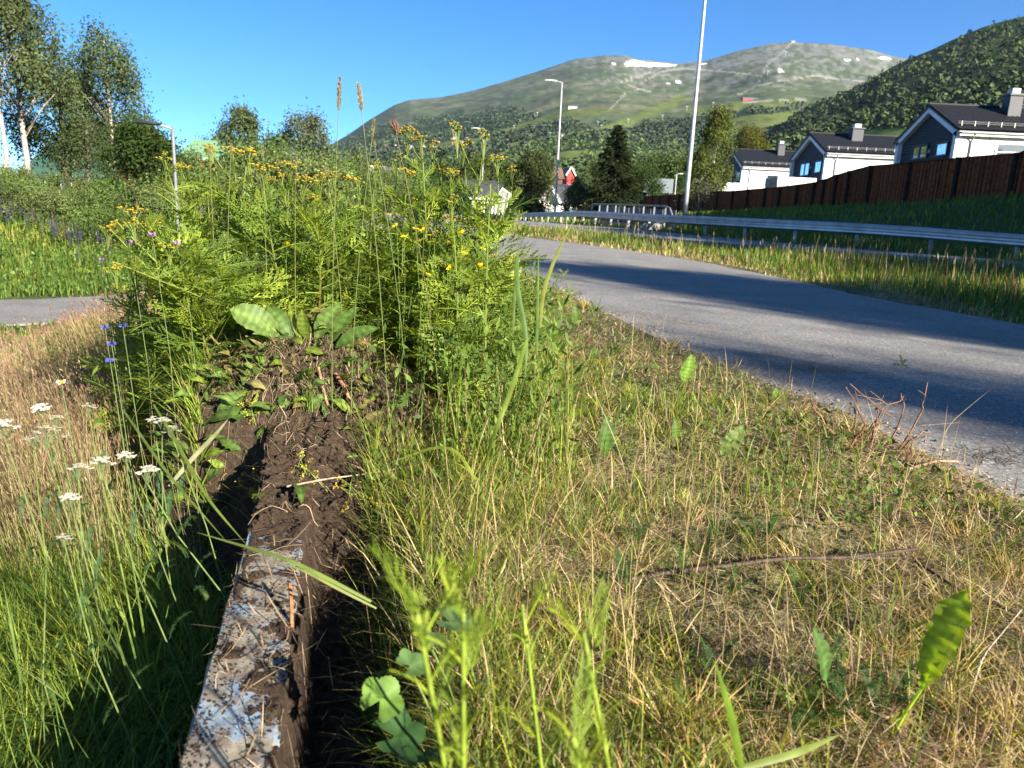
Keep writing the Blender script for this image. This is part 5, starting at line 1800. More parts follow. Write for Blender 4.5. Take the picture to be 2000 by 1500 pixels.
def tansy(label, foot, topp, heads=3, nleaf=26, group='tansy plants of the yellow flowering clump', seed=0, name='tansy_plant', leafs=1.0, start=.1):
    r_ = np.random.default_rng(1000 + seed)
    foot = np.array(foot); topp = np.array(topp); V = topp - foot; hh = np.linalg.norm(V)
    t = thing(name, label, 'plant', tuple(foot), 0, group)
    tt = np.linspace(0, 1, 9)
    mid = np.array([r_.normal(0, .03), r_.normal(0, .03), 0])
    P = V * tt[:, None] + mid * np.sin(PI * tt)[:, None] * hh
    cstem = np.stack([np.interp(tt, [0, .5, 1], [.16, .13, .15]), np.interp(tt, [0, .5, 1], [.09, .16, .20]), tt * 0 + .035], 1)
    g = Geo(); g.tube(P, np.linspace(.0036, .0018, 9), 5, cstem)
    tops = []
    for k in range(heads):
        u_ = 1.0 if k == 0 else .80 + .12 * r_.random()
        b = np.array([np.interp(u_, tt, P[:, c]) for c in range(3)])
        if k == 0: e = b
        else:
            a = k * 2.3 + r_.random(); reach = .05 + .05 * r_.random()
            e = b + np.array([math.cos(a) * reach, math.sin(a) * reach, (1 - u_) * hh * (.75 + .4 * r_.random()) + .01])
            g.tube([b, b + (e - b) * .5 + [0, 0, -.01], e], [.0017, .0015, .0012], 4, (.15, .20, .035), cap=False)
        tops.append(e)
    obj('stem', g, M_stem, t)
    for e in tops:
        place('flower_head', CO[r_.integers(0, 4)], t, lookM(e - np.array([0, 0, .055]), r_.random() * 6.28, r_.normal(0, .08), .65 + .35 * r_.random()))
    for k in range(nleaf):
        u_ = start + (.93 - start) * (k + r_.random() * .5) / nleaf
        p = np.array([np.interp(u_, tt, P[:, c]) for c in range(3)])
        s_ = leafs * .98 * (.55 + .6 * math.sin(PI * min(1, u_ * .9 + .12))) * (.8 + .4 * r_.random()) * (1 if u_ < .8 else .6)
        place('leaf', TL[r_.integers(0, 4)], t, lookM(p, k * 2.399 + r_.normal(0, .3), .35 + .55 * u_ + r_.normal(0, .2), s_, r_.normal(0, .75)))
    return t


TOPS = [(322, 305, 2.25, 3, 'tallest left tansy with wide yellow heads, in front of the black headed lamp post'), (352, 318, 2.4, 2, 'tansy just right of the lamp post pole with small yellow heads'),
        (415, 296, 2.5, 3, 'tansy rising in front of the green roof, narrow head'), (455, 292, 2.4, 4, 'tansy with a wide flat head near the middle of the green roof'), (486, 296, 2.6, 3, 'tansy right of the wide flat head, in front of the aspen'),
        (512, 335, 2.3, 3, 'tansy with paler buds left of the bright yellow head'), (548, 330, 2.5, 4, 'tansy with the brightest yellow head of the left clump'), (565, 325, 2.7, 2, 'thin tansy behind the brightest yellow head'),
        (588, 352, 2.5, 3, 'tansy with a low yellow head right of the brightest one'), (612, 375, 2.3, 3, 'short tansy with pale yellow head in mid clump'), (626, 342, 2.8, 2, 'thin tansy at the foot of the aspen'),
        (652, 340, 2.6, 4, 'tansy with yellow head below the mountain foot'), (678, 345, 2.5, 3, 'tansy beside the tallest grass stalk'), (700, 352, 2.7, 2, 'pale tansy before the left white house'),
        (733, 322, 2.5, 3, 'tansy with leaning head left of the white gable'), (782, 288, 2.6, 3, 'tansy reaching the village on the mountain foot'), (795, 330, 2.4, 2, 'pale stemmed tansy before the white gable'),
        (823, 262, 2.5, 4, 'tall tansy whose small buds stand against the mountain village'), (845, 292, 2.6, 3, 'branching tansy just right of the tall thin one'),
        (862, 318, 2.6, 2, 'dark stemmed tansy with brown yellow buds'), (880, 322, 2.7, 3, 'tansy with wide dark yellow head before the grey house'),
        (905, 278, 2.5, 3, 'tansy with compact yellow head left of the distant lamp post'), (945, 272, 2.45, 5, 'tallest tansy at the right end of the clump, covering the distant lamp post'),
        (972, 302, 2.5, 3, 'tansy with bright yellow drooping head at the right end'), (1002, 318, 2.35, 2, 'rightmost tansy stem leaning out towards the tilted sign')]
for k, (px, py, Yd, hd, lb) in enumerate(TOPS):
    topp = at(px, py + 8, Yd)
    fx = topp[0] + (700 - px) / 1000 * .28 + rng.normal(0, .02); fy = Yd + .12 + rng.normal(0, .05)
    foot = np.array([fx, fy, sz1(fx, fy) - .01])
    tansy(lb, foot, topp, max(1, hd // 2), 32, seed=k, start=.06, leafs=1.12)
LOWL = [(208, 432, 1.95, 2, 'leftmost tansy leaning out over the red grass'), (228, 425, 2.0, 2, 'second tansy from the left, leaning over the red grass'), (262, 420, 1.95, 3, 'low left tansy with upright fan of yellow heads'),
        (292, 440, 2.1, 2, 'low tansy beneath the black headed lamp post'), (330, 470, 2.0, 2, 'low tansy with one small bright yellow head'), (225, 505, 1.8, 1, 'lowest left tansy with drooping feathery leaves')]
for k, (px, py, Yd, hd, lb) in enumerate(LOWL):
    topp = at(px, py + 8, Yd)
    fx = colx(430 + k * 14, 2.05, 0); fy = 2.15 + .05 * k
    foot = np.array([fx, fy, sz1(fx, fy) - .01])
    tansy(lb, foot, topp, max(1, hd - 1), 24, seed=100 + k)
# leafy shoots filling the clump
k = 0
for q in range(135):
    px = rng.uniform(250, 1000)
    if px > 905 and rng.random() < .55: continue
    Yd = rng.uniform(2.0, 3.2) if px < 380 or px > 860 else rng.uniform(2.5, 3.3)
    hi_ = np.interp(px, [250, 330, 450, 560, 700, 820, 950, 1000], [520, 400, 370, 380, 400, 400, 380, 430])
    py = hi_ + rng.uniform(-35, 150) * (1 if rng.random() < .75 else 1.4)
    topp = at(px, py, Yd)
    fx = topp[0] + rng.normal(0, .04); fy = Yd + rng.normal(0, .05)
    foot = np.array([fx, fy, sz1(fx, fy) - .02])
    if topp[2] - foot[2] < .15: continue
    fl = rng.random() < .3
    if fl:
        tansy('tansy with small buds in the thick of the green clump', foot, topp, 1, 16, seed=300 + q, group='budding tansies inside the clump', start=.25)
    else:
        tansy('leafy tansy shoot without flowers in the thick of the clump', foot, topp, 0, 19, seed=300 + q, group='leafy tansy shoots inside the clump', name='tansy_shoot', start=.2)
for q in range(14):
    px = rng.uniform(880, 1190); py = rng.uniform(590, 720)
    if py > 600 + (1190 - px) * .9: continue
    f_ = onz(px, py, 0)
    if sdist(np.array([f_[0]]), np.array([f_[1]]), NEAR)[0][0] > -.12: continue
    hh_ = rng.uniform(.10, .26)
    tansy('low leafy shoot in the thinning edge of the clump towards the path', f_, f_ + np.array([rng.normal(0, .04), rng.normal(0, .03), hh_]), 0, 9, seed=700 + q, group='low shoots at the right edge of the clump', name='tansy_shoot', start=.1, leafs=.8)
# low tansy shoot at the road edge
f_ = onz(1045, 610, 0); tansy('feathery leaved shoot with reddish stem standing apart before the path', f_, at(1110, 525, f_[1] - .05), 0, 10, seed=900, group=None, name='tansy_shoot', start=.35)

# blurred shoots close to the lens
CLOSE = [(880, 1560, 815, 1200, .46, .40, 16, 'bright yellow green shoot very near the lens, bottom centre, leaning left'), (905, 1560, 905, 1180, .44, .41, 14, 'bright yellow green stem very near the lens, right one of the pair'),
         (1200, 1560, 1140, 1235, .52, .47, 12, 'green feathery shoot near the lens, right of the bright pair'), (1060, 1520, 1020, 1180, .62, .60, 8, 'thin green bent stem near the lens between the shoots'),
         (1150, 1620, 1120, 1440, .42, .38, 12, 'pale green leafy tip at the bottom edge, near the lens')]
TLy = [tansy_leaf(.075, 140 + k, c).mesh('leaf', M_leaf) for k, c in enumerate([(.26, .33, .025), (.19, .27, .025)])]
for k, (bx, by, tx, ty, Yb, Yt, nl, lb) in enumerate(CLOSE):
    A = at(bx, by, Yb); B = at(tx, ty, Yt)
    dv = (A - B); A2 = B + dv * (B[2] - sz1(A[0], A[1]) + .02) / max(.05, (B[2] - A[2]))
    A2 = np.array([A[0], A[1], sz1(A[0], A[1]) - .01]) if True else A2
    t = thing('yellow_shoot', lb, 'plant', tuple(A2), 0, 'blurred shoots near the lens')
    tt = np.linspace(0, 1, 7)
    P = np.stack([A2, A2 * .5 + A * .5, A, A * .6 + B * .4, A * .25 + B * .75, B], 0) - A2
    g = Geo(); g.tube(P, np.linspace(.0026, .0014, 6), 6, (.20, .27, .03)); obj('stem', g, M_stem, t, smooth=True)
    nl = int(nl * 1.15)
    for q in range(nl):
        u_ = .12 + .88 * q / nl
        p = np.array([np.interp(u_ * 5, np.arange(6), P[:, c]) for c in range(3)])
        az = q * 2.399; az = az
        place('leaf', TLy[q % 2], t, lookM(p, az, 1.12 + rng.normal(0, .13), (.62 if u_ > .75 else .45) * (.8 + .5 * rng.random()), rng.normal(0, .3)) @ Matrix.Diagonal((1.15, .7, 1, 1)))

# ------------------------------------------------------------------ buttercups
BC = [(775, 442), (812, 449), (828, 450), (790, 464), (821, 471), (841, 461), (848, 472), (852, 453), (874, 474), (902, 456), (907, 496), (857, 514), (880, 524), (936, 520), (948, 504), (942, 488), (836, 538),
      (1088, 717), (1087, 737), (560, 478), (1100, 612), (960, 810)]
g = Geo(); th_ = 5
for a in range(5):
    an = a * 2 * PI / 5; d = np.array([math.cos(an), math.sin(an), .45]); sd = np.array([-math.sin(an), math.cos(an), 0])
    g.add([[0, 0, 0], d * .007 + sd * .0055, d * .0115 + sd * .003, d * .0115 - sd * .003, d * .007 - sd * .0055], [[0, 1, 2, 3]], [[0, 3, 4]], (.75, .50, .005))
BCm = g.mesh('flower', M_petal)
g = Geo(); g.tube([(0, 0, 0), (0, 0, .002), (0, 0, .0035)], [.003, .003, .0012], 7, (.5, .4, .02)); BCc = g.mesh('flower_centre', M_petal)
for k, (px, py) in enumerate(BC):
    Yd = (2.02 + .3 * rng.random()) if py < 560 and px < 960 else None
    if Yd is None:
        p = onz(px, py, .06)
    else: p = at(px, py, Yd)
    fx, fy = p[0] + rng.normal(.0, .04), p[1] + rng.normal(.04, .03); fz = sz1(fx, fy)
    lb = 'yellow buttercup flower nodding on a thin stem among the weeds' if py < 560 else 'low yellow flower in the cut grass of the verge'
    t = thing('buttercup', lb, 'flower', tuple(p), 0, 'buttercups among the weeds' if py < 560 else 'low yellow flowers in the verge')
    t.rotation_euler = (0, 0, rng.random() * 6)
    f = place('flower', BCm, t, Matrix.Rotation(rng.normal(.5, .25), 4, 'X')); place('flower_centre', BCc, f, Matrix.Translation((0, 0, .001)))
    R_ = Matrix.Rotation(-t.rotation_euler[2], 3, 'Z')
    e = np.array(R_ @ Vector((fx - p[0], fy - p[1], fz - p[2])))
    g = Geo(); g.tube([(0, 0, 0), e * .4 + [.01, 0, 0], e], [.0007, .001, .0012], 4, (.11, .17, .03)); obj('stem', g, M_stem, t)

# ------------------------------------------------------------------ yarrow
def yarrow_head(seed, R=.022):
    r_ = np.random.default_rng(seed); g = Geo()
    for k in range(9):
        a = k * 2.4; rr_ = R * math.sqrt(k / 9); c = np.array([math.cos(a) * rr_, math.sin(a) * rr_, .024 - rr_ * .55 + r_.normal(0, .0025)])
        g.tube([(0, 0, -.012), c * .6, c], [.0008] * 3, 3, (.15, .19, .08), cap=False)
        for q in range(8):
            p = c + np.array([r_.normal(0, .0040), r_.normal(0, .0035), r_.normal(.0, .001)])
            for w_ in range(5):
                an = w_ * 1.257 + r_.random(); d = np.array([math.cos(an), math.sin(an), .15]); sd = np.array([-math.sin(an), math.cos(an), 0])
                g.add([p, p + d * .0020 + sd * .0019, p + d * .0038, p + d * .0020 - sd * .0019], [[0, 1, 2, 3]], None, (.80, .78, .68))
            g.tube([p, p + [0, 0, .0012]], [.0009, .0005], 4, (.45, .40, .2))
    return g


YH = [yarrow_head(400 + k, R).mesh('flower_head', M_petal) for k, R in enumerate([.024, .018, .020])]


def feather_leaf(L, seed, c=(.055, .105, .03)):
    g = Geo(); r_ = np.random.default_rng(seed); n = 22
    tt = np.linspace(0, 1, 6); bx = L * tt; bz = .25 * L * np.sin(PI * tt * .9)
    g.tube(np.stack([bx, bx * 0, bz], 1), np.linspace(.0010, .0004, 6), 3, np.array(c) * 1.3, cap=False)
    for k in range(n):
        u_ = .1 + .88 * k / (n - 1); p = np.array([u_ * L, 0, np.interp(u_, tt, bz)]); l2 = L * .13 * math.sin(PI * (.1 + .85 * u_)) ** .6
        for s_ in (-1, 1):
            for q in range(3):
                a = math.radians(50 + q * 24); el = r_.normal(.3, .3)
                d = np.array([math.cos(a), s_ * math.sin(a), el]); d /= np.linalg.norm(d)
                w_ = np.array([0, 0, 1.]) * .0006 + np.array([1, 0, 0]) * .0007
                g.add([p - w_, p + d * l2 * (.8 + .3 * r_.random()), p + w_], None, [[0, 1, 2]], np.array(c) * (.7 + .6 * r_.random()))
    return g


FL = [feather_leaf(.10, 500 + k, c).mesh('leaf', M_leaf) for k, c in enumerate([(.055, .115, .035), (.08, .14, .03), (.045, .095, .028)])]
YAR = [(90, 842, 1.25, 0, 1.25, 'big white yarrow head at the left edge of the tall grass'), (62, 850, 1.3, 1, .8, 'small white yarrow head touching the big one at left'), (300, 812, 1.45, 2, .7, 'left head of the small yarrow trio beside the dark gap'),
       (315, 815, 1.42, 1, .8, 'middle head of the small yarrow trio beside the dark gap'), (333, 828, 1.4, 0, .7, 'right head of the small yarrow trio beside the dark gap'), (286, 914, 1.2, 1, .95, 'single white yarrow head left of the wall end'),
       (172, 786, 1.6, 2, .7, 'tiny yarrow head in the red grass'), (196, 892, 1.15, 0, .8, 'broad cream yarrow head among pale grass'), (245, 880, 1.3, 2, .7, 'cream yarrow head between the broad and single heads'),
       (150, 905, 1.15, 1, .8, 'faded yarrow head low in the grass'), (80, 788, 1.6, 2, .8, 'cream yarrow head above the big white one'), (4, 822, 1.2, 0, .9, 'white yarrow head cut by the left edge'),
       (108, 808, 1.5, 1, .7, 'small white yarrow head right of the cream one'), (135, 958, 1.05, 2, .6, 'small greenish yarrow bud head'), (122, 1035, 1.0, 2, .5, 'lowest greenish yarrow bud head')]
for k, (px, py, Yd, hm, s_, lb) in enumerate(YAR):
    p = at(px, py, Yd); fx, fy = p[0] + .05 + rng.normal(0, .05), p[1] + .02; fz = sz1(fx, fy)
    t = thing('yarrow', lb, 'flower', (fx, fy, fz), 0, 'yarrow flowers in the tall grass')
    q = p - np.array([fx, fy, fz])
    place('flower_head', YH[hm], t, Matrix.Translation(q - np.array([0, 0, .02])) @ Matrix.Rotation(rng.normal(0, .15), 4, 'X') @ Matrix.Diagonal((s_ * .95, s_ * .95, s_, 1)))
    g = Geo(); g.tube([(0, 0, 0), q * .3 + [rng.normal(0, .03), rng.normal(0, .02), 0], q * .65 + [rng.normal(0, .02), 0, 0], q - [0, 0, .03 * s_]], [.0014, .0012, .0011, .0009], 5, (.15, .20, .06)); obj('stem', g, M_stem, t)
    for z_ in range(7):
        u_ = .1 + .75 * z_ / 7; place('leaf', FL[z_ % 3], t, lookM(q * u_, z_ * 2.4, .6, .55))

# feathery yarrow leaves in the verge and low at left
FP = [(1470, 1060), (1500, 1045), (1380, 1080), (1330, 1130), (1560, 1180), (1210, 1140), (1250, 1060), (1430, 1160), (1620, 880), (1760, 720), (1190, 700), (1060, 710), (1100, 660), (990, 700), (60, 1150), (110, 1180),
      (40, 1210), (150, 1140), (90, 1240), (30, 1260), (180, 1200), (130, 1090), (330, 1010), (1590, 1380), (1640, 1400), (1710, 1390), (1620, 1350), (1760, 1370), (1550, 1430), (1330, 1440), (1390, 1330), (1690, 860), (1600, 900), (1510, 860)]
for k, (px, py) in enumerate(FP):
    p = onz(px, py, .01)
    lft = px < 400
    t = thing('yarrow_rosette', 'feathery green yarrow leaves low in the grass left of the wall' if lft else 'feathery green yarrow leaves low in the cut verge', 'plant', tuple(p - np.array([0, 0, .005])), k,
              'yarrow leaves left of the wall' if lft else 'yarrow leaves in the verge')
    for q in range(6):
        place('leaf', FL[q % 3], t, lookM((0, 0, 0), q * 1.05 + rng.normal(0, .2), rng.uniform(.15, .9), rng.uniform(.5, .95)))

# ------------------------------------------------------------------ tall grass stalks with heads
def stalk(label, px, py, Yd, lean_px, head_l, head_r, hc, sc, wr=.0011, fluffy=False):
    topp = at(px, py, Yd); fx = colx(px + lean_px, Yd + .05, .0); fy = Yd + .05; fz = sz1(fx, fy)
    o = np.array([fx, fy, fz]); t = thing('timothy_stalk', label, 'grass', tuple(o), 0, 'tall grass stalks above the clump')
    q = topp - o; tt = np.linspace(0, 1, 8); P = np.stack([q[0] * tt ** 1.6, q[1] * tt, q[2] * tt], 1)
    g = Geo(); g.tube(P, np.linspace(wr * 1.2, wr * .7, 8), 4, sc); obj('stem', g, M_stem, t)
    d = P[-1] - P[-2]; d /= np.linalg.norm(d)
    g = Geo(); m = 260 if not fluffy else 160; u_ = rng.random(m); a = rng.random(m) * 6.28
    B = P[-1] - d * head_l * (1 - u_)[:, None]
    rad = np.stack([np.cos(a), np.sin(a), np.zeros(m)], 1); R_ = head_r * np.sin(PI * (.08 + .86 * u_)) ** .5
    D = rad * .7 + d * .8
    g.leaves(B + rad * (R_ * .4)[:, None], D, np.cross(rad, d), R_ * 1.1 + .002, .0022, np.array(hc) * (.7 + .6 * rng.random((m, 1))))
    g.tube([P[-1] - d * head_l, P[-1] - d * head_l * .5, P[-1] - d * .003], [head_r * .45, head_r * .55, head_r * .25], 6, np.array(hc) * .8)
    obj('seed_head', g, M_leaf, t)
    return t


HC = (.30, .25, .14)
stalk('tallest grass stalk with long thin seed head against the sky', 664, 151, 1.9, -14, .075, .0045, HC, (.14, .16, .05))
stalk('second tall grass stalk with leaning pale seed head against the sky', 700, 163, 1.85, 60, .060, .0048, (.36, .31, .20), (.14, .16, .05))
stalk('thin grass stalk with narrow head before the mountain, right of the two tall ones', 731, 232, 1.9, -45, .045, .0025, (.3, .28, .14), (.13, .16, .05))
stalk('reddish grass stalk with a plump tufted head before the mountain', 768, 235, 1.95, 95, .035, .009, (.24, .14, .10), (.14, .13, .06), fluffy=True)
stalk('thin grass stalk tip left of the village before the mountain', 727, 258, 2.0, 70, .04, .0025, (.3, .28, .14), (.13, .16, .05))
for k, (px, py, lb) in enumerate([(409, 285, 'pale dead stem tip beside the green roof'), (513, 285, 'upright pale dead stem left of the brightest yellow tansy'), (579, 300, 'straight pale dead stem in the clump, the tallest of them'),
                                  (452, 282, 'thin pale stem beside the black chimney'), (636, 330, 'slanting pale straw below the mountain foot')]):
    stalk(lb, px, py, 2.2, rng.uniform(-10, 40), .03, .0018, (.32, .27, .16), (.17, .18, .06), .0010)

# ------------------------------------------------------------------ verge plants one can pick out
def big_leaf(label, rootpx, blade0, tippx, w_, c_, Yo=0.0, lobes=0, up=(-.6, -.7, .2), ripple=.02, sag=.06, prof=None, name='dandelion_leaf', nl=16):
    r_ = onz(*rootpx, 0); b = at(*blade0, r_[1] - Yo * .5); e = at(*tippx, r_[1] - Yo)
    return leafy_plant(name, label, 'leaf', r_, [dict(base=b, tip=e, width=w_, up=up, c=c_, sag=sag, lobes=lobes, ripple=ripple, nl=nl, stalk=r_, prof=prof, tooth=.12)])


big_leaf('large upright backlit green leaf at the lower right corner', (1735, 1450), (1800, 1345), (1890, 1150), .040, (.28, .40, .03), .03, 0, (-.75, -.6, .1), .03, .05, ([0, .15, .5, .8, 1], [.1, .45, .95, .9, .05]), nl=22)
big_leaf('rounded bright green leaf standing at the path edge', (1318, 775), (1335, 745), (1352, 692), .055, (.13, .22, .03), 0, 0, (.2, -1, .1), .02, .02)
big_leaf('dark green upright leaf in the middle of the verge', (1180, 905), (1180, 890), (1186, 812), .05, (.06, .12, .02), 0, 1, (.3, -1, .1))
big_leaf('pale wavy edged leaf in the dry verge', (1400, 905), (1408, 890), (1455, 828), .05, (.16, .22, .06), 0, 1, (-.2, -1, .3), .06)
big_leaf('pale green broad leaf with a red tip near the middle', (1060, 830), (1066, 818), (1112, 790), .07, (.15, .20, .06), .02, 0, (0, -.6, .8))
big_leaf('small dark leaf near the path edge in mid verge', (1140, 705), (1150, 700), (1168, 680), .05, (.06, .12, .02), 0, 0, (.3, -1, .3))
big_leaf('small upright leaf at the path edge beyond the verge', (1125, 640), (1125, 630), (1122, 596), .05, (.09, .15, .02), 0, 0, (.3, -1, .1))
big_leaf('small round leaf on the path edge right of the straw pile', (1515, 790), (1515, 782), (1514, 757), .035, (.09, .16, .02), 0, 0, (.3, -1, .1))
big_leaf('narrow toothed leaf standing left of the large backlit leaf', (1625, 1390), (1612, 1330), (1588, 1225), .03, (.07, .13, .03), .02, 1, (.6, -.8, .1))
big_leaf('yellowish short leaf at the foot of the large backlit leaf', (1735, 1452), (1745, 1420), (1765, 1385), .03, (.2, .2, .03), 0, 1, (.2, -1, .1))
big_leaf('narrow dark dandelion leaf left of the pale wavy leaf', (1322, 880), (1320, 860), (1318, 818), .03, (.08, .14, .02), 0, 1, (.2, -1, .1))


def mantle(label, root, centre, tilt, R, c, seed=0):
    """a lobed fan leaf on a stalk"""
    t = thing('mantle_leaf', label, 'leaf', tuple(root)); o = np.array(root); cc = np.array(centre) - o
    g = Geo(); n = 57; V = [[0, 0, 0]]; C = [np.array(c) * 1.4]
    for ring, f in ((1, .5), (2, 1.0)):
        for k in range(n):
            a = -2.75 + 5.5 * k / (n - 1)
            lob = .78 + .22 * abs(math.cos(a * 7 / 5.5 * PI / 2 * 1.15)) ** .5
            rr_ = R * f * (lob if ring == 2 else 1) * (1 - .04 * (k % 2) * (ring == 2))
            fold = .18 * math.cos(a * 2 * PI * 7 / 11.0)
            V.append([math.cos(a) * rr_, math.sin(a) * rr_, rr_ * .28 + fold * rr_ * f * .45]); C.append(np.array(c) * (1 + .2 * (fold > 0)))
    T = [[0, 1 + k, 2 + k] for k in range(n - 1)]; Q = [[1 + k, 1 + n + k, 2 + n + k, 2 + k] for k in range(n - 1)]
    g.add(V, Q, T, C)
    Mx = Matrix.Translation(cc) @ Euler(tilt).to_matrix().to_4x4()
    place('leaf', g.mesh('leaf', M_leaf, True), t, Mx)
    g = Geo(); g.tube([(0, 0, 0), cc * .5 + [0, 0, .01], cc], [.0016, .0014, .0012], 5, (.15, .2, .05)); obj('stalk', g, M_stem, t)
    return t


for (cx_, cy_, Yd, R, tl, c_, lb) in [(742, 1368, .80, .030, (.6, -.3, 1.2), (.12, .21, .035), 'bright green lobed mantle leaf at the edge of the dark hole'), (775, 1440, .78, .034, (.3, .2, .4), (.04, .09, .025), 'dark lobed mantle leaf below the bright one'),
                                      (838, 1255, .86, .026, (.4, -.2, 2.2), (.09, .15, .05), 'dull mantle leaf behind the yellow shoots, upper'), (800, 1300, .84, .022, (.5, .1, 1.0), (.09, .16, .05), 'small mantle leaf left of the yellow shoots'),
                                      (880, 1215, .90, .028, (.2, .3, .2), (.08, .13, .045), 'wide mantle leaf above the yellow shoots'), (815, 1490, .74, .028, (.2, .3, 2.2), (.035, .08, .02), 'dark mantle leaf at the bottom edge')]:
    ce = at(cx_, cy_, Yd); ro_ = np.array([ce[0] + .05, ce[1] + .01, 0]); ro_[2] = sz1(ro_[0], ro_[1])
    mantle(lb, ro_, ce, tl, R, c_)


def mantle_flowers(label, a, b, seed, n=120, c=(.42, .36, .03)):
    a, b = np.array(a), np.array(b); t = thing('mantle_flower_sprig', label, 'flower', tuple(a)); r_ = np.random.default_rng(seed)
    g = Geo(); q = b - a
    ends = []
    g.tube([(0, 0, 0), q * .5 + [0, 0, .015], q * .85], [.0014, .0012, .0009], 4, (.22, .25, .05))
    for k in range(9):
        u_ = .4 + .6 * k / 9; e = q * u_ + r_.normal(0, .014, 3) + [0, 0, .012]; ends.append(e); g.tube([q * u_ * .9, e], [.0007, .0005], 3, (.2, .24, .05), cap=False)
    obj('stem', g, M_stem, t)
    g = Geo(); E = np.array(ends)[r_.integers(0, 9, n)] + r_.normal(0, .0045, (n, 3))
    g.leaves(E, r_.normal(0, 1, (n, 3)), r_.normal(0, 1, (n, 3)), .0050, .0035, np.array(c) * (.6 + .7 * r_.random((n, 1))))
    obj('flower_cluster', g, M_petal, t, kind='stuff')


for k, (a, b, c_, lb) in enumerate([((560, 1000), (468, 915), (.5, .30, .04), 'orange yellow flower sprig hanging over the end of the wall, upper'), ((575, 985), (478, 955), (.42, .36, .03), 'yellow green flower sprig over the end of the wall, lower'),
                                    ((640, 960), (565, 900), (.42, .38, .04), 'yellow green flower sprig on the face of the heap'), ((700, 960), (748, 1010), (.45, .34, .03), 'yellow flower sprig on the dark soil right of the wall'),
                                    ((690, 930), (680, 980), (.45, .36, .04), 'small yellow leafy sprig above the soil mound'), ((760, 905), (820, 880), (.42, .38, .04), 'yellow flower sprig on the right flank of the heap'),
                                    ((860, 1200), (900, 1100), (.42, .38, .06), 'pale yellow flower sprig in the verge right of the hole'), ((500, 830), (485, 800), (.40, .36, .04), 'small yellow sprig on the left flank of the heap'),
                                    ((790, 1330), (800, 1240), (.34, .18, .05), 'faded brown flower sprig in the dark hole')]):
    mantle_flowers(lb, onz(*a, .005), onz(*b, .02), 600 + k, 150, c_)

# sticks, straws and stubs
stick('stick', 'long dark dead stick lying across the verge at right', 'stick', [onz(1180, 1140, .0), onz(1330, 1115, .02), onz(1440, 1103, .03), onz(1535, 1090, .045), onz(1650, 1090, .05), onz(1790, 1072, .06)], .0055, .0035, (.085, .06, .042))
stick('stick', 'dark thin stick running out to the right edge below the long one', 'stick', [onz(1500, 1035, .01), onz(1600, 1090, .02), onz(1780, 1090, .02), onz(1870, 1150, .02), onz(2030, 1215, .02)], .004, .003, (.09, .065, .045))
stick('dry_stem', 'bleached dry stem with an orange broken end on the verge', 'stick', [onz(1600, 1100, .01), onz(1655, 1125, .03), onz(1700, 1160, .03), onz(1755, 1192, .015)], .0016, .0028, (.42, .28, .16))
stick('dry_stem', 'bleached thick stem lying at the path edge near the stubs', 'stick', [onz(1775, 915, .015), onz(1830, 900, .04), onz(1905, 903, .03)], .004, .003, (.42, .27, .17))
stick('dry_stem', 'long pale lying stalk across the soil right of the heap foot', 'stick', [onz(560, 950, .02), onz(640, 935, .03), onz(740, 922, .03), onz(830, 905, .03)], .0022, .0016, (.42, .33, .22))
stick('dry_stem', 'pale brown bent stem standing in the right part of the verge', 'stick', [onz(1880, 1400, .0), at(1920, 1280, 1.03), at(1995, 1190, 1.05)], .0018, .0015, (.38, .30, .2))
stick('purple_stem', 'dark red leaf stalk lying on the soil right of the heap', 'stick', [onz(765, 995, .01), onz(800, 965, .03), onz(860, 955, .02)], .0022, .0015, (.12, .02, .035))
stick('red_stalk', 'thick orange pink leaf stalk on the heap, right one', 'stick', [onz(655, 730, .02), onz(672, 755, .03), onz(685, 785, .02)], .005, .004, (.38, .17, .09))
stick('red_stalk', 'thick orange pink leaf stalk on the heap, left one', 'stick', [onz(622, 718, .02), onz(630, 755, .03), onz(640, 790, .02)], .0045, .003, (.38, .22, .13))
ST = [((1655, 880), (1690, 830), (1655, 755)), ((1650, 870), (1740, 815), (1660, 750)), ((1690, 860), (1720, 800), (1770, 775)), ((1700, 870), (1715, 800), (1712, 795)), ((1735, 870), (1765, 815), (1760, 765)),
      ((1760, 880), (1800, 800), (1812, 748)), ((1750, 890), (1790, 850), (1820, 840)), ((1640, 860), (1590, 800), (1585, 775)), ((1770, 900), (1785, 860), (1755, 830)), ((1670, 880), (1672, 830), (1668, 760))]
bb = onz(1710, 880, 0)
t = thing('shrub_stubs', 'cluster of broken reddish brown stubs of a cut shrub at the path edge', 'stubs', tuple(bb))
for k, pts in enumerate(ST):
    b0 = onz(*pts[0], 0); Yd = b0[1]
    PP = np.array([b0, at(*pts[1], Yd - .02), at(*pts[2], Yd - .0)]) - bb
    g = Geo(); m = 9; tt = np.linspace(0, 2, m); Pm = np.stack([np.interp(tt, [0, 1, 2], PP[:, c]) for c in range(3)], 1) + rng.normal(0, .003, (m, 3))
    g.tube(Pm, np.linspace(.0040, .0014, m), 5, np.array([.20, .10, .055]) * (.6 + .9 * rng.random((m, 1))))
    q = Pm[5]; g.tube([q, q + [rng.normal(0, .02), 0, .03], q + [rng.normal(0, .05), 0, .045]], [.0018, .001, .0006], 4, (.28, .17, .1))
    obj('stub', g, M_twig, t)


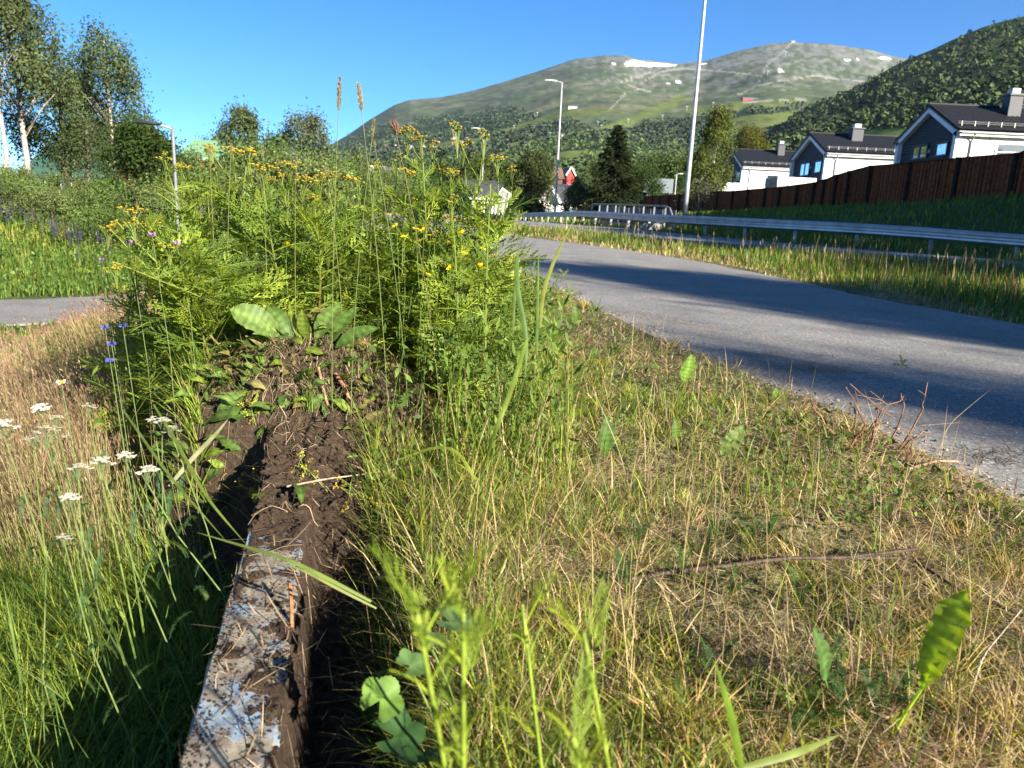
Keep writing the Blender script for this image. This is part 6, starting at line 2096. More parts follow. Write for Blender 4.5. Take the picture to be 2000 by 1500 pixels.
def long_blade(label, pts, Ys, w_, c_, name='tall_grass', foot=True):
    P = np.array([at(px, py, y) if y else onz(px, py, .01) for (px, py), y in zip(pts, Ys)])
    o = P[0].copy(); tt = np.linspace(0, len(P) - 1, 14)
    # smooth
    idx_ = np.arange(len(P)); Q_ = np.stack([np.interp(tt, idx_, P[:, c]) for c in range(3)], 1)
    for _ in range(3): Q_[1:-1] = .25 * Q_[:-2] + .5 * Q_[1:-1] + .25 * Q_[2:]
    T_ = np.gradient(Q_, axis=0); view = Q_ - np.array([.15, -.05, H + .2]); S_ = np.cross(T_, view); S_ /= np.linalg.norm(S_, axis=1)[:, None]
    w = w_ * np.array([.6, .8, .95, 1, 1, 1, 1, .95, .9, .8, .65, .5, .3, .06])[:, None] / 2
    nn_ = np.cross(T_, S_); nn_ /= np.linalg.norm(nn_, axis=1)[:, None]
    V = np.stack([Q_ - S_ * w, Q_ + nn_ * w * .35, Q_ + S_ * w], 1).reshape(-1, 3) - o
    i = np.arange(13)[:, None] * 3; j = np.arange(2)[None]
    Qd = np.stack([i + j, i + j + 1, i + j + 4, i + j + 3], -1).reshape(-1, 4)
    t = thing(name, label, 'grass', tuple(o)); obj('blade', Geo().add(V, Qd, None, c_), M_grass, t, smooth=True)
    return t


long_blade('long bright grass blade slanting up over the path, tip near the guard rail', [(1055, 640), (1060, 570), (1085, 500), (1124, 424)], [1.5, 1.5, 1.5, 1.5], .0075, (.22, .25, .05))
long_blade('thin green grass blade left of the long slanting one', [(1048, 690), (1050, 600), (1052, 480)], [1.5, 1.5, 1.5], .006, (.12, .18, .04))
long_blade('broad dark blade bent down left of the path', [(1010, 500), (1008, 560), (1030, 660), (1025, 740)], [1.35, 1.35, 1.33, 1.3], .0095, (.09, .15, .03))
long_blade('tall thin grass blade rising before the path edge', [(1002, 650), (1005, 580), (1015, 470)], [1.5, 1.5, 1.5], .005, (.13, .18, .05))
long_blade('long bent blade running down from the broad dark one', [(1030, 660), (1000, 760), (960, 860), (930, 960)], [1.33, 1.25, 1.15, None], .008, (.14, .2, .03))
long_blade('light green flower stalk of grass lying across the wall', [(725, 1175), (640, 1130), (560, 1090), (480, 1068), (385, 1040)], [.98, .97, .99, 1.03, 1.08], .0058, (.17, .23, .05))
long_blade('second thin stalk lying across the wall from the verge', [(735, 1188), (650, 1145), (590, 1112), (530, 1095)], [.97, .96, .98, 1.0], .004, (.24, .26, .08))
long_blade('pale fringed grass spike leaning over the left foot of the heap', [(330, 950), (380, 890), (420, 850), (446, 818)], [1.25, 1.3, 1.35, 1.4], .008, (.24, .24, .12))
long_blade('long green blade arching from the tall grass to the wall', [(300, 790), (355, 880), (400, 970), (480, 1062)], [1.5, 1.3, 1.2, 1.1], .006, (.17, .23, .04))
long_blade('long green blade falling left of the arching one', [(240, 800), (330, 930), (440, 1055)], [1.5, 1.25, 1.1], .005, (.16, .22, .04))
long_blade('upright blurred green blade at the bottom right', [(1450, 1510), (1430, 1400), (1395, 1290)], [.66, .66, .66], .008, (.13, .2, .02))
long_blade('pale green blade lying at the bottom right', [(1450, 1500), (1560, 1470), (1640, 1435)], [.7, .72, .76], .008, (.2, .25, .06))
long_blade('yellow green blade curving at the right of the heap', [(950, 985), (900, 880), (850, 870), (760, 905)], [1.55, 1.6, 1.65, 1.68], .008, (.22, .26, .04))
long_blade('broad sunlit blade lying in the verge right of the heap', [(1075, 1040), (1030, 1010), (990, 985)], [None, None, None], .012, (.24, .3, .03))
long_blade('pale straw stem standing in mid verge', [(1235, 980), (1210, 880), (1155, 750)], [None, 1.9, 1.95], .0028, (.42, .34, .2))
long_blade('thin straw stem standing at right before the path', [(1830, 900), (1850, 830), (1935, 760)], [None, 2.3, 2.3], .0022, (.40, .30, .2))
for k, (a, b, y) in enumerate([((395, 1160), (150, 1090), 1), ((390, 1185), (130, 1195), 1), ((395, 1130), (230, 1010), 1), ((300, 1490), (180, 1120), 1), ((305, 1490), (230, 1150), 1), ((290, 1480), (100, 1300), 1),
                               ((300, 1500), (60, 1380), 1), ((310, 1450), (250, 1050), 1), ((250, 1500), (20, 1290), 1), ((385, 1175), (200, 1270), 1), ((380, 1200), (300, 1050), 1), ((398, 1308), (395, 1180), 1), ((355, 1310), (350, 1160), 1), ((30, 1420), (200, 1130), 1),
                               ((280, 1460), (330, 1180), 1), ((390, 1160), (120, 960), 1), ((60, 1480), (5, 1130), 1), ((300, 1440), (195, 920), 1), ((370, 1190), (270, 940), 1), ((320, 1400), (140, 1010), 1)]):
    fb = onz(*a, 0); Yt = fb[1] + rng.uniform(-.10, .05)
    A_, B_ = np.array(a, float), np.array(b, float); m_ = A_ * .5 + B_ * .5 + np.array([0, -25])
    long_blade('long narrow green sedge blade fanning out left of the wall', [a, tuple(m_), b], [fb[1], (fb[1] + Yt) / 2 - .02, Yt], rng.uniform(.0028, .0045), np.array([.15, .22, .04]) * rng.uniform(.7, 1.3))
    bpy.context.scene.collection.objects[-1]
for o in [o for o in COL.objects if o.get('label', '') == 'long narrow green sedge blade fanning out left of the wall']: o['group'] = 'sedge blades left of the wall'

# hay swept onto the path
for k, (px, py, sx_, sy_, n, lb) in enumerate([(1320, 632, .38, .22, 420, 'long streak of pale hay on the path edge, upper left'), (1500, 695, .16, .05, 120, 'thin wisp of hay on the path, in the middle'),
                                               (1595, 722, .13, .07, 330, 'round pile of orange hay on the path'), (1560, 738, .2, .02, 50, 'few loose straws below the round pile'), (1600, 698, .03, .02, 16, 'tiny dark clod on the path above the hay pile'),
                                               (1980, 900, .12, .06, 160, 'dark tuft of debris at the right edge of the path'), (1380, 720, .16, .10, 500, 'mat of dead grass on the path edge behind the rounded leaf')]):
    p = hit(px, py); t = thing('hay_wisp', lb, 'hay', (p[0], p[1], float(base(p[1]))))
    dark_ = 'dark' in lb
    x = rng.normal(0, sx_, n); y = rng.normal(0, sy_, n) - x * .9 * (sx_ > .3)
    g = Geo(); c = np.array([.40, .27, .15]) if not dark_ else np.array([.08, .06, .04])
    g.ribbons(np.stack([x, y, rng.random(n) * .012 + .003], 1), rng.random(n) * 6.28, 1.45 + rng.normal(0, .08, n), rng.normal(0, .3, n), .03 + .06 * rng.random(n), .0028, c * (.6 + .7 * rng.random((n, 1))), 3)
    obj('straw', g, M_grass, t, kind='stuff')

# lupins beyond the lower path
g = Geo()
LU = []
for cc in [(.17, .13, .36), (.45, .22, .26), (.26, .18, .42), (.42, .30, .27)]:
    g = Geo(); m = 150; u_ = rng.random(m); a = rng.random(m) * 6.28; R_ = .032 * (1 - u_ * .75)
    rad = np.stack([np.cos(a), np.sin(a), np.zeros(m)], 1)
    g.leaves(rad * (R_ * .3)[:, None] + np.stack([u_ * 0, u_ * 0, .45 + u_ * .38], 1), rad + [0, 0, .3], np.stack([u_ * 0, u_ * 0, u_ * 0 + 1], 1), R_ * 1.3, .028, np.array(cc) * (.6 + .8 * rng.random((m, 1))))
    a_ = g.mesh('flower_spike', M_petal)
    g = Geo(); g.tube([(0, 0, 0), (0, 0, .46), (0, 0, .82)], [.008, .006, .003], 4, (.10, .13, .04))
    for q in range(9):
        an = q * .7; b_ = np.array([0, 0, .08 + .04 * q])
        for w_ in range(7):
            a2 = an + (w_ - 3) * .35; g.leaves(b_[None] + [[.1 * math.cos(an), .1 * math.sin(an), .05]], np.array([[math.cos(a2), math.sin(a2), .2]]), np.array([[0, 0, 1.]]), .09, .03, (.06, .11, .03))
    LU.append((a_, g.mesh('stem', M_leaf)))
for k in range(40):
    px = rng.uniform(-20, 235); py = rng.uniform(446, 480)
    if k < 14: px, py = [(62, 450), (88, 460), (150, 450), (100, 445), (128, 470), (110, 462), (152, 515), (30, 440), (8, 446), (45, 436), (200, 470), (182, 455), (215, 500), (70, 445)][k]
    Yd = np.interp(py, [430, 520], [23, 16.5])
    X = colx(px, Yd, -.8); q = 1 if k in (4, 5, 1) else (3 if rng.random() < .1 else rng.choice([0, 0, 2]))
    kk = ['violet', 'pink', 'lilac', 'cream pink'][q]
    t = thing('lupin', '%s lupin spike in the meadow beyond the lower path' % kk, 'flower', (X, Yd, zg(X, Yd) - .02), k, '%s lupins beyond the lower path' % kk)
    s_ = rng.uniform(.8, 1.15); t.scale = (s_, s_, s_); place('flower_spike', LU[q][0], t); place('stem', LU[q][1], t)
# small purple and blue flowers
for k, (px, py, Yd, c_, lb) in enumerate([(297, 459, 1.9, (.45, .22, .50), 'pink purple knapweed flower among the left tansy leaves'), (252, 473, 2.0, (.42, .24, .48), 'pale purple flower left of the knapweed'), (345, 475, 2.0, (.42, .24, .48), 'pale purple flower right of the knapweed'),
                                          (240, 637, 1.8, (.06, .07, .35), 'deep blue bell flower in the red grass, upper'), (218, 672, 1.75, (.06, .07, .35), 'deep blue bell flower in the red grass, middle'), (215, 705, 1.7, (.12, .12, .5), 'deep blue bell flower in the red grass, lower'),
                                          (205, 640, 1.85, (.12, .12, .5), 'small blue bell flower at the top of the red grass'), (200, 508, 2.3, (.42, .22, .45), 'purple flower at the edge of the red grass'), (120, 748, 1.5, (.6, .58, .5), 'small white daisy with orange centre in the red grass')]):
    p = at(px, py, Yd); f_ = np.array([p[0] + .02, p[1] + .03, 0]); f_[2] = sz1(f_[0], f_[1])
    t = thing('wild_flower', lb, 'flower', tuple(f_)); q = p - f_
    g = Geo(); m = 26; a = rng.random(m) * 6.28; D = np.stack([np.cos(a), np.sin(a), rng.uniform(-.2, .9, m)], 1)
    g.leaves(np.tile(q, (m, 1)), D, np.stack([-np.sin(a), np.cos(a), a * 0], 1) + [0, 0, .3], .011, .005, np.array(c_) * (.7 + .5 * rng.random((m, 1)))); fl = obj('petals', g, M_petal, t)
    if 'daisy' in lb:
        g = Geo(); g.tube([q + [0, 0, 0], q + [0, 0, .004], q + [0, 0, .006]], [.006, .0055, .002], 8, (.6, .28, .01)); obj('flower_centre', g, M_petal, fl)
    g = Geo(); g.tube([(0, 0, 0), q * .5 + [.01, 0, 0], q], [.0013, .0011, .0009], 4, (.12, .16, .05)); obj('stem', g, M_stem, t)

# ------------------------------------------------------------------ GRASSES (nobody could count them)
def polar_pts(n, r0, r1, a0=-44, a1=44):
    r_ = r0 * (r1 / r0) ** rng.random(n); a = np.radians(rng.uniform(a0, a1, n))
    return np.sin(a) * r_, np.cos(a) * r_, r_


def mixc(n, cols_, p, var=.35):
    c = np.array(cols_)[rng.choice(len(cols_), n, p=p)]
    return c * (1 - var + 2 * var * rng.random((n, 1)))


STRAW = (.50, .38, .20); STRAW2 = (.32, .22, .12); GREEN = (.14, .21, .035); GREEN2 = (.085, .15, .028); YGREEN = (.27, .30, .045); REDB = (.24, .12, .08); BROWN_ = (.17, .105, .06)


def in_path(x, y, m=0.0):
    a, _ = sdist(x, y, NEAR); b, _ = sdist(x, y, FAR)
    return (a > m) & (b < -m)


def zones(x, y):
    s = left_s(x, y); u = (x - WA[0]) * wd[0] + (y - WA[1]) * wd[1]; r = -s
    nearp, _ = sdist(x, y, NEAR); farp, _ = sdist(x, y, FAR)
    bare = (r > -.02) & (r < .25 + .06 * (fbm(x * 9, y * 9, 2, 81) - .5)) & (u < 1.25) | (heap_z(x, y) > .05)
    return s, u, nearp, farp, bare


# verge: dead thatch lying flat
x, y, r_ = polar_pts(150000, .5, 14)
s, u, npth, fpth, bare = zones(x, y)
nz = fbm(x * 1.6, y * 1.6, 3, 90)
k = (s < -.0) & (npth < -.02 + .16 * (rng.random(len(x)) - .3)) & (~bare | (rng.random(len(x)) < .05)) & (rng.random(len(x)) < (.25 + .9 * nz) * (.35 + 1.5 * sstep(.38, .55, fbm(x * 5.5, y * 5.5, 2, 93))) * (.75 + .6 * sstep(.0, .8, x)))
x, y, r_ = x[k], y[k], r_[k]; n = len(x)
z, _, _ = surf_z(x, y)
g = Geo()
g.ribbons(np.stack([x, y, z + .004 + .02 * rng.random(n)], 1), rng.random(n) * 6.28, 1.36 + rng.normal(0, .2, n), rng.normal(0, .6, n), .02 + .055 * rng.random(n), np.maximum(.0017, r_ * .0011) * (.7 + .9 * rng.random(n) ** 2),
          mixc(n, [(.56, .44, .27), STRAW2, BROWN_, (.36, .24, .16)], [.45, .25, .12, .18], .4), 3, twist=rng.random(n) * 6.28)
obj('dead_grass', g, M_grass, kind='stuff', label='mown straw coloured dead grass lying on the verge', category='grass')
# verge: standing blades
x, y, r_ = polar_pts(120000, .5, 16)
s, u, npth, fpth, bare = zones(x, y)
nz = fbm(x * 1.1, y * 1.1, 3, 91); nz2 = fbm(x * 4, y * 4, 2, 92)
px_, py_, _ = proj(np.stack([x, y, x * 0], 1))
lush = np.clip(sstep(-.75, -.1, s + 0 * y) * 1.0 + sstep(.5, .62, nz) * .7, 0, 1)
lush = np.where(s < 0, lush, 0) * sstep(.0, .9, -npth)
k = (s < -.0) & (npth < -.05) & (~bare) & (rng.random(len(x)) < (.06 + .72 * lush) * (.3 + 1.2 * nz2))
x, y, r_, lush, npth = x[k], y[k], r_[k], lush[k], npth[k]; n = len(x)
z, _, _ = surf_z(x, y)
hgt = (.035 + .06 * rng.random(n) + .085 * lush * rng.random(n) ** 1.5) * (1 + .5 * (rng.random(n) < .04))
cg = mixc(n, [GREEN, GREEN2, YGREEN, STRAW], [.42, .2, .23, .15], .3)
g = Geo()
g.ribbons(np.stack([x, y, z - .004], 1), rng.random(n) * 6.28, np.abs(rng.normal(.25, .25, n)), rng.uniform(.1, 1.3, n), hgt * 1.25, np.maximum(.0018, r_ * .0010) * (.8 + 1.2 * rng.random(n) ** 4), cg, 3, twist=rng.random(n) * 6.28,
          ctip=cg * (1.15, 1.05, .9))
obj('verge_grass', g, M_grass, kind='stuff', label='short green and yellow grass growing through the mown verge', category='grass')
# tufts of fine grass
x, y, r_ = polar_pts(5200, .55, 9)
s, u, npth, fpth, bare = zones(x, y)
pt_ = fbm(x * 1.9, y * 1.9, 3, 94)
k = (s < -.05) & (npth < -.06) & (~bare) & (rng.random(len(x)) < np.clip((pt_ - .36) * 6, .08, 1) * (1 - .3 * sstep(.1, .9, x)))
x, y, r_ = x[k], y[k], r_[k]; nt_ = len(x); q = 20
hd = rng.random((nt_, q)) * 6.28; rad_ = .03 * rng.random((nt_, q)); X = (x[:, None] + np.cos(hd) * rad_).ravel(); Y = (y[:, None] + np.sin(hd) * rad_).ravel()
z, _, _ = surf_z(X, Y); n = len(X); sc_ = np.repeat(.03 + .085 * rng.random(nt_) ** 2, q)
ct = np.repeat(mixc(nt_, [GREEN, GREEN2, YGREEN, STRAW, (.36, .30, .10)], [.33, .17, .22, .14, .14], .25), q, 0) * (.8 + .4 * rng.random((n, 1)))
g = Geo(); g.ribbons(np.stack([X, Y, z - .004], 1), hd.ravel() + rng.normal(0, .4, n), .15 + 9 * rad_.ravel() + np.abs(rng.normal(0, .12, n)), rng.uniform(.3, 1.2, n), sc_ * (.6 + .7 * rng.random(n)), np.maximum(.0015, np.repeat(r_, q) * .0009) * (.8 + 1.3 * np.repeat(rng.random(nt_), q) ** 3), ct, 3, twist=rng.random(n) * 6.28, ctip=ct * (1.3, 1.15, .95))
obj('grass_tufts', g, M_grass, kind='stuff', label='fine green and yellow grass tufts scattered over the verge', category='grass')
# small herbs
x, y, r_ = polar_pts(26000, .55, 8)
s, u, npth, fpth, bare = zones(x, y)
nz = fbm(x * 2.2, y * 2.2, 3, 95)
k = (s < -.0) & (npth < -.08) & (~bare) & (nz > .53)
x, y, r_ = x[k], y[k], r_[k]; n = len(x); z, _, _ = surf_z(x, y)
g = Geo(); P = np.stack([x, y, z + .01 + .05 * rng.random(n)], 1)
g.leaves(P, rng.normal(0, 1, (n, 3)) + [0, 0, .3], rng.normal(0, .5, (n, 3)) + [0, 0, 1], .014 + .018 * rng.random(n), .009 + .006 * rng.random(n), mixc(n, [GREEN, GREEN2, (.10, .17, .05)], [.4, .4, .2]))
obj('low_herbs', g, M_leaf, kind='stuff', label='small round leaved herbs between the grass of the verge', category='herbs')
# long seed stalks of the verge
x, y, r_ = polar_pts(1500, .9, 7)
s, u, npth, fpth, bare = zones(x, y); k = (s < -.15) & (npth < -.1) & ~bare
x, y, r_ = x[k], y[k], r_[k]; n = len(x); z, _, _ = surf_z(x, y); g = Geo()
g.ribbons(np.stack([x, y, z], 1), rng.random(n) * 6.28, np.abs(rng.normal(.12, .12, n)), rng.uniform(0, .5, n), .10 + .16 * rng.random(n), np.maximum(.0011, r_ * .0007), mixc(n, [STRAW, (.42, .33, .2), REDB], [.5, .35, .15]), 3, prof=[1, .9, .9])
obj('straw_stalks', g, M_grass, kind='stuff', label='pale thin straw stalks standing in the mown verge', category='grass')

# left of the wall: tall red brown grass leaning left, green grass at its foot
x, y, r_ = polar_pts(95000, .62, 13, -50, 2)
s, u, npth, fpth, bare = zones(x, y)
lp, _ = sdist(x, y, polyoff(LP, 1.5))
nz = fbm(x * 1.3, y * 1.3, 3, 96)
k = (s > .06) & (lp > .1) & (heap_z(x, y) < .04) & (rng.random(len(x)) < np.interp(s, [.06, .2, .4], [.10, .35, 1]))
x, y, r_, s, nz = x[k], y[k], r_[k], s[k], nz[k]; n = len(x); z, _, _ = surf_z(x, y)
tallw = sstep(1.75, 2.4, y + .15 * s) * (rng.random(n) < .30)
cgr = mixc(n, [GREEN, GREEN2, YGREEN], [.45, .3, .25]); crd = mixc(n, [REDB, (.34, .21, .13), (.42, .32, .17), (.22, .15, .08)], [.3, .25, .3, .15])
tall = tallw > .5
c = np.where(tall[:, None], crd, cgr)
L_ = np.where(tall, .30 + .26 * rng.random(n), .12 + .26 * rng.random(n)) * np.interp(lp[k], [.2, 4.5], [.2, 1])
pxg = 1000 + FPX * x / np.maximum(y, .3)
L_ = np.minimum(L_, np.maximum(.06, .70 - z - np.interp(pxg, [0, 130, 300, 450], [.205, .165, .11, .07]) * y) * rng.uniform(.6, 1.35, n))
hd = np.where(tall, math.radians(170) + rng.normal(0, .7, n), rng.random(n) * 6.28)
g = Geo()
tips = g.ribbons(np.stack([x, y, z - .01], 1), hd, np.where(tall, .12, .35) + np.abs(rng.normal(0, .28, n)), np.where(tall, .5, 1.3) * rng.random(n), L_, np.maximum(np.where(tall, .0016, .0026), r_ * .0009), np.where(tall[:, None], mixc(n, [(.24, .27, .07), (.34, .30, .12), (.15, .20, .05)], [.4, .35, .25]), c), 4,
                 prof=[.9, .9, .8, .6], ctip=np.where(tall[:, None], crd * 1.1, cgr * 1.1))
# seed heads of the red grass: small spikelets near the tips
ti = tips[tall & (rng.random(n) < .45)]
m = len(ti); rep = 4
P = np.repeat(ti, rep, 0) + np.stack([rng.normal(0, .004, m * rep), rng.normal(0, .004, m * rep), -rng.random(m * rep) * .07], 1)
rt = np.repeat(np.linalg.norm(ti, axis=1), rep)
g.leaves(P, np.stack([rng.normal(-.4, .4, m * rep), rng.normal(0, .3, m * rep), np.ones(m * rep)], 1), rng.normal(0, 1, (m * rep, 3)), np.maximum(.010, rt * .0045), np.maximum(.0020, rt * .0010), mixc(m * rep, [REDB, (.28, .18, .11), (.20, .12, .10)], [.4, .35, .25]))
obj('red_grass', g, M_grass, kind='stuff', label='tall reddish brown grass leaning left, green at its foot, left of the wall', category='grass')

# arching sedge tufts in the lower left
q = 34; tx, ty = [], []
while len(tx) < 300:
    px = rng.uniform(-60, 420); py = rng.uniform(640, 1500)
    d = ray(px, py); Yq = (H + .38) / -d[2]; X_, Y_ = d[0] * Yq, Yq
    s_ = float(left_s(np.array([X_]), np.array([Y_]))[0])
    if s_ < .10 or rng.random() > np.interp(py, [640, 950], [.45, 1]): continue
    tx.append(X_); ty.append(Y_)
tx, ty = np.array(tx), np.array(ty); nt_ = len(tx)
hd = rng.random((nt_, q)) * 6.28; X = (tx[:, None] + np.cos(hd) * .012).ravel(); Y = (ty[:, None] + np.sin(hd) * .012).ravel(); z, _, _ = surf_z(X, Y); n = len(X)
ct = np.repeat(mixc(nt_, [(.19, .27, .04), (.14, .22, .035), (.28, .32, .06)], [.45, .3, .25], .2), q, 0) * (.7 + .6 * rng.random((n, 1)))
g = Geo(); g.ribbons(np.stack([X, Y, z], 1), hd.ravel() * .75 + 2.0, .30 + np.abs(rng.normal(0, .42, n)), rng.uniform(.3, 1.7, n), np.repeat(.16 + .24 * rng.random(nt_), q) * (.5 + .7 * rng.random(n)), .0028, ct, 5, prof=[.9, 1, .9, .65, .4], ctip=ct * (1.3, 1.15, .95))
obj('sedge_tufts', g, M_grass, kind='stuff', label='long arching bright green sedge in the lower left below the wall', category='grass')

# long single stalks of the red grass, standing over it
n = 7500; px = rng.uniform(-80, 430, n); d0 = rng.uniform(1.7, 4.8, n)
x = (px - 1000) / FPX * d0; y = d0
s = left_s(x, y); lp, _ = sdist(x, y, polyoff(LP, 1.5)); k = (s > .12) & (lp > 1.2) & (heap_z(x, y) < .02); x, y, s, d0 = x[k], y[k], s[k], d0[k]; n = len(x); z = ground_z(x, y)
cl_ = fbm(x * 1.5, y * 1.5, 2, 99) > .45; x, y, z, d0 = x[cl_], y[cl_], z[cl_], d0[cl_]; n = len(x)
g = Geo(); tips = g.ribbons(np.stack([x, y, z], 1), math.radians(165) + rng.normal(0, .6, n), .12 + np.abs(rng.normal(0, .16, n)), rng.uniform(.1, .6, n), np.minimum(.30 + .30 * rng.random(n), np.maximum(.08, .70 - z - np.interp(1000 + FPX * x / y, [0, 130, 300, 450], [.19, .15, .09, .05]) * y) * rng.uniform(.6, 1.3, n)), np.maximum(.0013, d0 * .0006), mixc(n, [(.26, .27, .08), (.36, .28, .14), (.22, .13, .09)], [.4, .3, .3]), 4, prof=[1, 1, .9, .8],
                            ctip=mixc(n, [(.30, .19, .12), (.44, .35, .19), (.24, .28, .08)], [.28, .4, .32]))
m = n * 5; ti = np.repeat(tips, 5, 0); dd = np.repeat(d0, 5)
P = ti + np.stack([.02 * rng.random(m), rng.normal(0, .004, m), -.09 * rng.random(m)], 1)
g.leaves(P, np.stack([rng.normal(-.5, .3, m), rng.normal(0, .25, m), np.ones(m)], 1), rng.normal(0, 1, (m, 3)), np.maximum(.013, dd * .005), np.maximum(.0022, dd * .0011), mixc(m, [(.28, .15, .11), (.40, .28, .18), (.20, .11, .08)], [.45, .3, .25]))
obj('red_grass_stalks', g, M_grass, kind='stuff', label='tall single reddish seed stalks of grass standing left of the wall', category='grass')

# grass hanging over the trench from the right, and over the foot of the heap
n = 1000; u = rng.uniform(-.35, 1.6, n); r = rng.uniform(.26, .38, n)
X = WA[0] + wd[0] * u + wd[1] * r; Y = WA[1] + wd[1] * u - wd[0] * r; z, _, _ = surf_z(X, Y)
hdw = math.atan2(wd[0], -wd[1]); c = mixc(n, [GREEN, GREEN2, YGREEN, STRAW], [.4, .2, .22, .18], .3)
g = Geo(); g.ribbons(np.stack([X, Y, z - .005], 1), hdw + rng.normal(0, .75, n), .2 + np.abs(rng.normal(0, .3, n)), rng.uniform(.6, 1.9, n), .05 + .11 * rng.random(n), .0022, c, 4, ctip=c * (1.25, 1.15, .9))
obj('overhanging_grass', g, M_grass, kind='stuff', label='grass hanging over the dark trench from the verge', category='grass')

# gravel along the edge of the bicycle path
n = 2600; t_ = rng.random(n) ** 1.6 * 12
NP_ = np.array(NEAR); ns_ = np.concatenate([[0], np.cumsum(np.linalg.norm(np.diff(NP_, axis=0), axis=1))]); t_ = t_ + 8.5
X = np.interp(t_, ns_, NP_[:, 0]) + rng.normal(.02, .09, n); Y = np.interp(t_, ns_, NP_[:, 1]) + rng.normal(0, .05, n)
ins = sdist(X, Y, NEAR)[0] > 0; Z = np.where(ins, base(Y), ground_z(X, Y))
s_ = (.0018 + .006 * rng.random(n) ** 3) * (1 + Y * .05)
g = Geo(); blobs(g, np.stack([X, Y, Z], 1), s_, s_ * .6, np.array([.24, .22, .20]) * (.35 + 1.1 * rng.random((n, 1))), ICO1)
obj('gravel', g, M_twig, kind='stuff', label='loose gravel and crumbs along the edge of the bicycle path', category='gravel')

# undergrowth of the tansy clump
x = rng.uniform(-1.9, .55, 42000); y = rng.uniform(1.75, 4.6, len(x))
s, u, npth, fpth, bare = zones(x, y)
cx_ = -.35 - .12 * (y - 2.2)
k = (np.abs(x - cx_ + .12) < .62 + .1 * (y - 2)) & (heap_z(x, y) < .012) & (npth < -.25) & ((y > 2.5) | (np.abs(x - HEAP[0]) > .24))
x, y = x[k], y[k]; n = len(x); z, _, _ = surf_z(x, y)
g = Geo(); hh = rng.random(n) ** 1.5 * .40
P = np.stack([x, y, np.maximum(z, -.05) + .01 + hh], 1)
g.leaves(P, rng.normal(0, .7, (n, 3)) + [0, 0, .35], rng.normal(0, .6, (n, 3)) + [0, 0, .6], .022 + .03 * rng.random(n), .007 + .007 * rng.random(n), mixc(n, [GREEN, GREEN2, (.12, .18, .03)], [.45, .35, .2]))
n2_ = 4500; ii = rng.choice(n, n2_)
g.ribbons(np.stack([x[ii], y[ii], z[ii]], 1), rng.random(n2_) * 6.28, np.abs(rng.normal(.1, .15, n2_)), rng.uniform(.1, .9, n2_), .15 + .28 * rng.random(n2_), .0032, mixc(n2_, [GREEN, YGREEN, STRAW], [.6, .25, .15]), 4)
obj('undergrowth', g, M_leaf, kind='stuff', label='dense green undergrowth at the foot of the tansy clump', category='undergrowth')

# strip between path and road
x, y, r_ = polar_pts(150000, 5, 60, -20, 44)
s, u, npth, fpth, bare = zones(x, y)
rd, _ = sdist(x, y, polyoff(G, -6.1))
k = (fpth > .02) & (rd < .05); x, y, r_, fpth = x[k], y[k], r_[k], fpth[k]; n = len(x); z, _, _ = surf_z(x, y)
nz = fbm(x * .7, y * .7, 3, 97)
edge = sstep(.9, .1, fpth)
dry = np.clip(edge * .8 + sstep(22, 34, y) * .8 + (nz - .5), 0, 1)
c = np.where((rng.random(n) < dry)[:, None], mixc(n, [STRAW, (.30, .22, .09), YGREEN], [.5, .3, .2]), mixc(n, [GREEN, GREEN2, YGREEN, REDB], [.4, .35, .17, .08]))
hgt = (.06 + .20 * rng.random(n)) * (1 - .65 * edge) * (.6 + .8 * nz) * np.interp(y, [10, 30], [1, .8])
g = Geo(); tips = g.ribbons(np.stack([x, y, z - .02], 1), rng.random(n) * 6.28, np.abs(rng.normal(.1, .15, n)), rng.uniform(0, .9, n), hgt * 1.2, np.maximum(.004, r_ * .0011), c, 3)
m = 520; ii = rng.choice(n, m * 3)
ii = ii[fpth[ii] > .7][:m]; m = len(ii)
tp = g.ribbons(np.stack([x[ii], y[ii], z[ii]], 1), rng.random(m) * 6.28, np.abs(rng.normal(.05, .08, m)), rng.uniform(0, .3, m), .25 + .26 * rng.random(m), r_[ii] * .0006 + .001, mixc(m, [STRAW, REDB], [.6, .4]), 3, prof=[1, 1, 1])
g.leaves(tp - [0, 0, .07], np.tile([0., 0, 1], (m, 1)) + rng.normal(0, .12, (m, 3)), rng.normal(0, 1, (m, 3)), .10, r_[ii] * .0012 + .003, mixc(m, [(.22, .16, .10), (.24, .22, .12), (.36, .30, .18)], [.4, .3, .3]))
obj('strip_grass', g, M_grass, kind='stuff', label='tall uncut grass on the strip between path and road', category='grass')
# bank below the fence and around the rail
x, y, r_ = polar_pts(70000, 14, 120, -6, 46)
e, _ = sdist(x, y, G); f, _ = sdist(x, y, FEN)
k = (e > -.5) & (f < -.05); x, y, r_ = x[k], y[k], r_[k]; n = len(x); z = ground_z(x, y)
g = Geo(); g.ribbons(np.stack([x, y, z - .02], 1), rng.random(n) * 6.28, np.abs(rng.normal(.2, .2, n)), rng.uniform(0, 1, n), (.12 + .22 * rng.random(n)), np.maximum(.008, r_ * .0012), mixc(n, [(.11, .17, .04), GREEN, YGREEN], [.5, .35, .15]), 2)
obj('bank_grass', g, M_grass, kind='stuff', label='green grass on the bank between guard rail and fence', category='grass')
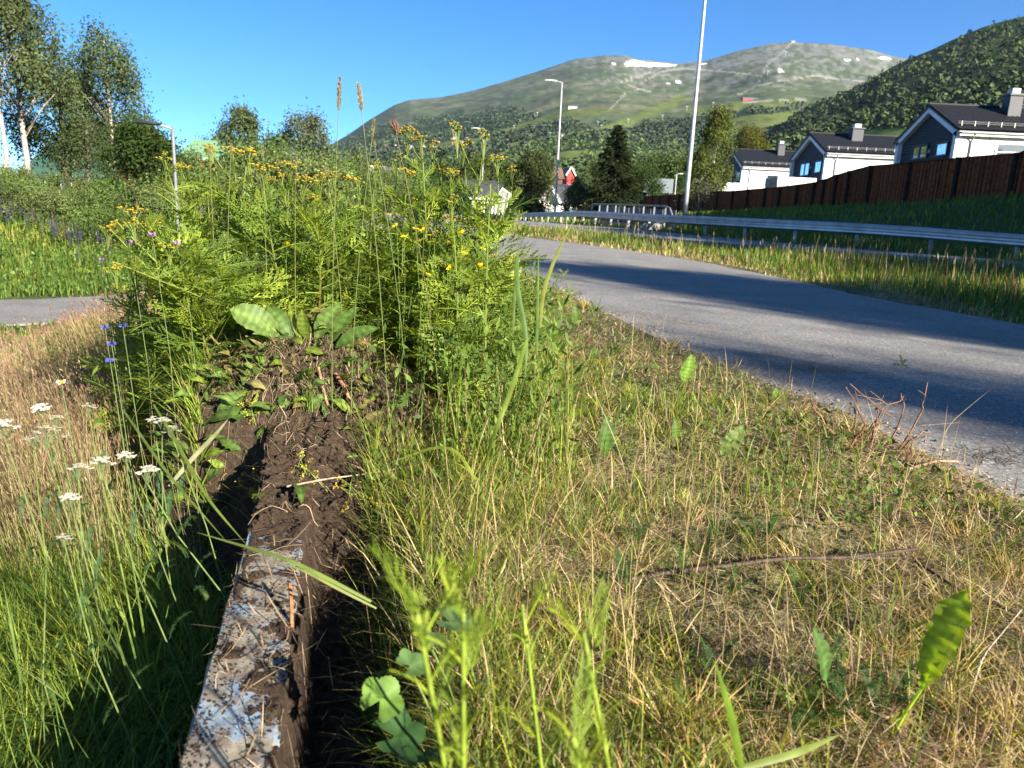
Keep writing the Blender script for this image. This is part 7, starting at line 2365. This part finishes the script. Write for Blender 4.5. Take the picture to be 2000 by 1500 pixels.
# meadow beyond the lower path
x, y, r_ = polar_pts(120000, 7, 60, -46, 0)
lp, _ = sdist(x, y, polyoff(LP, -1.5)); lq, _ = sdist(x, y, polyoff(LP, 1.5)); s = left_s(x, y)
k = ((lp < -.05) | (lq > .05)) & (s > 1.0); x, y, r_, lp, lq = x[k], y[k], r_[k], lp[k], lq[k]; n = len(x); z = ground_z(x, y)
nz = fbm(x * .5, y * .5, 3, 98)
c = np.where((rng.random(n) < sstep(.45, .7, nz) * .6)[:, None], mixc(n, [YGREEN, (.26, .24, .06)], [.6, .4]), mixc(n, [GREEN, GREEN2, (.09, .15, .03)], [.4, .3, .3]))
g = Geo(); g.ribbons(np.stack([x, y, z - .02], 1), rng.random(n) * 6.28, np.abs(rng.normal(.2, .2, n)), rng.uniform(0, 1, n), (.10 + .28 * rng.random(n)) * (1 + .5 * sstep(16, 20, r_)) * np.where(lq > 0, .3, 1), np.maximum(.006, r_ * .0014), c, 2)
m = 16000; ii = rng.choice(np.where(lq < 0)[0], m); g.leaves(np.stack([x[ii], y[ii], z[ii] + .05 + .35 * rng.random(m) * (1 + .6 * sstep(17, 20, r_[ii]))], 1), rng.normal(0, 1, (m, 3)), rng.normal(0, .7, (m, 3)) + [0, 0, 1], .09, .05, mixc(m, [GREEN, GREEN2], [.5, .5]))
obj('meadow', g, M_grass, kind='stuff', label='green flowery meadow beyond the lower path at left', category='grass')

# ------------------------------------------------------------------ air
hz_m = bpy.data.materials.new('haze_air'); hz_m.use_nodes = True
ht = hz_m.node_tree; ht.nodes.clear()
ho = ht.nodes.new('ShaderNodeOutputMaterial'); hv = ht.nodes.new('ShaderNodeVolumePrincipled')
hv.inputs['Color'].default_value = (.62, .80, 1.0, 1); hv.inputs['Density'].default_value = 2.6e-5; hv.inputs['Anisotropy'].default_value = .2
ht.links.new(hv.outputs[0], ho.inputs['Volume'])
zs_ = [float(MP[..., 2].min()), float(HP[..., 2].min()), float(MP[..., 2].max())]
g = Geo(); g.box((-7600, -7600, min(zs_[:2]) - 5), (7600, 7600, max(zs_[2], 1200) + 20))
obj('haze', g, hz_m, kind='stuff', label='thin pale blue haze of the summer air', category='haze')
